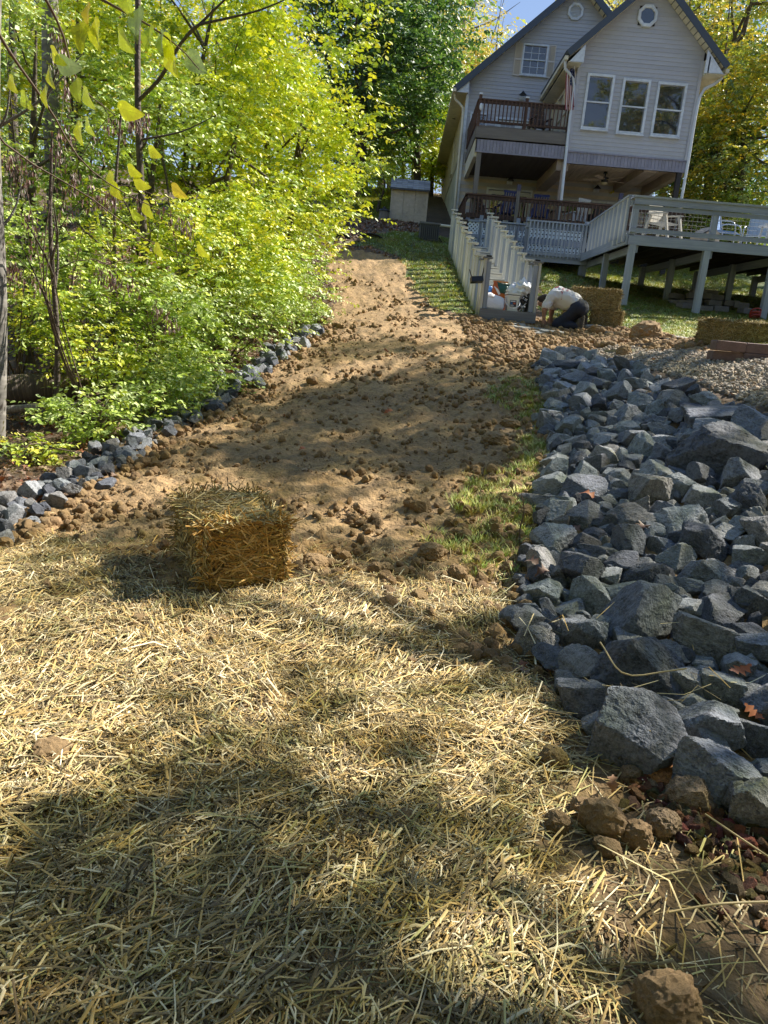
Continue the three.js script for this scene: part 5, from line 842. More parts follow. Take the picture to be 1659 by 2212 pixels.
// ---------------------------------------------------------------- rocks
seed(701);
function rockGeo(sd, detail, planes = 9, rough = 0.035, box = true) {
  seed(sd); const g = mergeVertices(new THREE.IcosahedronGeometry(1, detail).deleteAttribute('normal').deleteAttribute('uv')), p = g.attributes.position, pl = [];
  for (let k = box ? 0 : 6; k < planes + 6; k++) { const n = k < 6 ? V(...[0, 1, 2].map((a) => (a === (k >> 1) ? (k & 1 ? 1 : -1) : 0) + gauss() * 0.34)).normalize() : V(gauss(), gauss(), gauss()).normalize(); pl.push([n, k < 6 ? rr(0.52, 0.8) : box ? rr(0.58, 0.84) : rr(0.68, 0.95)]); }
  for (let i = 0; i < p.count; i++) {
    const d = V(p.getX(i), p.getY(i), p.getZ(i)).normalize(); let r = box ? 1.15 : 0.98, s = 0; const K = box ? 110 : 22; for (const [n, o] of pl) { const c = n.dot(d); if (c > 0.05) r = Math.min(r, o / c); } const r0 = r;
    for (const [n, o] of pl) { const c = n.dot(d); if (c > 0.05) s += Math.exp(-K * (o / c - r0)); }
    r = r0 - Math.log(Math.max(s, 1)) / K; r *= 1 + rough * fbm3(d.x * 2.6 + sd, d.y * 2.6, d.z * 2.6, 4) + rough * 0.35 * Math.abs(n3(d.x * 9, d.y * 9 + sd, d.z * 9));
    p.setXYZ(i, d.x * r, d.y * r, d.z * r);
  }
  return boxUV(toCreasedNormals(g, 0.36), rnd() * 5, rnd() * 5);
}
const rockHero = Array.from({ length: 14 }, (_, k) => rockGeo(900 + k, 17, 6 + (k % 4), 0.06)), rockBig = Array.from({ length: 16 }, (_, k) => rockGeo(1000 + k, 12, 6 + (k % 4), 0.05)), rockMid = Array.from({ length: 16 }, (_, k) => rockGeo(1100 + k, 8, 5 + (k % 4), 0.05)), rockSmall = Array.from({ length: 6 }, (_, k) => rockGeo(1200 + k, 4, 3));
const rockMat = (c) => new THREE.MeshPhysicalMaterial({ color: lin(...c), specularIntensity: 0.5, map: rep(T.rock, 0.85), bumpMap: rep(T.rockBump, 1.1), bumpScale: 0.014, roughness: 0.75 });
const rockMats = [[0.285, 0.30, 0.335], [0.20, 0.212, 0.245], [0.42, 0.43, 0.445], [0.32, 0.345, 0.355], [0.14, 0.148, 0.175], [0.32, 0.31, 0.30]].map(rockMat), rustMats = [[0.46, 0.21, 0.075], [0.30, 0.14, 0.07], [0.42, 0.30, 0.18]].map(rockMat);
const rockWord = ['blue-grey', 'dark slate-grey', 'pale grey', 'greenish grey', 'near-black', 'brownish grey'];
const placed = [];
const free = (x, z, r, k = 0.82) => { for (const q of placed) if ((q[0] - x) ** 2 + (q[1] - z) ** 2 < ((q[2] + r) * k) ** 2) return false; return true; };
function putRock(x, y, z, r, mat, geo, sc, label, group) {
  const m = obj('rock', geo, mat); m.position.set(x, y, z); m.rotation.set(rr(-0.5, 0.5), rnd() * 6.28, rr(-0.5, 0.5)); m.scale.set(r * sc[0], r * sc[1], r * sc[2]); return tag(m, label, 'rock', group);
}
// the large ones are placed where the photograph shows them: centre, width, height over width
const heroes = [
  [1158, 1385, 105, 0.7, 5, 'flat brownish rock half under straw at the lower left corner of the rock slope'], [1250, 1368, 98, 1.0, 0, 'upright blocky rock with a pale top next to the flat brownish one'],
  [1385, 1332, 172, 0.68, 1, 'broad smooth slab in the lower middle of the rock slope'], [1378, 1440, 195, 0.72, 4, 'broad dark rock under loose straw stems below the smooth slab'],
  [1475, 1470, 118, 0.75, 2, 'sunlit whitish-topped block right of the dark straw-covered rock'], [1525, 1385, 145, 0.62, 5, 'rounded rock with pale flecks above the sunlit block'],
  [1565, 1490, 110, 0.75, 3, 'sharp-edged rock right of the sunlit block'], [1256, 1512, 108, 1.0, 1, 'dark wedge-shaped rock at the straw edge'],
  [1368, 1535, 122, 0.5, 1, 'low dark rock between the wedge and the small triangular one'], [1378, 1598, 178, 0.8, 1, 'large tilted slab at the bottom edge above the red soil'],
  [1462, 1548, 88, 0.75, 0, 'triangular rock crossed by a bent straw stem'], [1530, 1575, 150, 0.75, 0, 'leaning slab behind the big lowest rock'],
  [1545, 1668, 152, 1.0, 0, 'biggest lowest rock, blue-grey and upright, above the rusty stones'], [1640, 1738, 125, 0.95, 5, 'rock cut by the right picture edge at the foot of the slope'],
  [1635, 1600, 90, 0.9, 1, 'smooth dark rock at the right edge above the leaning slab'], [1648, 1670, 70, 0.9, 3, 'greenish rock at the right edge beside the biggest lowest rock'],
  [1455, 1215, 80, 0.8, 3, 'pale blue-green rock in the middle of the slope'], [1530, 1238, 118, 0.58, 0, 'smooth lens-shaped rock in the middle right of the slope'],
  [1625, 1370, 110, 0.42, 4, 'long low dark slab at the right edge'], [1550, 1318, 125, 0.55, 4, 'dark flecked rock above the rounded flecked one'], [1616, 1300, 72, 1.1, 1, 'narrow upright rock left of the right edge'],
  [1275, 1285, 95, 1.05, 3, 'upright pale blue rock left of the middle of the slope'], [1345, 1285, 70, 1.0, 3, 'squat speckled rock beside the upright pale blue one'], [1390, 1255, 95, 0.85, 4, 'dark streaked rock above the broad smooth slab'],
  [1570, 985, 165, 0.75, 4, 'largest dark boulder in the upper right of the slope'], [1560, 905, 150, 0.42, 1, 'long pointed slab just below the gravel'], [1635, 920, 100, 0.75, 0, 'tilted slab by the right picture edge below the gravel'],
  [1470, 1130, 108, 0.65, 2, 'pale streaked rock in the centre of the slope'], [1400, 1060, 100, 0.9, 5, 'rough flecked rock left of the largest dark boulder'], [1510, 1175, 120, 0.65, 4, 'wide dark rock in the right centre of the slope'],
  [1200, 1165, 92, 0.75, 2, 'rounded pale rock at the grass edge halfway up'], [1265, 1120, 88, 0.7, 0, 'block with a white top behind the rounded pale one'], [1175, 1290, 95, 0.8, 3, 'mossy-pale rock at the left edge above the flat brownish one'],
  [1350, 905, 66, 0.85, 0, 'blocky rock at the left edge near the small grass patch'], [1200, 1000, 70, 0.6, 2, 'long pale rock at the left edge beside the bright grass'], [1280, 830, 62, 0.6, 4, 'dark rock at the top of the slope'],
];
const heroShort = ['flat brownish rock', 'upright pale-topped block', 'broad smooth slab', 'straw-covered dark rock', 'sunlit whitish block', 'rounded flecked rock', 'sharp-edged rock', 'dark wedge at the straw edge', 'low dark rock', 'large tilted bottom slab', 'triangular straw-crossed rock', 'leaning slab', 'biggest lowest rock', 'lowest rock at the right edge', 'smooth dark right-edge rock', 'greenish right-edge rock', 'pale blue-green middle rock', 'smooth lens-shaped rock', 'long low right-edge slab', 'dark flecked rock', 'narrow upright rock', 'upright pale blue rock', 'squat speckled rock', 'dark streaked rock', 'largest dark boulder', 'long pointed slab', 'tilted slab below the gravel', 'pale streaked centre rock', 'rough flecked rock', 'wide dark rock', 'rounded pale rock by the grass', 'white-topped block', 'mossy-pale left-edge rock', 'blocky rock by the grass', 'long pale rock by the bright grass', 'dark rock at the slope top'];
seed(720);
for (const [u, v, w, asp, mi, label] of heroes) {
  const q = gp(u, v + w * asp * 0.33), dist = q.distanceTo(V(0, CAM.h, 0)), r = w * dist / CAM.f / 2 * 1.08;
  const m = putRock(q.x, ground(q.x, q.z) + r * asp * 0.42, q.z - r * 0.15, r, rockMats[mi], rockHero[Math.floor(rnd() * rockHero.length)], [1.12, 0.95 * asp + 0.12, rr(0.75, 0.95)], label);
  m.rotation.set(rr(-0.15, 0.35), rr(-0.5, 0.5) + (rnd() < 0.5 ? Math.PI : 0), rr(-0.2, 0.2)); placed.push([q.x, q.z, r * 0.82]);
}
// a label that finds a rock by its colour, its size and the named rock it lies next to
const proj = (x, z) => { const p = V(x, ground(x, z), z).sub(V(0, CAM.h, 0)).applyQuaternion(camQ.clone().invert()); return [829.5 + CAM.f * p.x / -p.z, 1106 - CAM.f * p.y / -p.z]; };
const taken = new Map();
function nearLabel(x, z, r, mi, list, names) {
  const [u, v] = proj(x, z); let b = 0, bd = 1e9; list.forEach((h, i) => { const d = Math.hypot(h[0] - u, h[1] - v); if (d < bd) { bd = d; b = i; } });
  const dx = u - list[b][0], dy = v - list[b][1], w = list[b][2], side = Math.abs(dx) > Math.abs(dy) * 1.3 ? (dx < 0 ? 'left of' : 'right of') : Math.abs(dx) < Math.abs(dy) * 0.6 ? (dy < 0 ? 'above' : 'below') : (dy < 0 ? 'above and ' : 'below and ') + (dx < 0 ? 'left of' : 'right of'), how = bd > w * 1.9 ? 'well ' : bd > w * 1.15 ? '' : 'just ', size = r > 0.125 ? 'large ' : r > 0.09 ? '' : 'small ';
  return `${size}${rockWord[mi]} rock ${how}${side} the ${names[b]}`;
}
// the rest of the slope, large to small
{
  const B = rockPoly.reduce((b, [x, z]) => [Math.min(b[0], x), Math.max(b[1], x), Math.min(b[2], z), Math.max(b[3], z)], [1e9, -1e9, 1e9, -1e9]), cand = [];
  for (const [rLo, rHi, tries] of [[0.12, 0.16, 700], [0.085, 0.12, 4000], [0.06, 0.085, 12000], [0.04, 0.06, 22000]]) for (let k = 0; k < tries; k++) {
    const x = rr(B[0], B[1]), z = rr(B[2], B[3]), r = rr(rLo, rHi); if (!inside(rockPoly, x, z) || signed(rockPoly, x, z) < r * 0.5 || !free(x, z, r, 0.80)) continue;
    placed.push([x, z, r]); cand.push([x, z, r, r / Math.hypot(x, z, CAM.h)]);
  }
  cand.sort((a, b) => b[3] - a[3]); const rest = [];
  cand.forEach(([x, z, r], i) => {
    const y = ground(x, z) + r * rr(0.3, 0.75) + 0.05 * n2(x * 3, z * 3), mi = Math.floor(rnd() * 6.0) % 6;
    if (i < 215 && Math.abs(x) < 0.62 * -z + 0.3) {
      const D = -z, where = D > 8.5 ? 'near the top of the slope by the dirt' : D > 5.5 ? 'in the upper half of the slope beside the grass' : D > 3.8 ? 'in the middle of the slope' : 'in the lower part of the slope by the straw';
      putRock(x, y, z, r, rockMats[mi], (r > 0.1 ? rockBig : rockMid)[Math.floor(rnd() * 16)], [rr(1.05, 1.65), rr(0.65, 1.05), rr(0.85, 1.15)], nearLabel(x, z, r, mi, heroes, heroShort), `${rockWord[mi]} rocks ${where}`);
    } else rest.push([x, y, z, r * 1.25]);
  });
  for (let k = 0; k < 1500; k++) { const x = rr(B[0], B[1]), z = rr(B[2], B[3]); if (inside(rockPoly, x, z)) rest.push([x, ground(x, z) + rr(-0.01, 0.05), z, rr(0.05, 0.1)]); }
  const grp = thing('riprap', 'many small grey broken stones filling the gaps of the rock slope', 'stones'); tag(grp, null, null, null, 'stuff');
  rockSmall.forEach((g, v) => { const mine = rest.filter((_, i) => i % 6 === v), im = shadows(new THREE.InstancedMesh(g, rockMats[v], mine.length)), o = new THREE.Object3D(); im.name = 'stones'; mine.forEach(([x, y, z, r], i) => { o.position.set(x, y, z); o.rotation.set(rnd() * 6, rnd() * 6, rnd() * 6); o.scale.set(r * rr(0.9, 1.3), r * rr(0.65, 0.95), r); o.updateMatrix(); im.setMatrixAt(i, o.matrix); }); grp.add(im); });
}
// the line of rocks along the left edge of the path
{
  seed(760); const rest = []; let count = 0; const lp = [];
  const hero2 = [[72, 1068, 56, 0.95, 2, 'upright pale split rock near the left end of the stone line'], [128, 1082, 58, 0.8, 5, 'pale flat-faced rock with a dead twig in front, in the stone line'], [38, 1112, 44, 0.7, 0, 'low blue-grey rock at the left end of the stone line'], [95, 1105, 40, 0.8, 4, 'dark rock nearest the straw in the stone line'], [72, 1135, 42, 0.6, 2, 'small white-topped rock touching the straw'], [10, 1165, 48, 0.7, 2, 'bright rock cut by the left picture edge'], [190, 1025, 56, 0.6, 0, 'long blue-grey rock behind the pale flat-faced one'], [238, 978, 45, 0.8, 1, 'dark upright rock in the middle of the stone line'], [292, 935, 40, 0.8, 2, 'pale rock beside the brown boulder'], [340, 905, 40, 0.8, 2, 'pale rock with an orange stain beside the clods']];
  const short2 = ['pale split rock at the left end', 'pale flat-faced rock with a twig', 'low rock at the left end', 'dark rock by the straw', 'white-topped rock touching the straw', 'bright left-edge rock', 'long rock of the stone line', 'dark upright rock of the line', 'pale rock beside the brown boulder', 'pale orange-stained rock'];
  for (const [u, v, w, asp, mi, label] of hero2) { const q = gp(u, v + w * asp * 0.3), r = w * q.distanceTo(V(0, CAM.h, 0)) / CAM.f / 2; putRock(q.x, ground(q.x, q.z) + r * asp * 0.5, q.z, r, rockMats[mi], rockBig[Math.floor(rnd() * 16)], [1.05, asp + 0.12, 0.85], label); lp.push([q.x, q.z, r * 0.85]); }
  { const q = gp(262, 952), r = 0.14; putRock(q.x, ground(q.x, q.z) + 0.09, q.z, r, rustMats[2], rockBig[3], [1.1, 0.9, 0.9], 'tan-brown boulder standing behind the grey stone line'); }
  const seg = rockLine;
  for (let i = 0; i + 1 < seg.length; i++) { const a = seg[i], b = seg[i + 1], len = Math.hypot(b[0] - a[0], b[1] - a[1]); for (let k = 0; k < len * 160; k++) {
    const t = rnd(), wd = 0.2, x = a[0] + (b[0] - a[0]) * t + gauss() * wd * 0.55 - 0.12, z = a[1] + (b[1] - a[1]) * t + gauss() * 0.12, r = rr(0.035, 0.1) * (z < -8 ? 1.15 : 1);
    let ok = true; for (const q of lp) if ((q[0] - x) ** 2 + (q[1] - z) ** 2 < ((q[2] + r) * 0.74) ** 2) { ok = false; break; } if (!ok) continue;
    lp.push([x, z, r]); const y = ground(x, z) + r * rr(0.25, 0.7) + 0.02, mi = Math.floor(rnd() * 6) % 6;
    if (r > 0.066 && count < 70 && x > -0.62 * -z - 0.3) { count++; const where = z > -6 ? 'at the near end of the stone line left of the bale' : z > -9 ? 'halfway along the stone line' : 'at the far end of the stone line by the bushes'; putRock(x, y, z, r, rockMats[mi], rockMid[Math.floor(rnd() * 16)], [rr(1.0, 1.4), rr(0.7, 1), rr(0.9, 1.1)], nearLabel(x, z, r, mi, hero2, short2), `${rockWord[mi]} rocks ${where}`); }
    else rest.push([x, y, z, r * 1.1]);
  } }
  const grp = thing('stone_border', 'small grey broken stones filling the line along the left of the path', 'stones'); tag(grp, null, null, null, 'stuff');
  rockSmall.forEach((g, v) => { const mine = rest.filter((_, i) => i % 6 === v), im = shadows(new THREE.InstancedMesh(g, rockMats[v], mine.length)), o = new THREE.Object3D(); im.name = 'stones'; mine.forEach(([x, y, z, r], i) => { o.position.set(x, y, z); o.rotation.set(rnd() * 6, rnd() * 6, rnd() * 6); o.scale.set(r * rr(0.9, 1.3), r * rr(0.65, 0.95), r); o.updateMatrix(); im.setMatrixAt(i, o.matrix); }); grp.add(im); });
}
// rusty stones and earthy lumps at the foot of the slope
{
  seed(790); const lump = Array.from({ length: 4 }, (_, k) => rockGeo(1300 + k, 10, 14, 0.14, false));
  for (const [u, v, w, asp, mat, label] of [
    [1425, 1672, 78, 0.45, rustMats[0], 'orange rusty stone shard under the biggest lowest rock'], [1490, 1712, 85, 0.9, rustMats[2], 'tan and orange stone below the biggest lowest rock'], [1362, 1670, 42, 0.9, rustMats[2], 'small tan stone left of the orange shard'], [1405, 1695, 40, 0.55, rustMats[2], 'small pale flat stone below the orange shard'],
    [1305, 1765, 92, 0.95, M.clod, 'large smooth oval soil lump at the straw edge'], [1258, 1745, 50, 0.7, M.clod, 'soil lump touching the oval one on its left'], [1425, 1782, 62, 0.8, rustMats[2], 'rough tan stone right of the oval soil lump'], [1375, 1800, 60, 0.9, M.clod, 'dark soil lump between the oval lump and the tan stone'], [1205, 1770, 55, 0.9, M.clod, 'soil lump with straw across it left of the oval one'], [1315, 1830, 55, 0.6, M.clod, 'flat soil lump below the oval one'], [1190, 1640, 55, 0.8, M.clod, 'soil lump among straw above the oval one'],
    [1440, 2160, 110, 0.8, M.clod, 'big soil lump at the bottom right edge of the photograph'], [110, 1625, 80, 0.5, M.clod, 'reddish soil lump poking out of the sunlit straw at left'], [795, 1780, 70, 0.5, M.clod, 'soil lump poking out of the straw in the centre'], [870, 1770, 60, 0.7, M.clod, 'second soil lump just right of the central one'],
    [905, 1090, 62, 0.75, M.clod, 'largest dark round clod on the open path'], [680, 1207, 60, 0.6, M.clod, 'dark crumbly clod right of the bale'], [825, 1225, 52, 0.6, M.clod, 'clod at the straw edge right of the dark crumbly one'], [930, 1198, 60, 0.6, M.clod, 'wide clod beside the grass patch'], [985, 1235, 42, 0.8, M.clod, 'clod at the straw edge near the grass patch'], [1070, 950, 60, 0.45, M.clod, 'flat tan clod beside the small grass patch'], [676, 825, 26, 0.8, M.clod, 'dark clod on the sunlit upper path'], [1348, 760, 32, 0.9, M.clod, 'round clod sitting on the timber above the rocks'], [1290, 715, 34, 0.7, M.clod, 'tan rock in the dug soil right of the boots'], [1395, 722, 62, 0.75, M.clod, 'broad tan clod by the lawn edge'], [1105, 912, 45, 0.5, M.clod, 'tan stone in the grass beside the rocks']]) {
    const q = gp(u, v + w * asp * 0.3), r = w * q.distanceTo(V(0, CAM.h, 0)) / CAM.f / 2, isClod = mat === M.clod, m = obj(isClod ? 'soil_clod' : 'rock', lump[Math.floor(rnd() * 4)], mat);
    m.position.set(q.x, ground(q.x, q.z) + r * asp * 0.45, q.z); m.rotation.set(rr(-0.2, 0.2), rr(-0.4, 0.4), u === 1305 ? -0.7 : rr(-0.3, 0.3)); m.scale.set(r * 1.15, r * (asp + 0.1), r * 0.95); tag(m, label, isClod ? 'clod' : 'rock');
  }
  // red gravel and pebbles on the soil at bottom right
  const P = poly([[1480, 1740], [1800, 1830], [1800, 2000], [1620, 1930], [1540, 1800], [1380, 1700]]), im = shadows(new THREE.InstancedMesh(rockSmall[1], rustMats[0], 420)), o = new THREE.Object3D(); im.name = numbered('red_gravel'); let n = 0;
  while (n < 420) { const c = P[Math.floor(rnd() * P.length)], d = P[Math.floor(rnd() * P.length)], t = rnd(), x = c[0] + (d[0] - c[0]) * t + gauss() * 0.05, z = c[1] + (d[1] - c[1]) * t + gauss() * 0.05, r = rr(0.007, 0.03); o.position.set(x, ground(x, z) + r * 0.4, z); o.rotation.set(rnd() * 6, rnd() * 6, rnd() * 6); o.scale.set(r * 1.2, r * 0.8, r); o.updateMatrix(); im.setMatrixAt(n, o.matrix); im.setColorAt(n++, lin(rr(0.35, 0.8), rr(0.4, 0.9), rr(0.5, 1.3))); }
  scene.add(tag(im, 'rusty red gravel on the soil at the foot of the slope', 'gravel', null, 'stuff'));
}
// ---------------------------------------------------------------- loose soil, gravel, straw, grass, fallen leaves
const dummy = new THREE.Object3D();
function scatter(name, label, category, geos, mat, items, parent) {       // items: [x, y, z, rx, ry, rz, sx, sy, sz, r, g, b]
  const grp = parent || thing(name, label, category); if (!parent) tag(grp, null, null, null, 'stuff');
  geos.forEach((g, v) => {
    const mine = items.filter((_, i) => i % geos.length === v), im = shadows(new THREE.InstancedMesh(g, Array.isArray(mat) ? mat[v % mat.length] : mat, mine.length)), c = new THREE.Color(); im.name = name;
    mine.forEach((q, i) => { dummy.position.set(q[0], q[1], q[2]); dummy.rotation.set(q[3], q[4], q[5], 'YXZ'); dummy.scale.set(q[6], q[7], q[8]); dummy.updateMatrix(); im.setMatrixAt(i, dummy.matrix); if (q.length > 9) im.setColorAt(i, c.setRGB(q[9], q[10], q[11])); });
    grp.add(im);
  });
  return grp;
}
const view = (x, z, m = 0.4) => z < -0.7 && Math.abs(x) < 0.60 * -z + m;
{
  seed(801); const lumps = Array.from({ length: 5 }, (_, k) => rockGeo(1400 + k, 4, 12, 0.13, false)), items = [];
  const noisy = (x, z) => clamp(0.5 + 0.9 * fbm2(x * 0.9 + 3, z * 0.9, 3));
  for (let k = 0; k < 260000 && items.length < 50000; k++) {
    const z = -3.0 - 15.5 * Math.pow(rnd(), 1.5), x = rr(-3.2, 5); if (!view(x, z) || zone(x, z) !== 'soil' || signed(rockPoly, x, z) > 0.1) continue;
    const left = Math.exp(-segDist(rockLine, x, z, false) / 0.45), right = Math.exp(-Math.abs(signed(rockPoly, x, z)) / 0.8), dug = z < -11 && x > 1.2 ? 0.9 : 0, d = 0.03 + 0.55 * noisy(x, z) ** 4 + 0.8 * left + 0.45 * right + dug;
    if (rnd() > d) continue;
    const big = Math.pow(rnd(), 11) * (0.4 + 0.6 * clamp(left + right + dug + noisy(x, z) - 0.3)), r = (0.0035 + 0.05 * big) * (1 + Math.max(0, -z - 5) * 0.035), t = rr(0.75, 1.15);
    items.push([x, ground(x, z) + r * 0.35 + 0.006, z, rnd() * 6, rnd() * 6, rnd() * 6, r * rr(0.9, 1.3), r * rr(0.7, 1), r, t, t * rr(0.95, 1.02), t * rr(0.88, 1.02)]);
  }
  scatter('soil_clods', 'scattered brown soil clods and crumbs all over the raked path', 'soil clods', lumps, M.clod, items);
}
{
  seed(820); const items = [], B = [3, 10, -12, -5.5], cols = [[1, 0.9, 0.75], [0.8, 0.75, 0.68], [1.15, 1.05, 0.9], [0.6, 0.55, 0.5], [0.95, 0.75, 0.55]];
  for (let k = 0; k < 90000 && items.length < 20000; k++) { const x = rr(1.5, 8.5), z = rr(-12.5, -5.5); if (!view(x, z, 0.6) || !inside(gravelPoly, x, z)) continue; const r = 0.012 + 0.022 * rnd() ** 2, c = cols[Math.floor(rnd() * 5)], f = rr(0.8, 1.15); items.push([x, ground(x, z) + r * 0.4, z, rnd() * 6, rnd() * 6, rnd() * 6, r * 1.25, r * 0.8, r, c[0] * f, c[1] * f, c[2] * f]); }
  scatter('gravel', 'pale rounded gravel above the rock slope', 'gravel', rockSmall.slice(0, 3), std([0.40, 0.37, 0.32], { roughness: 0.85, map: rep(T.blot, 2) }), items);
}
// spread straw
const stem = [0, 9, -7, 16].map((b, i) => { const s = new Strips(); s.add(V(-0.5, 0, 0), V(1, 0, 0), i % 2 ? V(0, 0.95, 0.3).normalize() : V(0, 1, 0), 1, 1, [1, 1, 1], b); const g = s.geo(); g.deleteAttribute('color'); return g; });
const stemMat = new THREE.MeshPhysicalMaterial({ color: 0xffffff, roughness: 0.8, specularIntensity: 0.35, side: THREE.DoubleSide });
{
  seed(840); const items = [];
  for (let k = 0; k < 700000 && items.length < 95000; k++) {
    const z = -0.8 - 3.7 * Math.pow(rnd(), 0.9), x = rr(-3, 2.2); if (!view(x, z, 0.35)) continue;
    const s = signed(strawPoly, x, z), patch = clamp(0.72 + 1.1 * fbm2(x * 1.2, z * 1.2 + 4, 3), 0.12), d = s > 0.12 ? patch : s > -0.7 ? 0.035 + 0.3 * Math.exp(6 * (s - 0.12)) * patch : 0;
    if (rnd() > d || (inside(rockPoly, x, z) && rnd() < 0.7)) continue;
    const flow = 1.6 * n2(x * 0.55 + 7, z * 0.55), L = rnd() < 0.1 ? rr(0.2, 0.42) : rnd() < 0.3 ? rr(0.015, 0.05) : rr(0.04, 0.19), w = rr(0.0014, 0.0036) * (rnd() < 0.12 ? 1.7 : 1), c = strawCol(1);
    const dark = rnd() < 0.35 ? rr(0.25, 0.6) : 1;
    items.push([x, ground(x, z) + 0.003 + 0.034 * Math.pow(rnd(), 1.5) * (s > 0 ? 1 : 0.4), z, 0, flow + gauss() * 0.95, gauss() * 0.1, L, w, w * 1.5, c[0] * dark, c[1] * dark, c[2] * dark]);
  }
  for (const [u, v, w, asp] of heroes.slice(0, 12)) for (let k = 0; k < 3; k++) { const q = gp(u + rr(-0.5, 0.5) * w, v + w * asp * 0.3), c = strawCol(1); items.push([q.x, q.y + 0.05 + rnd() * 0.12, q.z, 0, rnd() * 6, gauss() * 0.25, rr(0.08, 0.3), 0.004, 0.005, ...c]); }
  scatter('straw_mulch', 'loose golden straw spread over the soil in the foreground', 'straw', stem, stemMat, items);
}
// grass
{
  seed(860);
  const tuft = (n, lean) => { const P = [], N = [], I = []; for (let b = 0; b < n; b++) { const a = rnd() * 6.28, r = rnd() * 0.5, x = Math.cos(a) * r, z = Math.sin(a) * r, h = rr(0.5, 1), w = 0.045, t = a + rr(-0.6, 0.6), dx = Math.cos(t) * lean * h, dz = Math.sin(t) * lean * h, sx = -Math.sin(t) * w, sz = Math.cos(t) * w, k = P.length / 3; P.push(x - sx, 0, z - sz, x + sx, 0, z + sz, x + dx * 0.4 - sx * 0.8, h * 0.6, z + dz * 0.4 - sz * 0.8, x + dx * 0.4 + sx * 0.8, h * 0.6, z + dz * 0.4 + sz * 0.8, x + dx, h, z + dz); I.push(k, k + 1, k + 2, k + 1, k + 3, k + 2, k + 2, k + 3, k + 4); }
    const g = new THREE.BufferGeometry(); g.setAttribute('position', new THREE.Float32BufferAttribute(P, 3)); g.setIndex(I); g.computeVertexNormals(); const nn = g.attributes.normal; for (let i = 0; i < nn.count; i++) nn.setXYZ(i, nn.getX(i) * 0.6, Math.abs(nn.getY(i)) + 0.6, nn.getZ(i) * 0.6); return g; };
  const tufts = [tuft(9, 0.7), tuft(8, 0.4), tuft(10, 1.0)], gm = new THREE.MeshPhysicalMaterial({ color: lin(0.36, 0.44, 0.07), roughness: 0.6, transmission: 0.35, thickness: 0, side: THREE.DoubleSide }), col = () => { const q = rnd(); return q < 0.12 ? [1.6, 1.25, 0.9] : [rr(0.75, 1.35), rr(0.7, 1.15), rr(0.5, 1.0)]; };
  const near = [], far2 = [];
  for (const P of grassSpots) { const B = P.reduce((b, [x, z]) => [Math.min(b[0], x), Math.max(b[1], x), Math.min(b[2], z), Math.max(b[3], z)], [1e9, -1e9, 1e9, -1e9]); for (let k = 0; k < 6000; k++) { const x = rr(B[0] - 0.2, B[1] + 0.2), z = rr(B[2] - 0.2, B[3] + 0.2), s = signed(P, x + wob(x, z) * 0.6, z), q = sstep(-0.15, 0.15, s) * clamp(0.5 + 1.3 * fbm2(x * 2.2, z * 2.2, 3)); if (rnd() > q) continue; const h = rr(0.03, 0.09); near.push([x, ground(x, z), z, 0, rnd() * 6, 0, h * 1.1, h, h * 1.1, ...col()]); } }
  scatter('grass_patch', 'low green grass between the dirt path and the rock slope', 'grass', tufts, gm, near);
  for (let k = 0; k < 240000 && far2.length < 42000; k++) { const z = -10.5 - 32 * Math.pow(rnd(), 1.6), x = rr(-6, 11); if (!view(x, z, 0.5) || zone(x, z) !== 'lawn') continue; if (rnd() > clamp(0.72 + 0.9 * fbm2(x * 0.9, z * 0.9, 3))) continue; const h = rr(0.035, 0.085) * (1 + Math.max(0, -z - 15) * 0.03); far2.push([x, baseH(x, z) - 0.01, z, 0, rnd() * 6, 0, h * 1.5, h, h * 1.5, ...col()]); }
  scatter('lawn_grass', 'green lawn grass around the stairs, under the deck and by the shed', 'grass', tufts, gm, far2);
}
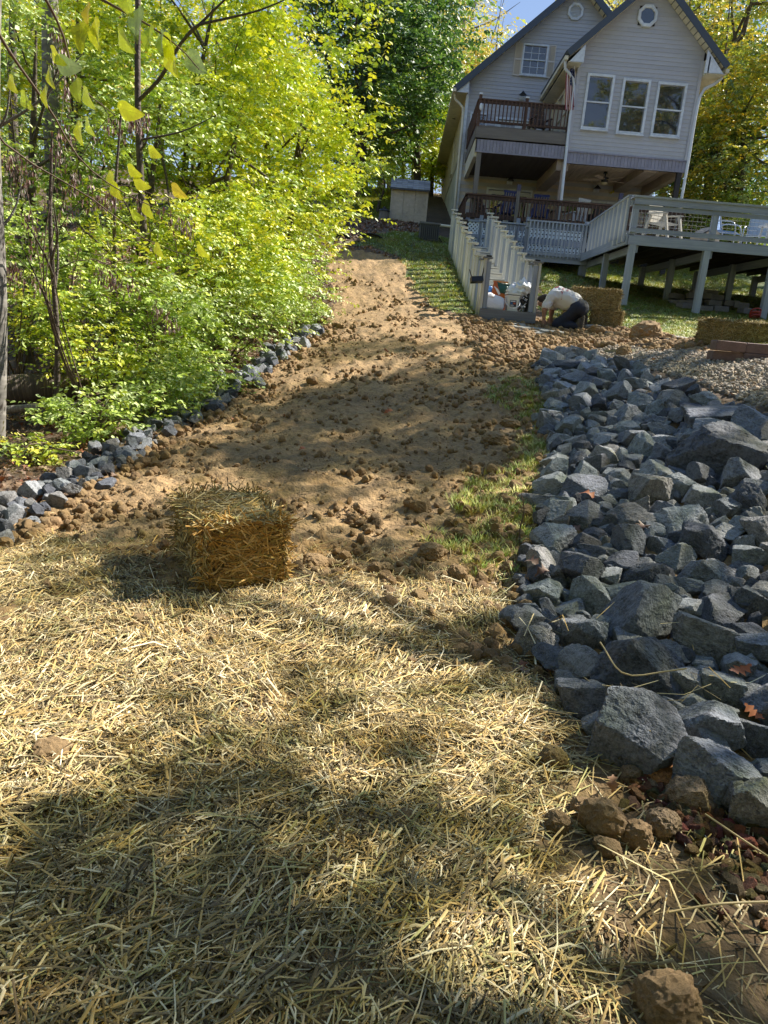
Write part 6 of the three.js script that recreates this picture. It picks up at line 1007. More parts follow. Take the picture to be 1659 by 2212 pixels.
// fallen leaves
function lobedLeaf(curl, lobes = 4) {
  const pts = []; for (let k = 0; k <= lobes * 4; k++) { const t = k / (lobes * 4), w = 0.36 * Math.sin(Math.PI * Math.pow(t, 0.8)) * (0.62 + 0.38 * Math.cos(t * lobes * 6.28)) + 0.015; pts.push([w, t]); }
  const P = [], I = []; pts.forEach(([w, t], i) => { const c = curl * Math.sin(t * 3.0); P.push(-w, c + w * w * curl * 3, t - 0.5, 0, c - 0.01, t - 0.5, w, c + w * w * curl * 3, t - 0.5); if (i) { const k = i * 3; I.push(k - 3, k, k - 2, k, k + 1, k - 2, k - 2, k + 1, k - 1, k + 1, k + 2, k - 1); } });
  const g = new THREE.BufferGeometry(); g.setAttribute('position', new THREE.Float32BufferAttribute(P, 3)); g.setIndex(I); g.computeVertexNormals(); return g;
}
{
  seed(880); const lv = [lobedLeaf(0.25), lobedLeaf(-0.15), lobedLeaf(0.4, 3)], lm = new THREE.MeshPhysicalMaterial({ color: 0xffffff, roughness: 0.75, transmission: 0.25, thickness: 0, side: THREE.DoubleSide });
  const browns = [[0.25, 0.13, 0.06], [0.18, 0.10, 0.055], [0.33, 0.20, 0.11], [0.30, 0.10, 0.03], [0.38, 0.27, 0.17]], litter = [], sparse = [];
  for (let k = 0; k < 120000 && litter.length < 15000; k++) { const z = -3 - 24 * Math.pow(rnd(), 1.4), x = rr(-12, 1); if (!view(x, z, 0.5) || zone(x, z) !== 'litter') continue; const s = rr(0.05, 0.11) * (1 + Math.max(0, -z - 12) * 0.04), c = browns[Math.floor(rnd() * 5)], f = rr(0.6, 1.2); litter.push([x, ground(x, z) + rr(0.005, 0.03), z, gauss() * 0.5, rnd() * 6, gauss() * 0.5, s, s, s * 1.2, c[0] * f, c[1] * f, c[2] * f]); }
  scatter('leaf_litter', 'brown fallen leaves carpeting the forest floor', 'fallen leaves', lv, lm, litter);
  for (let k = 0; k < 9000 && sparse.length < 420; k++) { const z = -4 - 18 * rnd(), x = rr(-2, 8); if (!view(x, z) || (zone(x, z) === 'soil' && rnd() > 0.12)) continue; const s = rr(0.04, 0.085), c = browns[Math.floor(rnd() * 5)]; sparse.push([x, ground(x, z) + 0.03, z, gauss() * 0.4, rnd() * 6, gauss() * 0.4, s, s, s * 1.3, ...c]); }
  scatter('fallen_leaves', 'few dry leaves scattered on grass, gravel and dirt', 'fallen leaves', lv, lm, sparse);
  const leafMat = [[0.42, 0.11, 0.02], [0.26, 0.13, 0.06], [0.40, 0.26, 0.15], [0.15, 0.07, 0.04]].map((c) => new THREE.MeshPhysicalMaterial({ color: lin(...c), roughness: 0.7, transmission: 0.25, thickness: 0, side: THREE.DoubleSide }));
  [[1267, 1078, 34, 0, 'bright orange curled oak leaf lying on the rocks in the upper middle'], [1372, 893, 20, 0, 'orange brown leaf on the rocks below the small grass patch'], [1330, 930, 20, 1, 'brown leaf standing between rocks left of the large boulder'], [1345, 922, 22, 1, 'brown oak leaf cluster on the upper rocks'], [1340, 1120, 44, 2, 'pale tan oak leaf in the sun on the rocks'], [1385, 1150, 40, 3, 'dark brown leaf wedged between rocks in the middle'], [1600, 1440, 44, 0, 'bright orange oak leaf at the right edge above the sunlit block'], [1630, 1535, 36, 0, 'orange leaf lying flat at the right edge of the rocks'], [1240, 1138, 32, 3, 'dark dry leaf below the rounded pale rock'], [1150, 1222, 36, 3, 'dark curled leaf at the grass edge by the stick'], [1170, 1240, 34, 3, 'reddish dark clump of dry leaves beside the mossy-pale rock'], [652, 972, 20, 0, 'small red leaf on the open dirt path'], [660, 1018, 20, 2, 'small pale leaf on the open dirt path'], [840, 890, 20, 0, 'small orange leaf on the middle of the dirt path'], [1325, 1695, 36, 1, 'green-brown oak leaf on the soil below the rocks']].forEach(([u, v, w, mi, label]) => {
    const q = gp(u, v), onRock = inside(rockPoly, q.x, q.z), dist = q.distanceTo(V(0, CAM.h, 0)), s = w * dist / CAM.f, lf = obj('fallen_leaf', lv[Math.floor(rnd() * 3)], leafMat[mi]);
    const up = onRock ? 0.2 : 0.03, p = V(0, CAM.h, 0).add(q.clone().sub(V(0, CAM.h, 0)).multiplyScalar(1 - up * 1.4 / dist)); lf.position.copy(p); lf.rotation.set(rr(0.1, 0.6), rnd() * 6, rr(-0.4, 0.4)); lf.scale.set(s, s, s * 1.1); tag(lf, label, 'leaf');
  });
  const q = gp(1124, 1180), st = obj('stick', tube([V(0, 0, 0), V(-0.01, 0.12, -0.04), V(0.005, 0.25, -0.06), V(-0.02, 0.36, -0.1)], [0.007, 0.005, 0.003], 6), M.twig); st.position.copy(q).add(V(0, -0.02, 0)); tag(st, 'thin crooked stick standing in the grass beside the rocks', 'stick');
  const long = (label, pts) => { const t = obj('straw_stalk', tube(pts.map(([u, v, dy]) => gp(u, v).add(V(0, dy, 0)).lerp(V(0, CAM.h, 0), dy * 0.25)), [0.0035, 0.0035], 5), M.strawStem); tag(t, label, 'straw'); };
  long('long bent straw stem lying across the lower rocks', [[1285, 1455, 0.16], [1340, 1535, 0.17], [1420, 1532, 0.18], [1465, 1530, 0.19]]);
  long('long straw stem slanting down to the right edge over the red gravel', [[1520, 1775, 0.03], [1590, 1830, 0.04], [1680, 1885, 0.03]]);
  long('long straw stem reaching the right edge over the dark soil', [[1440, 1990, 0.03], [1540, 1985, 0.05], [1680, 1978, 0.05]]);
}
// ---------------------------------------------------------------- leaves, shrubs and trees
seed(901);
function leafGeo(w, fold, bend) {
  const P = [0, 0, 0, 0, fold * -0.4, 0.42, 0, bend, 1, -w, fold, 0.36, -w * 0.75, fold * 0.8 + bend * 0.4, 0.7, w, fold, 0.36, w * 0.75, fold * 0.8 + bend * 0.4, 0.7];
  const g = new THREE.BufferGeometry(); g.setAttribute('position', new THREE.Float32BufferAttribute(P, 3)); g.setIndex([0, 1, 3, 3, 1, 4, 4, 1, 2, 0, 5, 1, 5, 6, 1, 6, 2, 1]); g.computeVertexNormals(); return g;
}
const leaves = [leafGeo(0.30, 0.06, -0.12), leafGeo(0.26, 0.10, -0.25), leafGeo(0.34, 0.03, 0.05)];
const leafMat = (c, tr = 0.5, rough = 0.5) => new THREE.MeshPhysicalMaterial({ color: lin(...c), roughness: rough, transmission: tr, thickness: 0, side: THREE.DoubleSide });
const LM = { thicket: leafMat([1, 1, 1], 0.5, 0.55), forest: leafMat([1, 1, 1], 0.6, 0.6) };
const PAL = {
  lime: [[0.60, 0.68, 0.04], [0.72, 0.76, 0.04], [0.46, 0.58, 0.05], [0.82, 0.78, 0.05], [0.30, 0.42, 0.05]],
  green: [[0.40, 0.54, 0.06], [0.48, 0.62, 0.07], [0.28, 0.40, 0.06], [0.60, 0.68, 0.08], [0.50, 0.60, 0.2]],
  deep: [[0.09, 0.19, 0.03], [0.14, 0.27, 0.045], [0.06, 0.13, 0.03], [0.22, 0.36, 0.06]],
  gold: [[0.82, 0.70, 0.12], [0.74, 0.66, 0.20], [0.82, 0.60, 0.10], [0.58, 0.62, 0.10], [0.70, 0.66, 0.24]],
  mix: [[0.50, 0.54, 0.06], [0.34, 0.44, 0.06], [0.74, 0.66, 0.06], [0.22, 0.30, 0.06], [0.80, 0.60, 0.06]],
  brown: [[0.20, 0.12, 0.08], [0.15, 0.09, 0.06], [0.26, 0.16, 0.10]],
};
// leaves hang along short twigs; twigs gather in clumps, so the crown keeps gaps and an uneven outline
function foliage(parent, name, c, rad, o) {
  const items = [], m = new THREE.Matrix4(), q = new THREE.Quaternion(), q2 = new THREE.Quaternion(), e = new THREE.Euler(), pal = PAL[o.pal], clumps = [];
  for (let k = 0; k < o.clumps; k++) { let p; do p = V(rr(-1, 1), rr(-1, 1), rr(-1, 1)); while (p.lengthSq() > 1 || (p.lengthSq() < (o.hollow ?? 0.12))); clumps.push([p.multiply(V(...rad)).add(c), rr(0.65, 1.25)]); }
  const total = o.n, twigs = Math.ceil(total / 9);
  for (let t = 0; t < twigs; t++) {
    const [cc, cs] = clumps[Math.floor(rnd() * clumps.length)], sp = (o.spread || 0.5) * cs, p = cc.clone().add(V(gauss() * sp, gauss() * sp * 0.6, gauss() * sp)); if (o.keep && !o.keep(p)) continue;
    const out = p.clone().sub(c).setY(0).normalize().multiplyScalar(0.5).add(V(gauss(), gauss() * 0.35 - 0.1, gauss())).normalize(), L = o.leaf * rr(3, 6), side = V(-out.z, 0, out.x).normalize(), cl = pal[Math.floor(rnd() * pal.length)], tone = rr(0.75, 1.2);
    for (let k = 0; k < 9; k++) {
      const s = k % 2 ? 1 : -1, base = p.clone().addScaledVector(out, L * (k / 9)).add(V(0, -0.06 * L * (k / 9) ** 2, 0)), dir = out.clone().multiplyScalar(0.6).addScaledVector(side, s * 0.9).add(V(gauss() * 0.3, -0.25 + gauss() * 0.3 - (o.hang || 0), gauss() * 0.3)).normalize();
      const up = V(gauss() * 0.55, 1, gauss() * 0.55).addScaledVector(dir, -dir.y).normalize(), x = up.clone().cross(dir).normalize(), sz = o.leaf * rr(0.65, 1.25), f = tone * rr(0.85, 1.15);
      m.makeBasis(x.multiplyScalar(sz), dir.clone().cross(x).normalize().multiplyScalar(sz), dir.multiplyScalar(sz)); m.setPosition(base.sub(parent.position)); items.push([m.clone(), cl[0] * f, cl[1] * f, cl[2] * f]);
    }
  }
  const col = new THREE.Color(), part2 = part(name, parent); tag(part2, null, null, null, 'stuff');
  leaves.forEach((g, v) => { const mine = items.filter((_, i) => i % 3 === v); if (!mine.length) return; const im = shadows(new THREE.InstancedMesh(g, o.mat || LM.thicket, mine.length)); im.name = 'leaf_mass'; mine.forEach((it, i) => { im.setMatrixAt(i, it[0]); im.setColorAt(i, col.setRGB(it[1], it[2], it[3])); }); part2.add(im); });
}
// trunk with limbs that reach into the crown
function woodFrame(t, foot, c, rad, o) {
  const b = (p) => p.clone().sub(t.position), top = c.clone().add(V(rr(-0.2, 0.2) * rad[0], rad[1] * 0.55, rr(-0.2, 0.2) * rad[2])), mid = foot.clone().lerp(top, 0.5).add(V(gauss() * 0.15, 0, gauss() * 0.15)), r = o.trunk || 0.12;
  obj('trunk', tube([foot.clone().add(V(0, -0.15, 0)), foot.clone().lerp(mid, 0.4).add(V(gauss() * 0.05, 0, gauss() * 0.05)), mid, top].map(b), [r * 1.25, r, r * 0.75, r * 0.2], 9), o.bark || M.bark, t);
  for (let k = 0; k < (o.limbs ?? 9); k++) {
    const s = rr(0.3, 0.9), from = foot.clone().lerp(mid, Math.min(1, s * 1.6)).lerp(mid.clone().lerp(top, Math.max(0, s * 2 - 1)), s > 0.5 ? 1 : 0.0), to = c.clone().add(V(gauss() * 0.5 * rad[0], gauss() * 0.45 * rad[1] + 0.1, gauss() * 0.5 * rad[2])), m1 = from.clone().lerp(to, 0.5).add(V(gauss() * 0.12, -0.1 * from.distanceTo(to) * 0.5, gauss() * 0.12));
    obj('limb', tube([from, m1, to].map(b), [r * 0.4, r * 0.25, r * 0.06], 6), o.bark || M.bark, t);
  }
}
function tree(name, label, foot, c, rad, o) { const t = thing(name, label, o.cat || 'tree', foot); woodFrame(t, foot, c, rad, o); foliage(t, 'crown', c, rad, o); if (o.extra) o.extra(t); return t; }
function shrub(label, foot, c, rad, o) {
  const t = thing(o.name || 'shrub', label, 'shrub', foot);
  for (let k = 0; k < (o.stems || 6); k++) { const e = c.clone().add(V(gauss() * 0.5 * rad[0], rr(0, 0.8) * rad[1], gauss() * 0.5 * rad[2])), m = foot.clone().lerp(e, 0.5).add(V(gauss() * 0.15, 0.1, gauss() * 0.15)); obj('stem', tube([V(gauss() * 0.05, -0.05, gauss() * 0.05), m.sub(foot), e.sub(foot)], [0.016, 0.011, 0.004], 5), M.twig, t); }
  foliage(t, 'foliage', c, rad, o); return t;
}
const foot = (x, z) => V(x, ground(x, z), z);
const belowPx = (u, v, D, dx = 0) => { const p = at(u, v, D); return foot(p.x + dx, -D); };
// the thicket along the left of the path: saplings behind, shrubs in front
seed(910);
[['tall lime-green tree at the top of the thicket nearest the dark tree', 610, 130, 16.5, [2.1, 2.6, 2.2], 11000, 'lime', 0.11, 30], ['lime-green young tree at the top of the thicket behind the big hanging leaves', 420, 120, 14.5, [1.9, 2.3, 2.0], 10500, 'lime', 0.10, 28],
  ['yellow-green tree in the upper left behind the grey trunk', 215, 130, 14, [1.7, 2.2, 1.8], 8500, 'lime', 0.09, 24], ['green young tree at the upper left picture edge', 60, 230, 11.5, [1.3, 1.7, 1.4], 5200, 'green', 0.08, 16],
  ['bright young tree leaning over the path below the dark tree', 635, 325, 16.5, [1.35, 1.6, 1.6], 9000, 'lime', 0.105, 26], ['dense lime sapling in the middle of the thicket', 500, 340, 13.5, [1.5, 1.8, 1.6], 9500, 'lime', 0.09, 26],
  ['green sapling with a dark straight trunk in the middle of the thicket', 315, 360, 12, [1.2, 1.7, 1.4], 6200, 'green', 0.08, 22]].forEach(([label, u, v, D, rad, n, pal, leaf, clumps]) => { const c = at(u, v, D), f = foot(c.x - 0.25, c.z - 0.2); tree('sapling', label, f, c, rad, { n, pal, leaf, clumps: Math.round(clumps * 1.15), spread: 0.31, trunk: 0.075, limbs: 8, hollow: 0.05 }); });
[['tall leafy shrub overhanging the upper path on its left', 590, 520, 16, [1.1, 1.1, 1.3], 7500, 'lime', 0.085, 22], ['green shrub where the stone line meets the upper path', 610, 640, 14.2, [0.8, 0.75, 0.9], 4600, 'green', 0.075, 16], ['bright shrub in the middle of the thicket at head height', 490, 540, 12.5, [1.2, 1.0, 1.2], 6500, 'lime', 0.08, 20],
  ['round green shrub above the middle of the stone line', 500, 690, 11.6, [0.95, 0.75, 0.9], 5200, 'green', 0.07, 18], ['yellow-green shrub around the thin dark trunk', 330, 550, 11, [1.05, 0.9, 1.1], 5200, 'lime', 0.07, 18], ['leafy shrub in the centre of the thicket below the dark trunk', 350, 700, 10, [0.95, 0.7, 0.9], 5000, 'green', 0.065, 18],
  ['pale green shrub at the left with brown seed clusters above', 150, 590, 9.8, [0.9, 0.75, 0.9], 3600, 'green', 0.065, 14], ['sparse green shrub at the left picture edge above the fallen log', 50, 680, 8.9, [0.6, 0.42, 0.6], 1500, 'green', 0.06, 11], ['low bright shrub beside the stone line, right of the log', 430, 815, 9.4, [0.7, 0.42, 0.6], 3800, 'green', 0.06, 14],
  ['pale leafy shrub just above the fallen log', 235, 765, 8.6, [0.6, 0.36, 0.5], 2300, 'lime', 0.06, 13], ['low maple-like shrub in front of the log', 205, 890, 7.4, [0.42, 0.24, 0.35], 1700, 'green', 0.055, 11], ['small pale shrub at the left edge in front of the log', 70, 975, 6.6, [0.34, 0.12, 0.28], 700, 'lime', 0.05, 9], ['low green shrub between the log and the stone line', 300, 850, 8.2, [0.5, 0.32, 0.45], 2200, 'green', 0.055, 10],
  ['leafy green shrub at the left picture edge at mid height', 40, 560, 9.6, [0.8, 0.6, 0.7], 3000, 'green', 0.06, 13], ['yellow-green shrub just above the log near the left edge', 130, 690, 9.0, [0.7, 0.45, 0.6], 2600, 'lime', 0.055, 12], ['weedy shrub at the upper end of the stone line', 700, 690, 14.5, [0.4, 0.3, 0.4], 1300, 'green', 0.05, 7], ['leafy shrub at the head of the path by the wooden stake', 590, 470, 18.5, [1.0, 0.9, 1.1], 5200, 'lime', 0.09, 16]].forEach(([label, u, v, D, rad, n, pal, leaf, clumps]) => { const c = at(u, v, D), f = foot(c.x - 0.1, c.z); if (c.y - rad[1] > f.y + 0.4) { /* the stems reach up to it */ } shrub(label, f, c, rad, { n, pal, leaf, clumps, spread: Math.min(0.28, rad[1] * 0.45), hollow: 0.02 }); });
// bare thin trunks and the seed-hung shrub at the left
function trunk(label, pts, radii, mat, cat = 'tree') { const f = pts[0].clone(), t = thing('tree_trunk', label, cat, f); obj('trunk', tube(pts.map((p) => p.clone().sub(f)), radii, 10), mat, t); for (let k = 0; k < 4; k++) { const a = pts[1].clone().lerp(pts[2], rnd()), b2 = a.clone().add(V(gauss() * 0.5, rr(0.3, 1), gauss() * 0.4)); obj('limb', tube([a, a.clone().lerp(b2, 0.5).add(V(0.05, -0.05, 0)), b2].map((p) => p.sub(f)), [0.018, 0.012, 0.004], 5), mat, t); } return t; }
{
  const up = (u0, v0, u1, v1, D) => { const a = at(u0, v0, D), b = at(u1, v1, D); a.y = Math.min(a.y, ground(a.x, a.z)) - 0.1; return [a, a.clone().lerp(b, 0.35).add(V(0.03, 0, 0)), a.clone().lerp(b, 0.7).add(V(-0.03, 0, 0)), b]; };
  trunk('pale ribbed trunk cut by the left picture edge', up(-22, 800, -20, -60, 7.6), [0.11, 0.105, 0.1, 0.095], M.barkGray); trunk('smooth grey trunk in the upper left behind the leaves', up(128, 800, 108, -60, 12.4), [0.16, 0.15, 0.13, 0.12], M.barkGray); trunk('dark straight slender trunk in the upper middle of the thicket', up(312, 780, 298, -40, 10.6), [0.055, 0.05, 0.042, 0.035], M.bark);
  trunk('thin brown stem rising at the left in front of the shrubs', up(118, 860, 112, 300, 8.2), [0.035, 0.03, 0.024, 0.012], M.bark); trunk('slender leaning stem left of the centre of the thicket', up(232, 830, 262, 240, 10), [0.03, 0.028, 0.022, 0.012], M.bark);
  // long bare limbs of the dark slender trunk, crossing the top of the thicket
  const host = scene.children.find((o) => o.userData.label && o.userData.label.startsWith('dark straight slender')), lp = (l) => l.map(([u, v, D]) => at(u, v, D).sub(host.position));
  obj('limb', tube(lp([[303, 214, 10.6], [345, 170, 10.4], [392, 92, 10.1], [440, 44, 9.8], [500, -15, 9.5]]), [0.026, 0.024, 0.02, 0.016, 0.01], 7), M.bark, host); obj('limb', tube(lp([[400, 82, 10.05], [425, 56, 9.8], [480, 42, 9.6], [560, 22, 9.3], [660, -20, 9]]), [0.018, 0.016, 0.013, 0.009, 0.004], 7), M.bark, host);
  // the dried seed clusters
  seed(925); const c = at(190, 330, 7.8), sf = foot(c.x, c.z), s = thing('seed_shrub', 'bare shrub hung with dry brown seed clusters at the upper left', 'shrub', sf);
  const lines = [[[100, 640], [150, 400], [240, 250], [330, 230]], [[95, 620], [120, 360], [140, 150], [120, 20]], [[100, 640], [60, 420], [20, 300]], [[120, 520], [230, 400], [330, 420], [420, 470]], [[110, 600], [200, 560], [300, 610], [390, 680]], [[100, 640], [40, 560], [-20, 540]]];
  const its = []; for (const l of lines) { const pts = l.map(([u, v], i) => at(u, v, 7.8 + 0.15 * i).sub(sf)); obj('stem', tube([V(0, -0.05, 0), ...pts], [0.009, 0.007, 0.005, 0.002], 5), M.twig, s); const cv = new THREE.CatmullRomCurve3(pts); for (let k = 0; k < 26; k++) { const p = cv.getPoint(rr(0.25, 1)).add(V(gauss() * 0.06, -0.05, gauss() * 0.06)); for (let j = 0; j < 9; j++) its.push([p.x + gauss() * 0.028, p.y - rnd() * 0.16, p.z + gauss() * 0.028, rr(1.2, 1.9), rnd() * 6, gauss() * 0.3, 0.03, 0.03, 0.055, rr(0.16, 0.28), rr(0.1, 0.15), rr(0.08, 0.11)]); } }
  const sc = part('seed_clusters', s); tag(sc, null, null, null, 'stuff'); scatter('seed_heads', null, null, leaves, LM.thicket, its, sc);
  // fallen log
  const a = at(-60, 855, 8.1), b = at(190, 838, 8.6), lg = thing('fallen_log', 'thick mossy fallen log lying at the left edge among the shrubs', 'log', a); obj('bole', tube([V(0, 0, 0), b.clone().sub(a).multiplyScalar(0.5).add(V(0, 0.04, 0)), b.clone().sub(a)], [0.19, 0.17, 0.14], 12), M.bark, lg); obj('branch_stub', tube([b.clone().sub(a).multiplyScalar(0.6), b.clone().sub(a).multiplyScalar(0.64).add(V(0.03, -0.28, 0.12))], [0.06, 0.05], 8), M.barkGray, lg);
  const a2 = at(-40, 890, 7.8), b2 = at(235, 873, 8.2), pl = thing('fallen_branch', 'pale barkless branch lying under the fallen log', 'branch', a2); obj('bole', tube([V(0, 0, 0), b2.clone().sub(a2).multiplyScalar(0.5).add(V(0, 0.02, 0)), b2.clone().sub(a2)], [0.045, 0.04, 0.03], 8), M.barkGray, pl); obj('twig', tube([b2.clone().sub(a2).multiplyScalar(0.7), b2.clone().sub(a2).multiplyScalar(0.85).add(V(0, 0.1, 0.05))], [0.015, 0.006], 5), M.barkGray, pl);
}
// large leaves on the branch that hangs close to the camera
function bigLeaf() {
  const g = new THREE.PlaneGeometry(1, 1, 8, 14), p = g.attributes.position, P2 = [];
  for (let i = 0; i < p.count; i++) { const t = p.getY(i) + 0.5, s = p.getX(i) * 2, w = 0.31 * Math.pow(Math.sin(Math.PI * Math.pow(clamp(t, 0.001, 0.999), 0.72)), 0.75) * (1 - 0.25 * t) + 0.002, ser = Math.abs(s) > 0.9 ? 1 + 0.05 * Math.sin(t * 90) : 1, vein = 0.012 * Math.sin((t * 7 - Math.abs(s) * 1.4) * 6.28); p.setXYZ(i, s * w * ser, 0.2 * Math.abs(s) * w + vein * w * 3 - 0.16 * t * t + 0.03 * Math.sin(t * 9 + s * 2) * Math.abs(s), t); }
  g.computeVertexNormals(); return g;
}
{
  seed(940); const bl = bigLeaf(), veinTex = tex(128, 256, (s, t) => { const x = Math.abs(s - 0.5) * 2, v = Math.abs((t * 7 - x * 1.4) % 1 - 0.5) * 2, m = x < 0.05 ? 0.8 : v > 0.9 ? 0.85 : 1, q = 0.94 + 0.12 * (midN(s, t) - 0.5); return [m * q, m * q, m * q]; }, 1, true);
  const mats = [[0.80, 0.84, 0.05], [0.66, 0.78, 0.07], [0.34, 0.46, 0.2], [0.82, 0.66, 0.06]].map((c) => { const m = leafMat(c, 0.6, 0.5); m.map = veinTex; return m; });
  const o = at(-120, -260, 3.2), br = thing('hanging_branch', 'thin branch with large yellow-green toothed leaves hanging near the camera at the top left', 'branch', o), rel = (u, v, D) => at(u, v, D).sub(o);
  // the branch belongs to a small tree left of the frame
  const ft = foot(-3.2, -2.2); obj('trunk', tube([ft.clone().add(V(0, -0.1, 0)).sub(o), ft.clone().lerp(o, 0.5).sub(o), V(0, 0, 0)], [0.05, 0.04, 0.022], 8), M.bark, br);
  const twigs = [[[-120, -260, 3.2], [120, -60, 3.1], [240, 10, 3.0], [330, 60, 2.95], [400, 115, 2.9], [430, 150, 2.9]], [[-120, -260, 3.2], [60, -60, 3.4], [130, 60, 3.6], [170, 180, 3.7], [250, 250, 3.8]], [[-120, -260, 3.2], [-10, 60, 3.8], [110, 240, 4.2], [170, 340, 4.3], [240, 400, 4.4], [380, 470, 4.5]], [[-120, -260, 3.2], [0, 300, 4.6], [200, 430, 4.9], [320, 520, 5.0], [430, 560, 5.0]]];
  for (const t of twigs) obj('twig', tube(t.map((q) => rel(...q)), [0.012, 0.009, 0.005, 0.002], 6), M.twig, br);
  // base pixel, length in pixels, direction in the picture (0 = down, + = to the right), face tilt, colour
  [[190, 8, 45, -0.2, 0, 3], [265, -30, 70, 0.2, 0.3, 1], [300, 15, 80, -0.2, 0.6, 2], [205, 40, 75, 0.0, 0.2, 0], [178, 45, 70, -0.15, 0.3, 0], [325, 55, 58, -0.3, 0.2, 1], [348, 68, 55, -0.1, 0.7, 2], [352, 75, 66, 0.3, 0.3, 0], [362, 100, 75, 0.2, 0.2, 0], [402, 115, 62, 0.75, 0.9, 2], [110, 105, 50, 0.6, 0.6, 0], [120, 135, 60, 1.3, 0.9, 2], [105, 145, 50, 0.1, 0.3, 0], [98, 185, 50, -0.1, 0.3, 0], [165, 170, 52, 0.0, 0.4, 1], [180, 190, 54, 0.35, 0.2, 1], [255, 232, 60, 1.2, 0.7, 0], [168, 262, 56, 0.05, 0.3, 0], [185, 255, 46, 0.3, 0.8, 1], [275, 360, 40, 0.9, 0.5, 0], [235, 370, 46, 0.25, 0.3, 0], [240, 395, 46, 0.5, 0.4, 0], [288, 390, 42, 1.1, 0.5, 0], [370, 400, 46, 0.8, 0.3, 3], [310, 435, 46, 0.4, 0.3, 0], [282, 460, 34, 1.1, 0.5, 1], [320, 320, 36, 0.9, 0.6, 0], [425, 530, 40, 0.7, 0.5, 0], [335, 525, 38, 0.4, 0.3, 0], [20, 165, 40, 0.3, 0.3, 0], [45, 200, 46, 0.5, 0.3, 1], [255, 65, 64, 0.5, 0.8, 1]].forEach(([u, v, L, ang, face, mi]) => {
    const D = v < 180 && u > 150 ? 2.95 : v < 260 ? 3.6 : v < 340 ? 4.2 : 4.7, a = at(u, v, D), b = at(u + Math.sin(ang) * L, v + Math.cos(ang) * L, D - 0.05), dir = b.clone().sub(a), len = dir.length(); dir.normalize();
    const toCam = V(0, CAM.h, 0).sub(a).normalize().addScaledVector(SUN, -1.1).add(V(Math.sin(face * 2 + u) * face, 0.3 * face, 0)).normalize(), x = toCam.clone().cross(dir).normalize(), y = dir.clone().cross(x).normalize(), m = new THREE.Matrix4().makeBasis(x.multiplyScalar(len * 0.95), y.multiplyScalar(len * 0.9), dir.multiplyScalar(len * 0.9)); m.setPosition(a.sub(o));
    const lf = obj('leaf', bl, mats[mi], br); m.decompose(lf.position, lf.quaternion, lf.scale);
  });
}
// trees behind and beside the house
seed(960);
tree('oak_tree', 'big dark green tree between the thicket and the house', belowPx(760, 440, 33), at(830, 70, 33), [3.0, 4.4, 3.2], { n: 21000, pal: 'deep', leaf: 0.19, clumps: 70, spread: 0.75, trunk: 0.26, limbs: 12, mat: LM.forest });
tree('oak_tree', 'green tree above the shed in front of the yellow trees', belowPx(900, 430, 37), at(880, 180, 36), [2.0, 2.6, 2.2], { n: 8000, pal: 'green', leaf: 0.18, clumps: 36, spread: 0.6, trunk: 0.16, limbs: 8, mat: LM.forest });
[['golden autumn tree with sky behind it left of the main gable', 1045, 215, 44, [2.2, 3.6, 2.4], 6000, 'gold', 0.2], ['pale yellow tree touching the left roof edge', 965, 260, 43, [2.6, 4.6, 2.6], 8000, 'gold', 0.19], ['yellow-green tree at the top centre edge of the picture', 960, 90, 46, [2.2, 4.5, 2.4], 6500, 'gold', 0.2], ['golden tree behind the peak of the main gable', 1330, -10, 50, [3.0, 3.4, 3], 5500, 'gold', 0.2], ['thin half-bare tree against the blue sky', 1010, 10, 52, [2.2, 4, 2], 2000, 'gold', 0.16]].forEach(([label, u, v, D, rad, n, pal, leaf]) => tree('autumn_tree', label, belowPx(u, 440, D), at(u, v, D), rad, { n, pal, leaf, clumps: 46, spread: 0.6, trunk: 0.18, limbs: 12, mat: LM.forest, bark: M.barkGray }));
tree('oak_tree', 'bright lime tree behind the shed at the head of the path', belowPx(790, 425, 39), at(770, 290, 38), [2.6, 2.2, 2.4], { n: 9000, pal: 'lime', leaf: 0.19, clumps: 34, spread: 0.55, trunk: 0.12, limbs: 8, mat: LM.forest });
tree('oak_tree', 'yellow-green tree right behind the shed roof', belowPx(930, 425, 40), at(915, 300, 39), [2.0, 2.2, 2.2], { n: 7000, pal: 'lime', leaf: 0.18, clumps: 26, spread: 0.5, trunk: 0.12, limbs: 8, mat: LM.forest });
tree('shed_tree', 'small yellow tree beside the shed roof', belowPx(815, 445, 29), at(812, 372, 29), [0.75, 0.8, 0.7], { n: 1800, pal: 'lime', leaf: 0.12, clumps: 12, spread: 0.25, trunk: 0.05, limbs: 5, mat: LM.forest });
[['yellow-green tree filling the upper right corner', 1600, 60, 31, [3.0, 4.2, 3], 15000, 'mix', 0.17], ['tall golden-green tree right of the gable peak', 1500, 20, 36, [2.6, 3.6, 2.6], 10000, 'gold', 0.17], ['yellow-green tree at the right picture edge above the deck', 1620, 300, 29, [2.8, 2.8, 2.8], 15000, 'mix', 0.16], ['shaded green tree behind the right corner of the porch', 1540, 400, 31, [2.2, 2.6, 2.4], 11000, 'deep', 0.15], ['low leafy tree behind the grey deck rail', 1470, 500, 29, [2.6, 1.6, 2], 9000, 'mix', 0.14], ['bushy tree behind the chairs on the grey deck', 1610, 520, 28, [2.2, 1.6, 2], 8000, 'green', 0.14], ['dark tree behind the tall golden-green one', 1530, 180, 38, [3.4, 4.2, 3], 12000, 'deep', 0.19]].forEach(([label, u, v, D, rad, n, pal, leaf]) => { const c = at(u, v, D); tree('woodland_tree', label, foot(c.x, c.z - 0.3), c, rad, { n, pal, leaf, clumps: 50, spread: 0.55, trunk: 0.16, limbs: 9, mat: LM.forest }); });
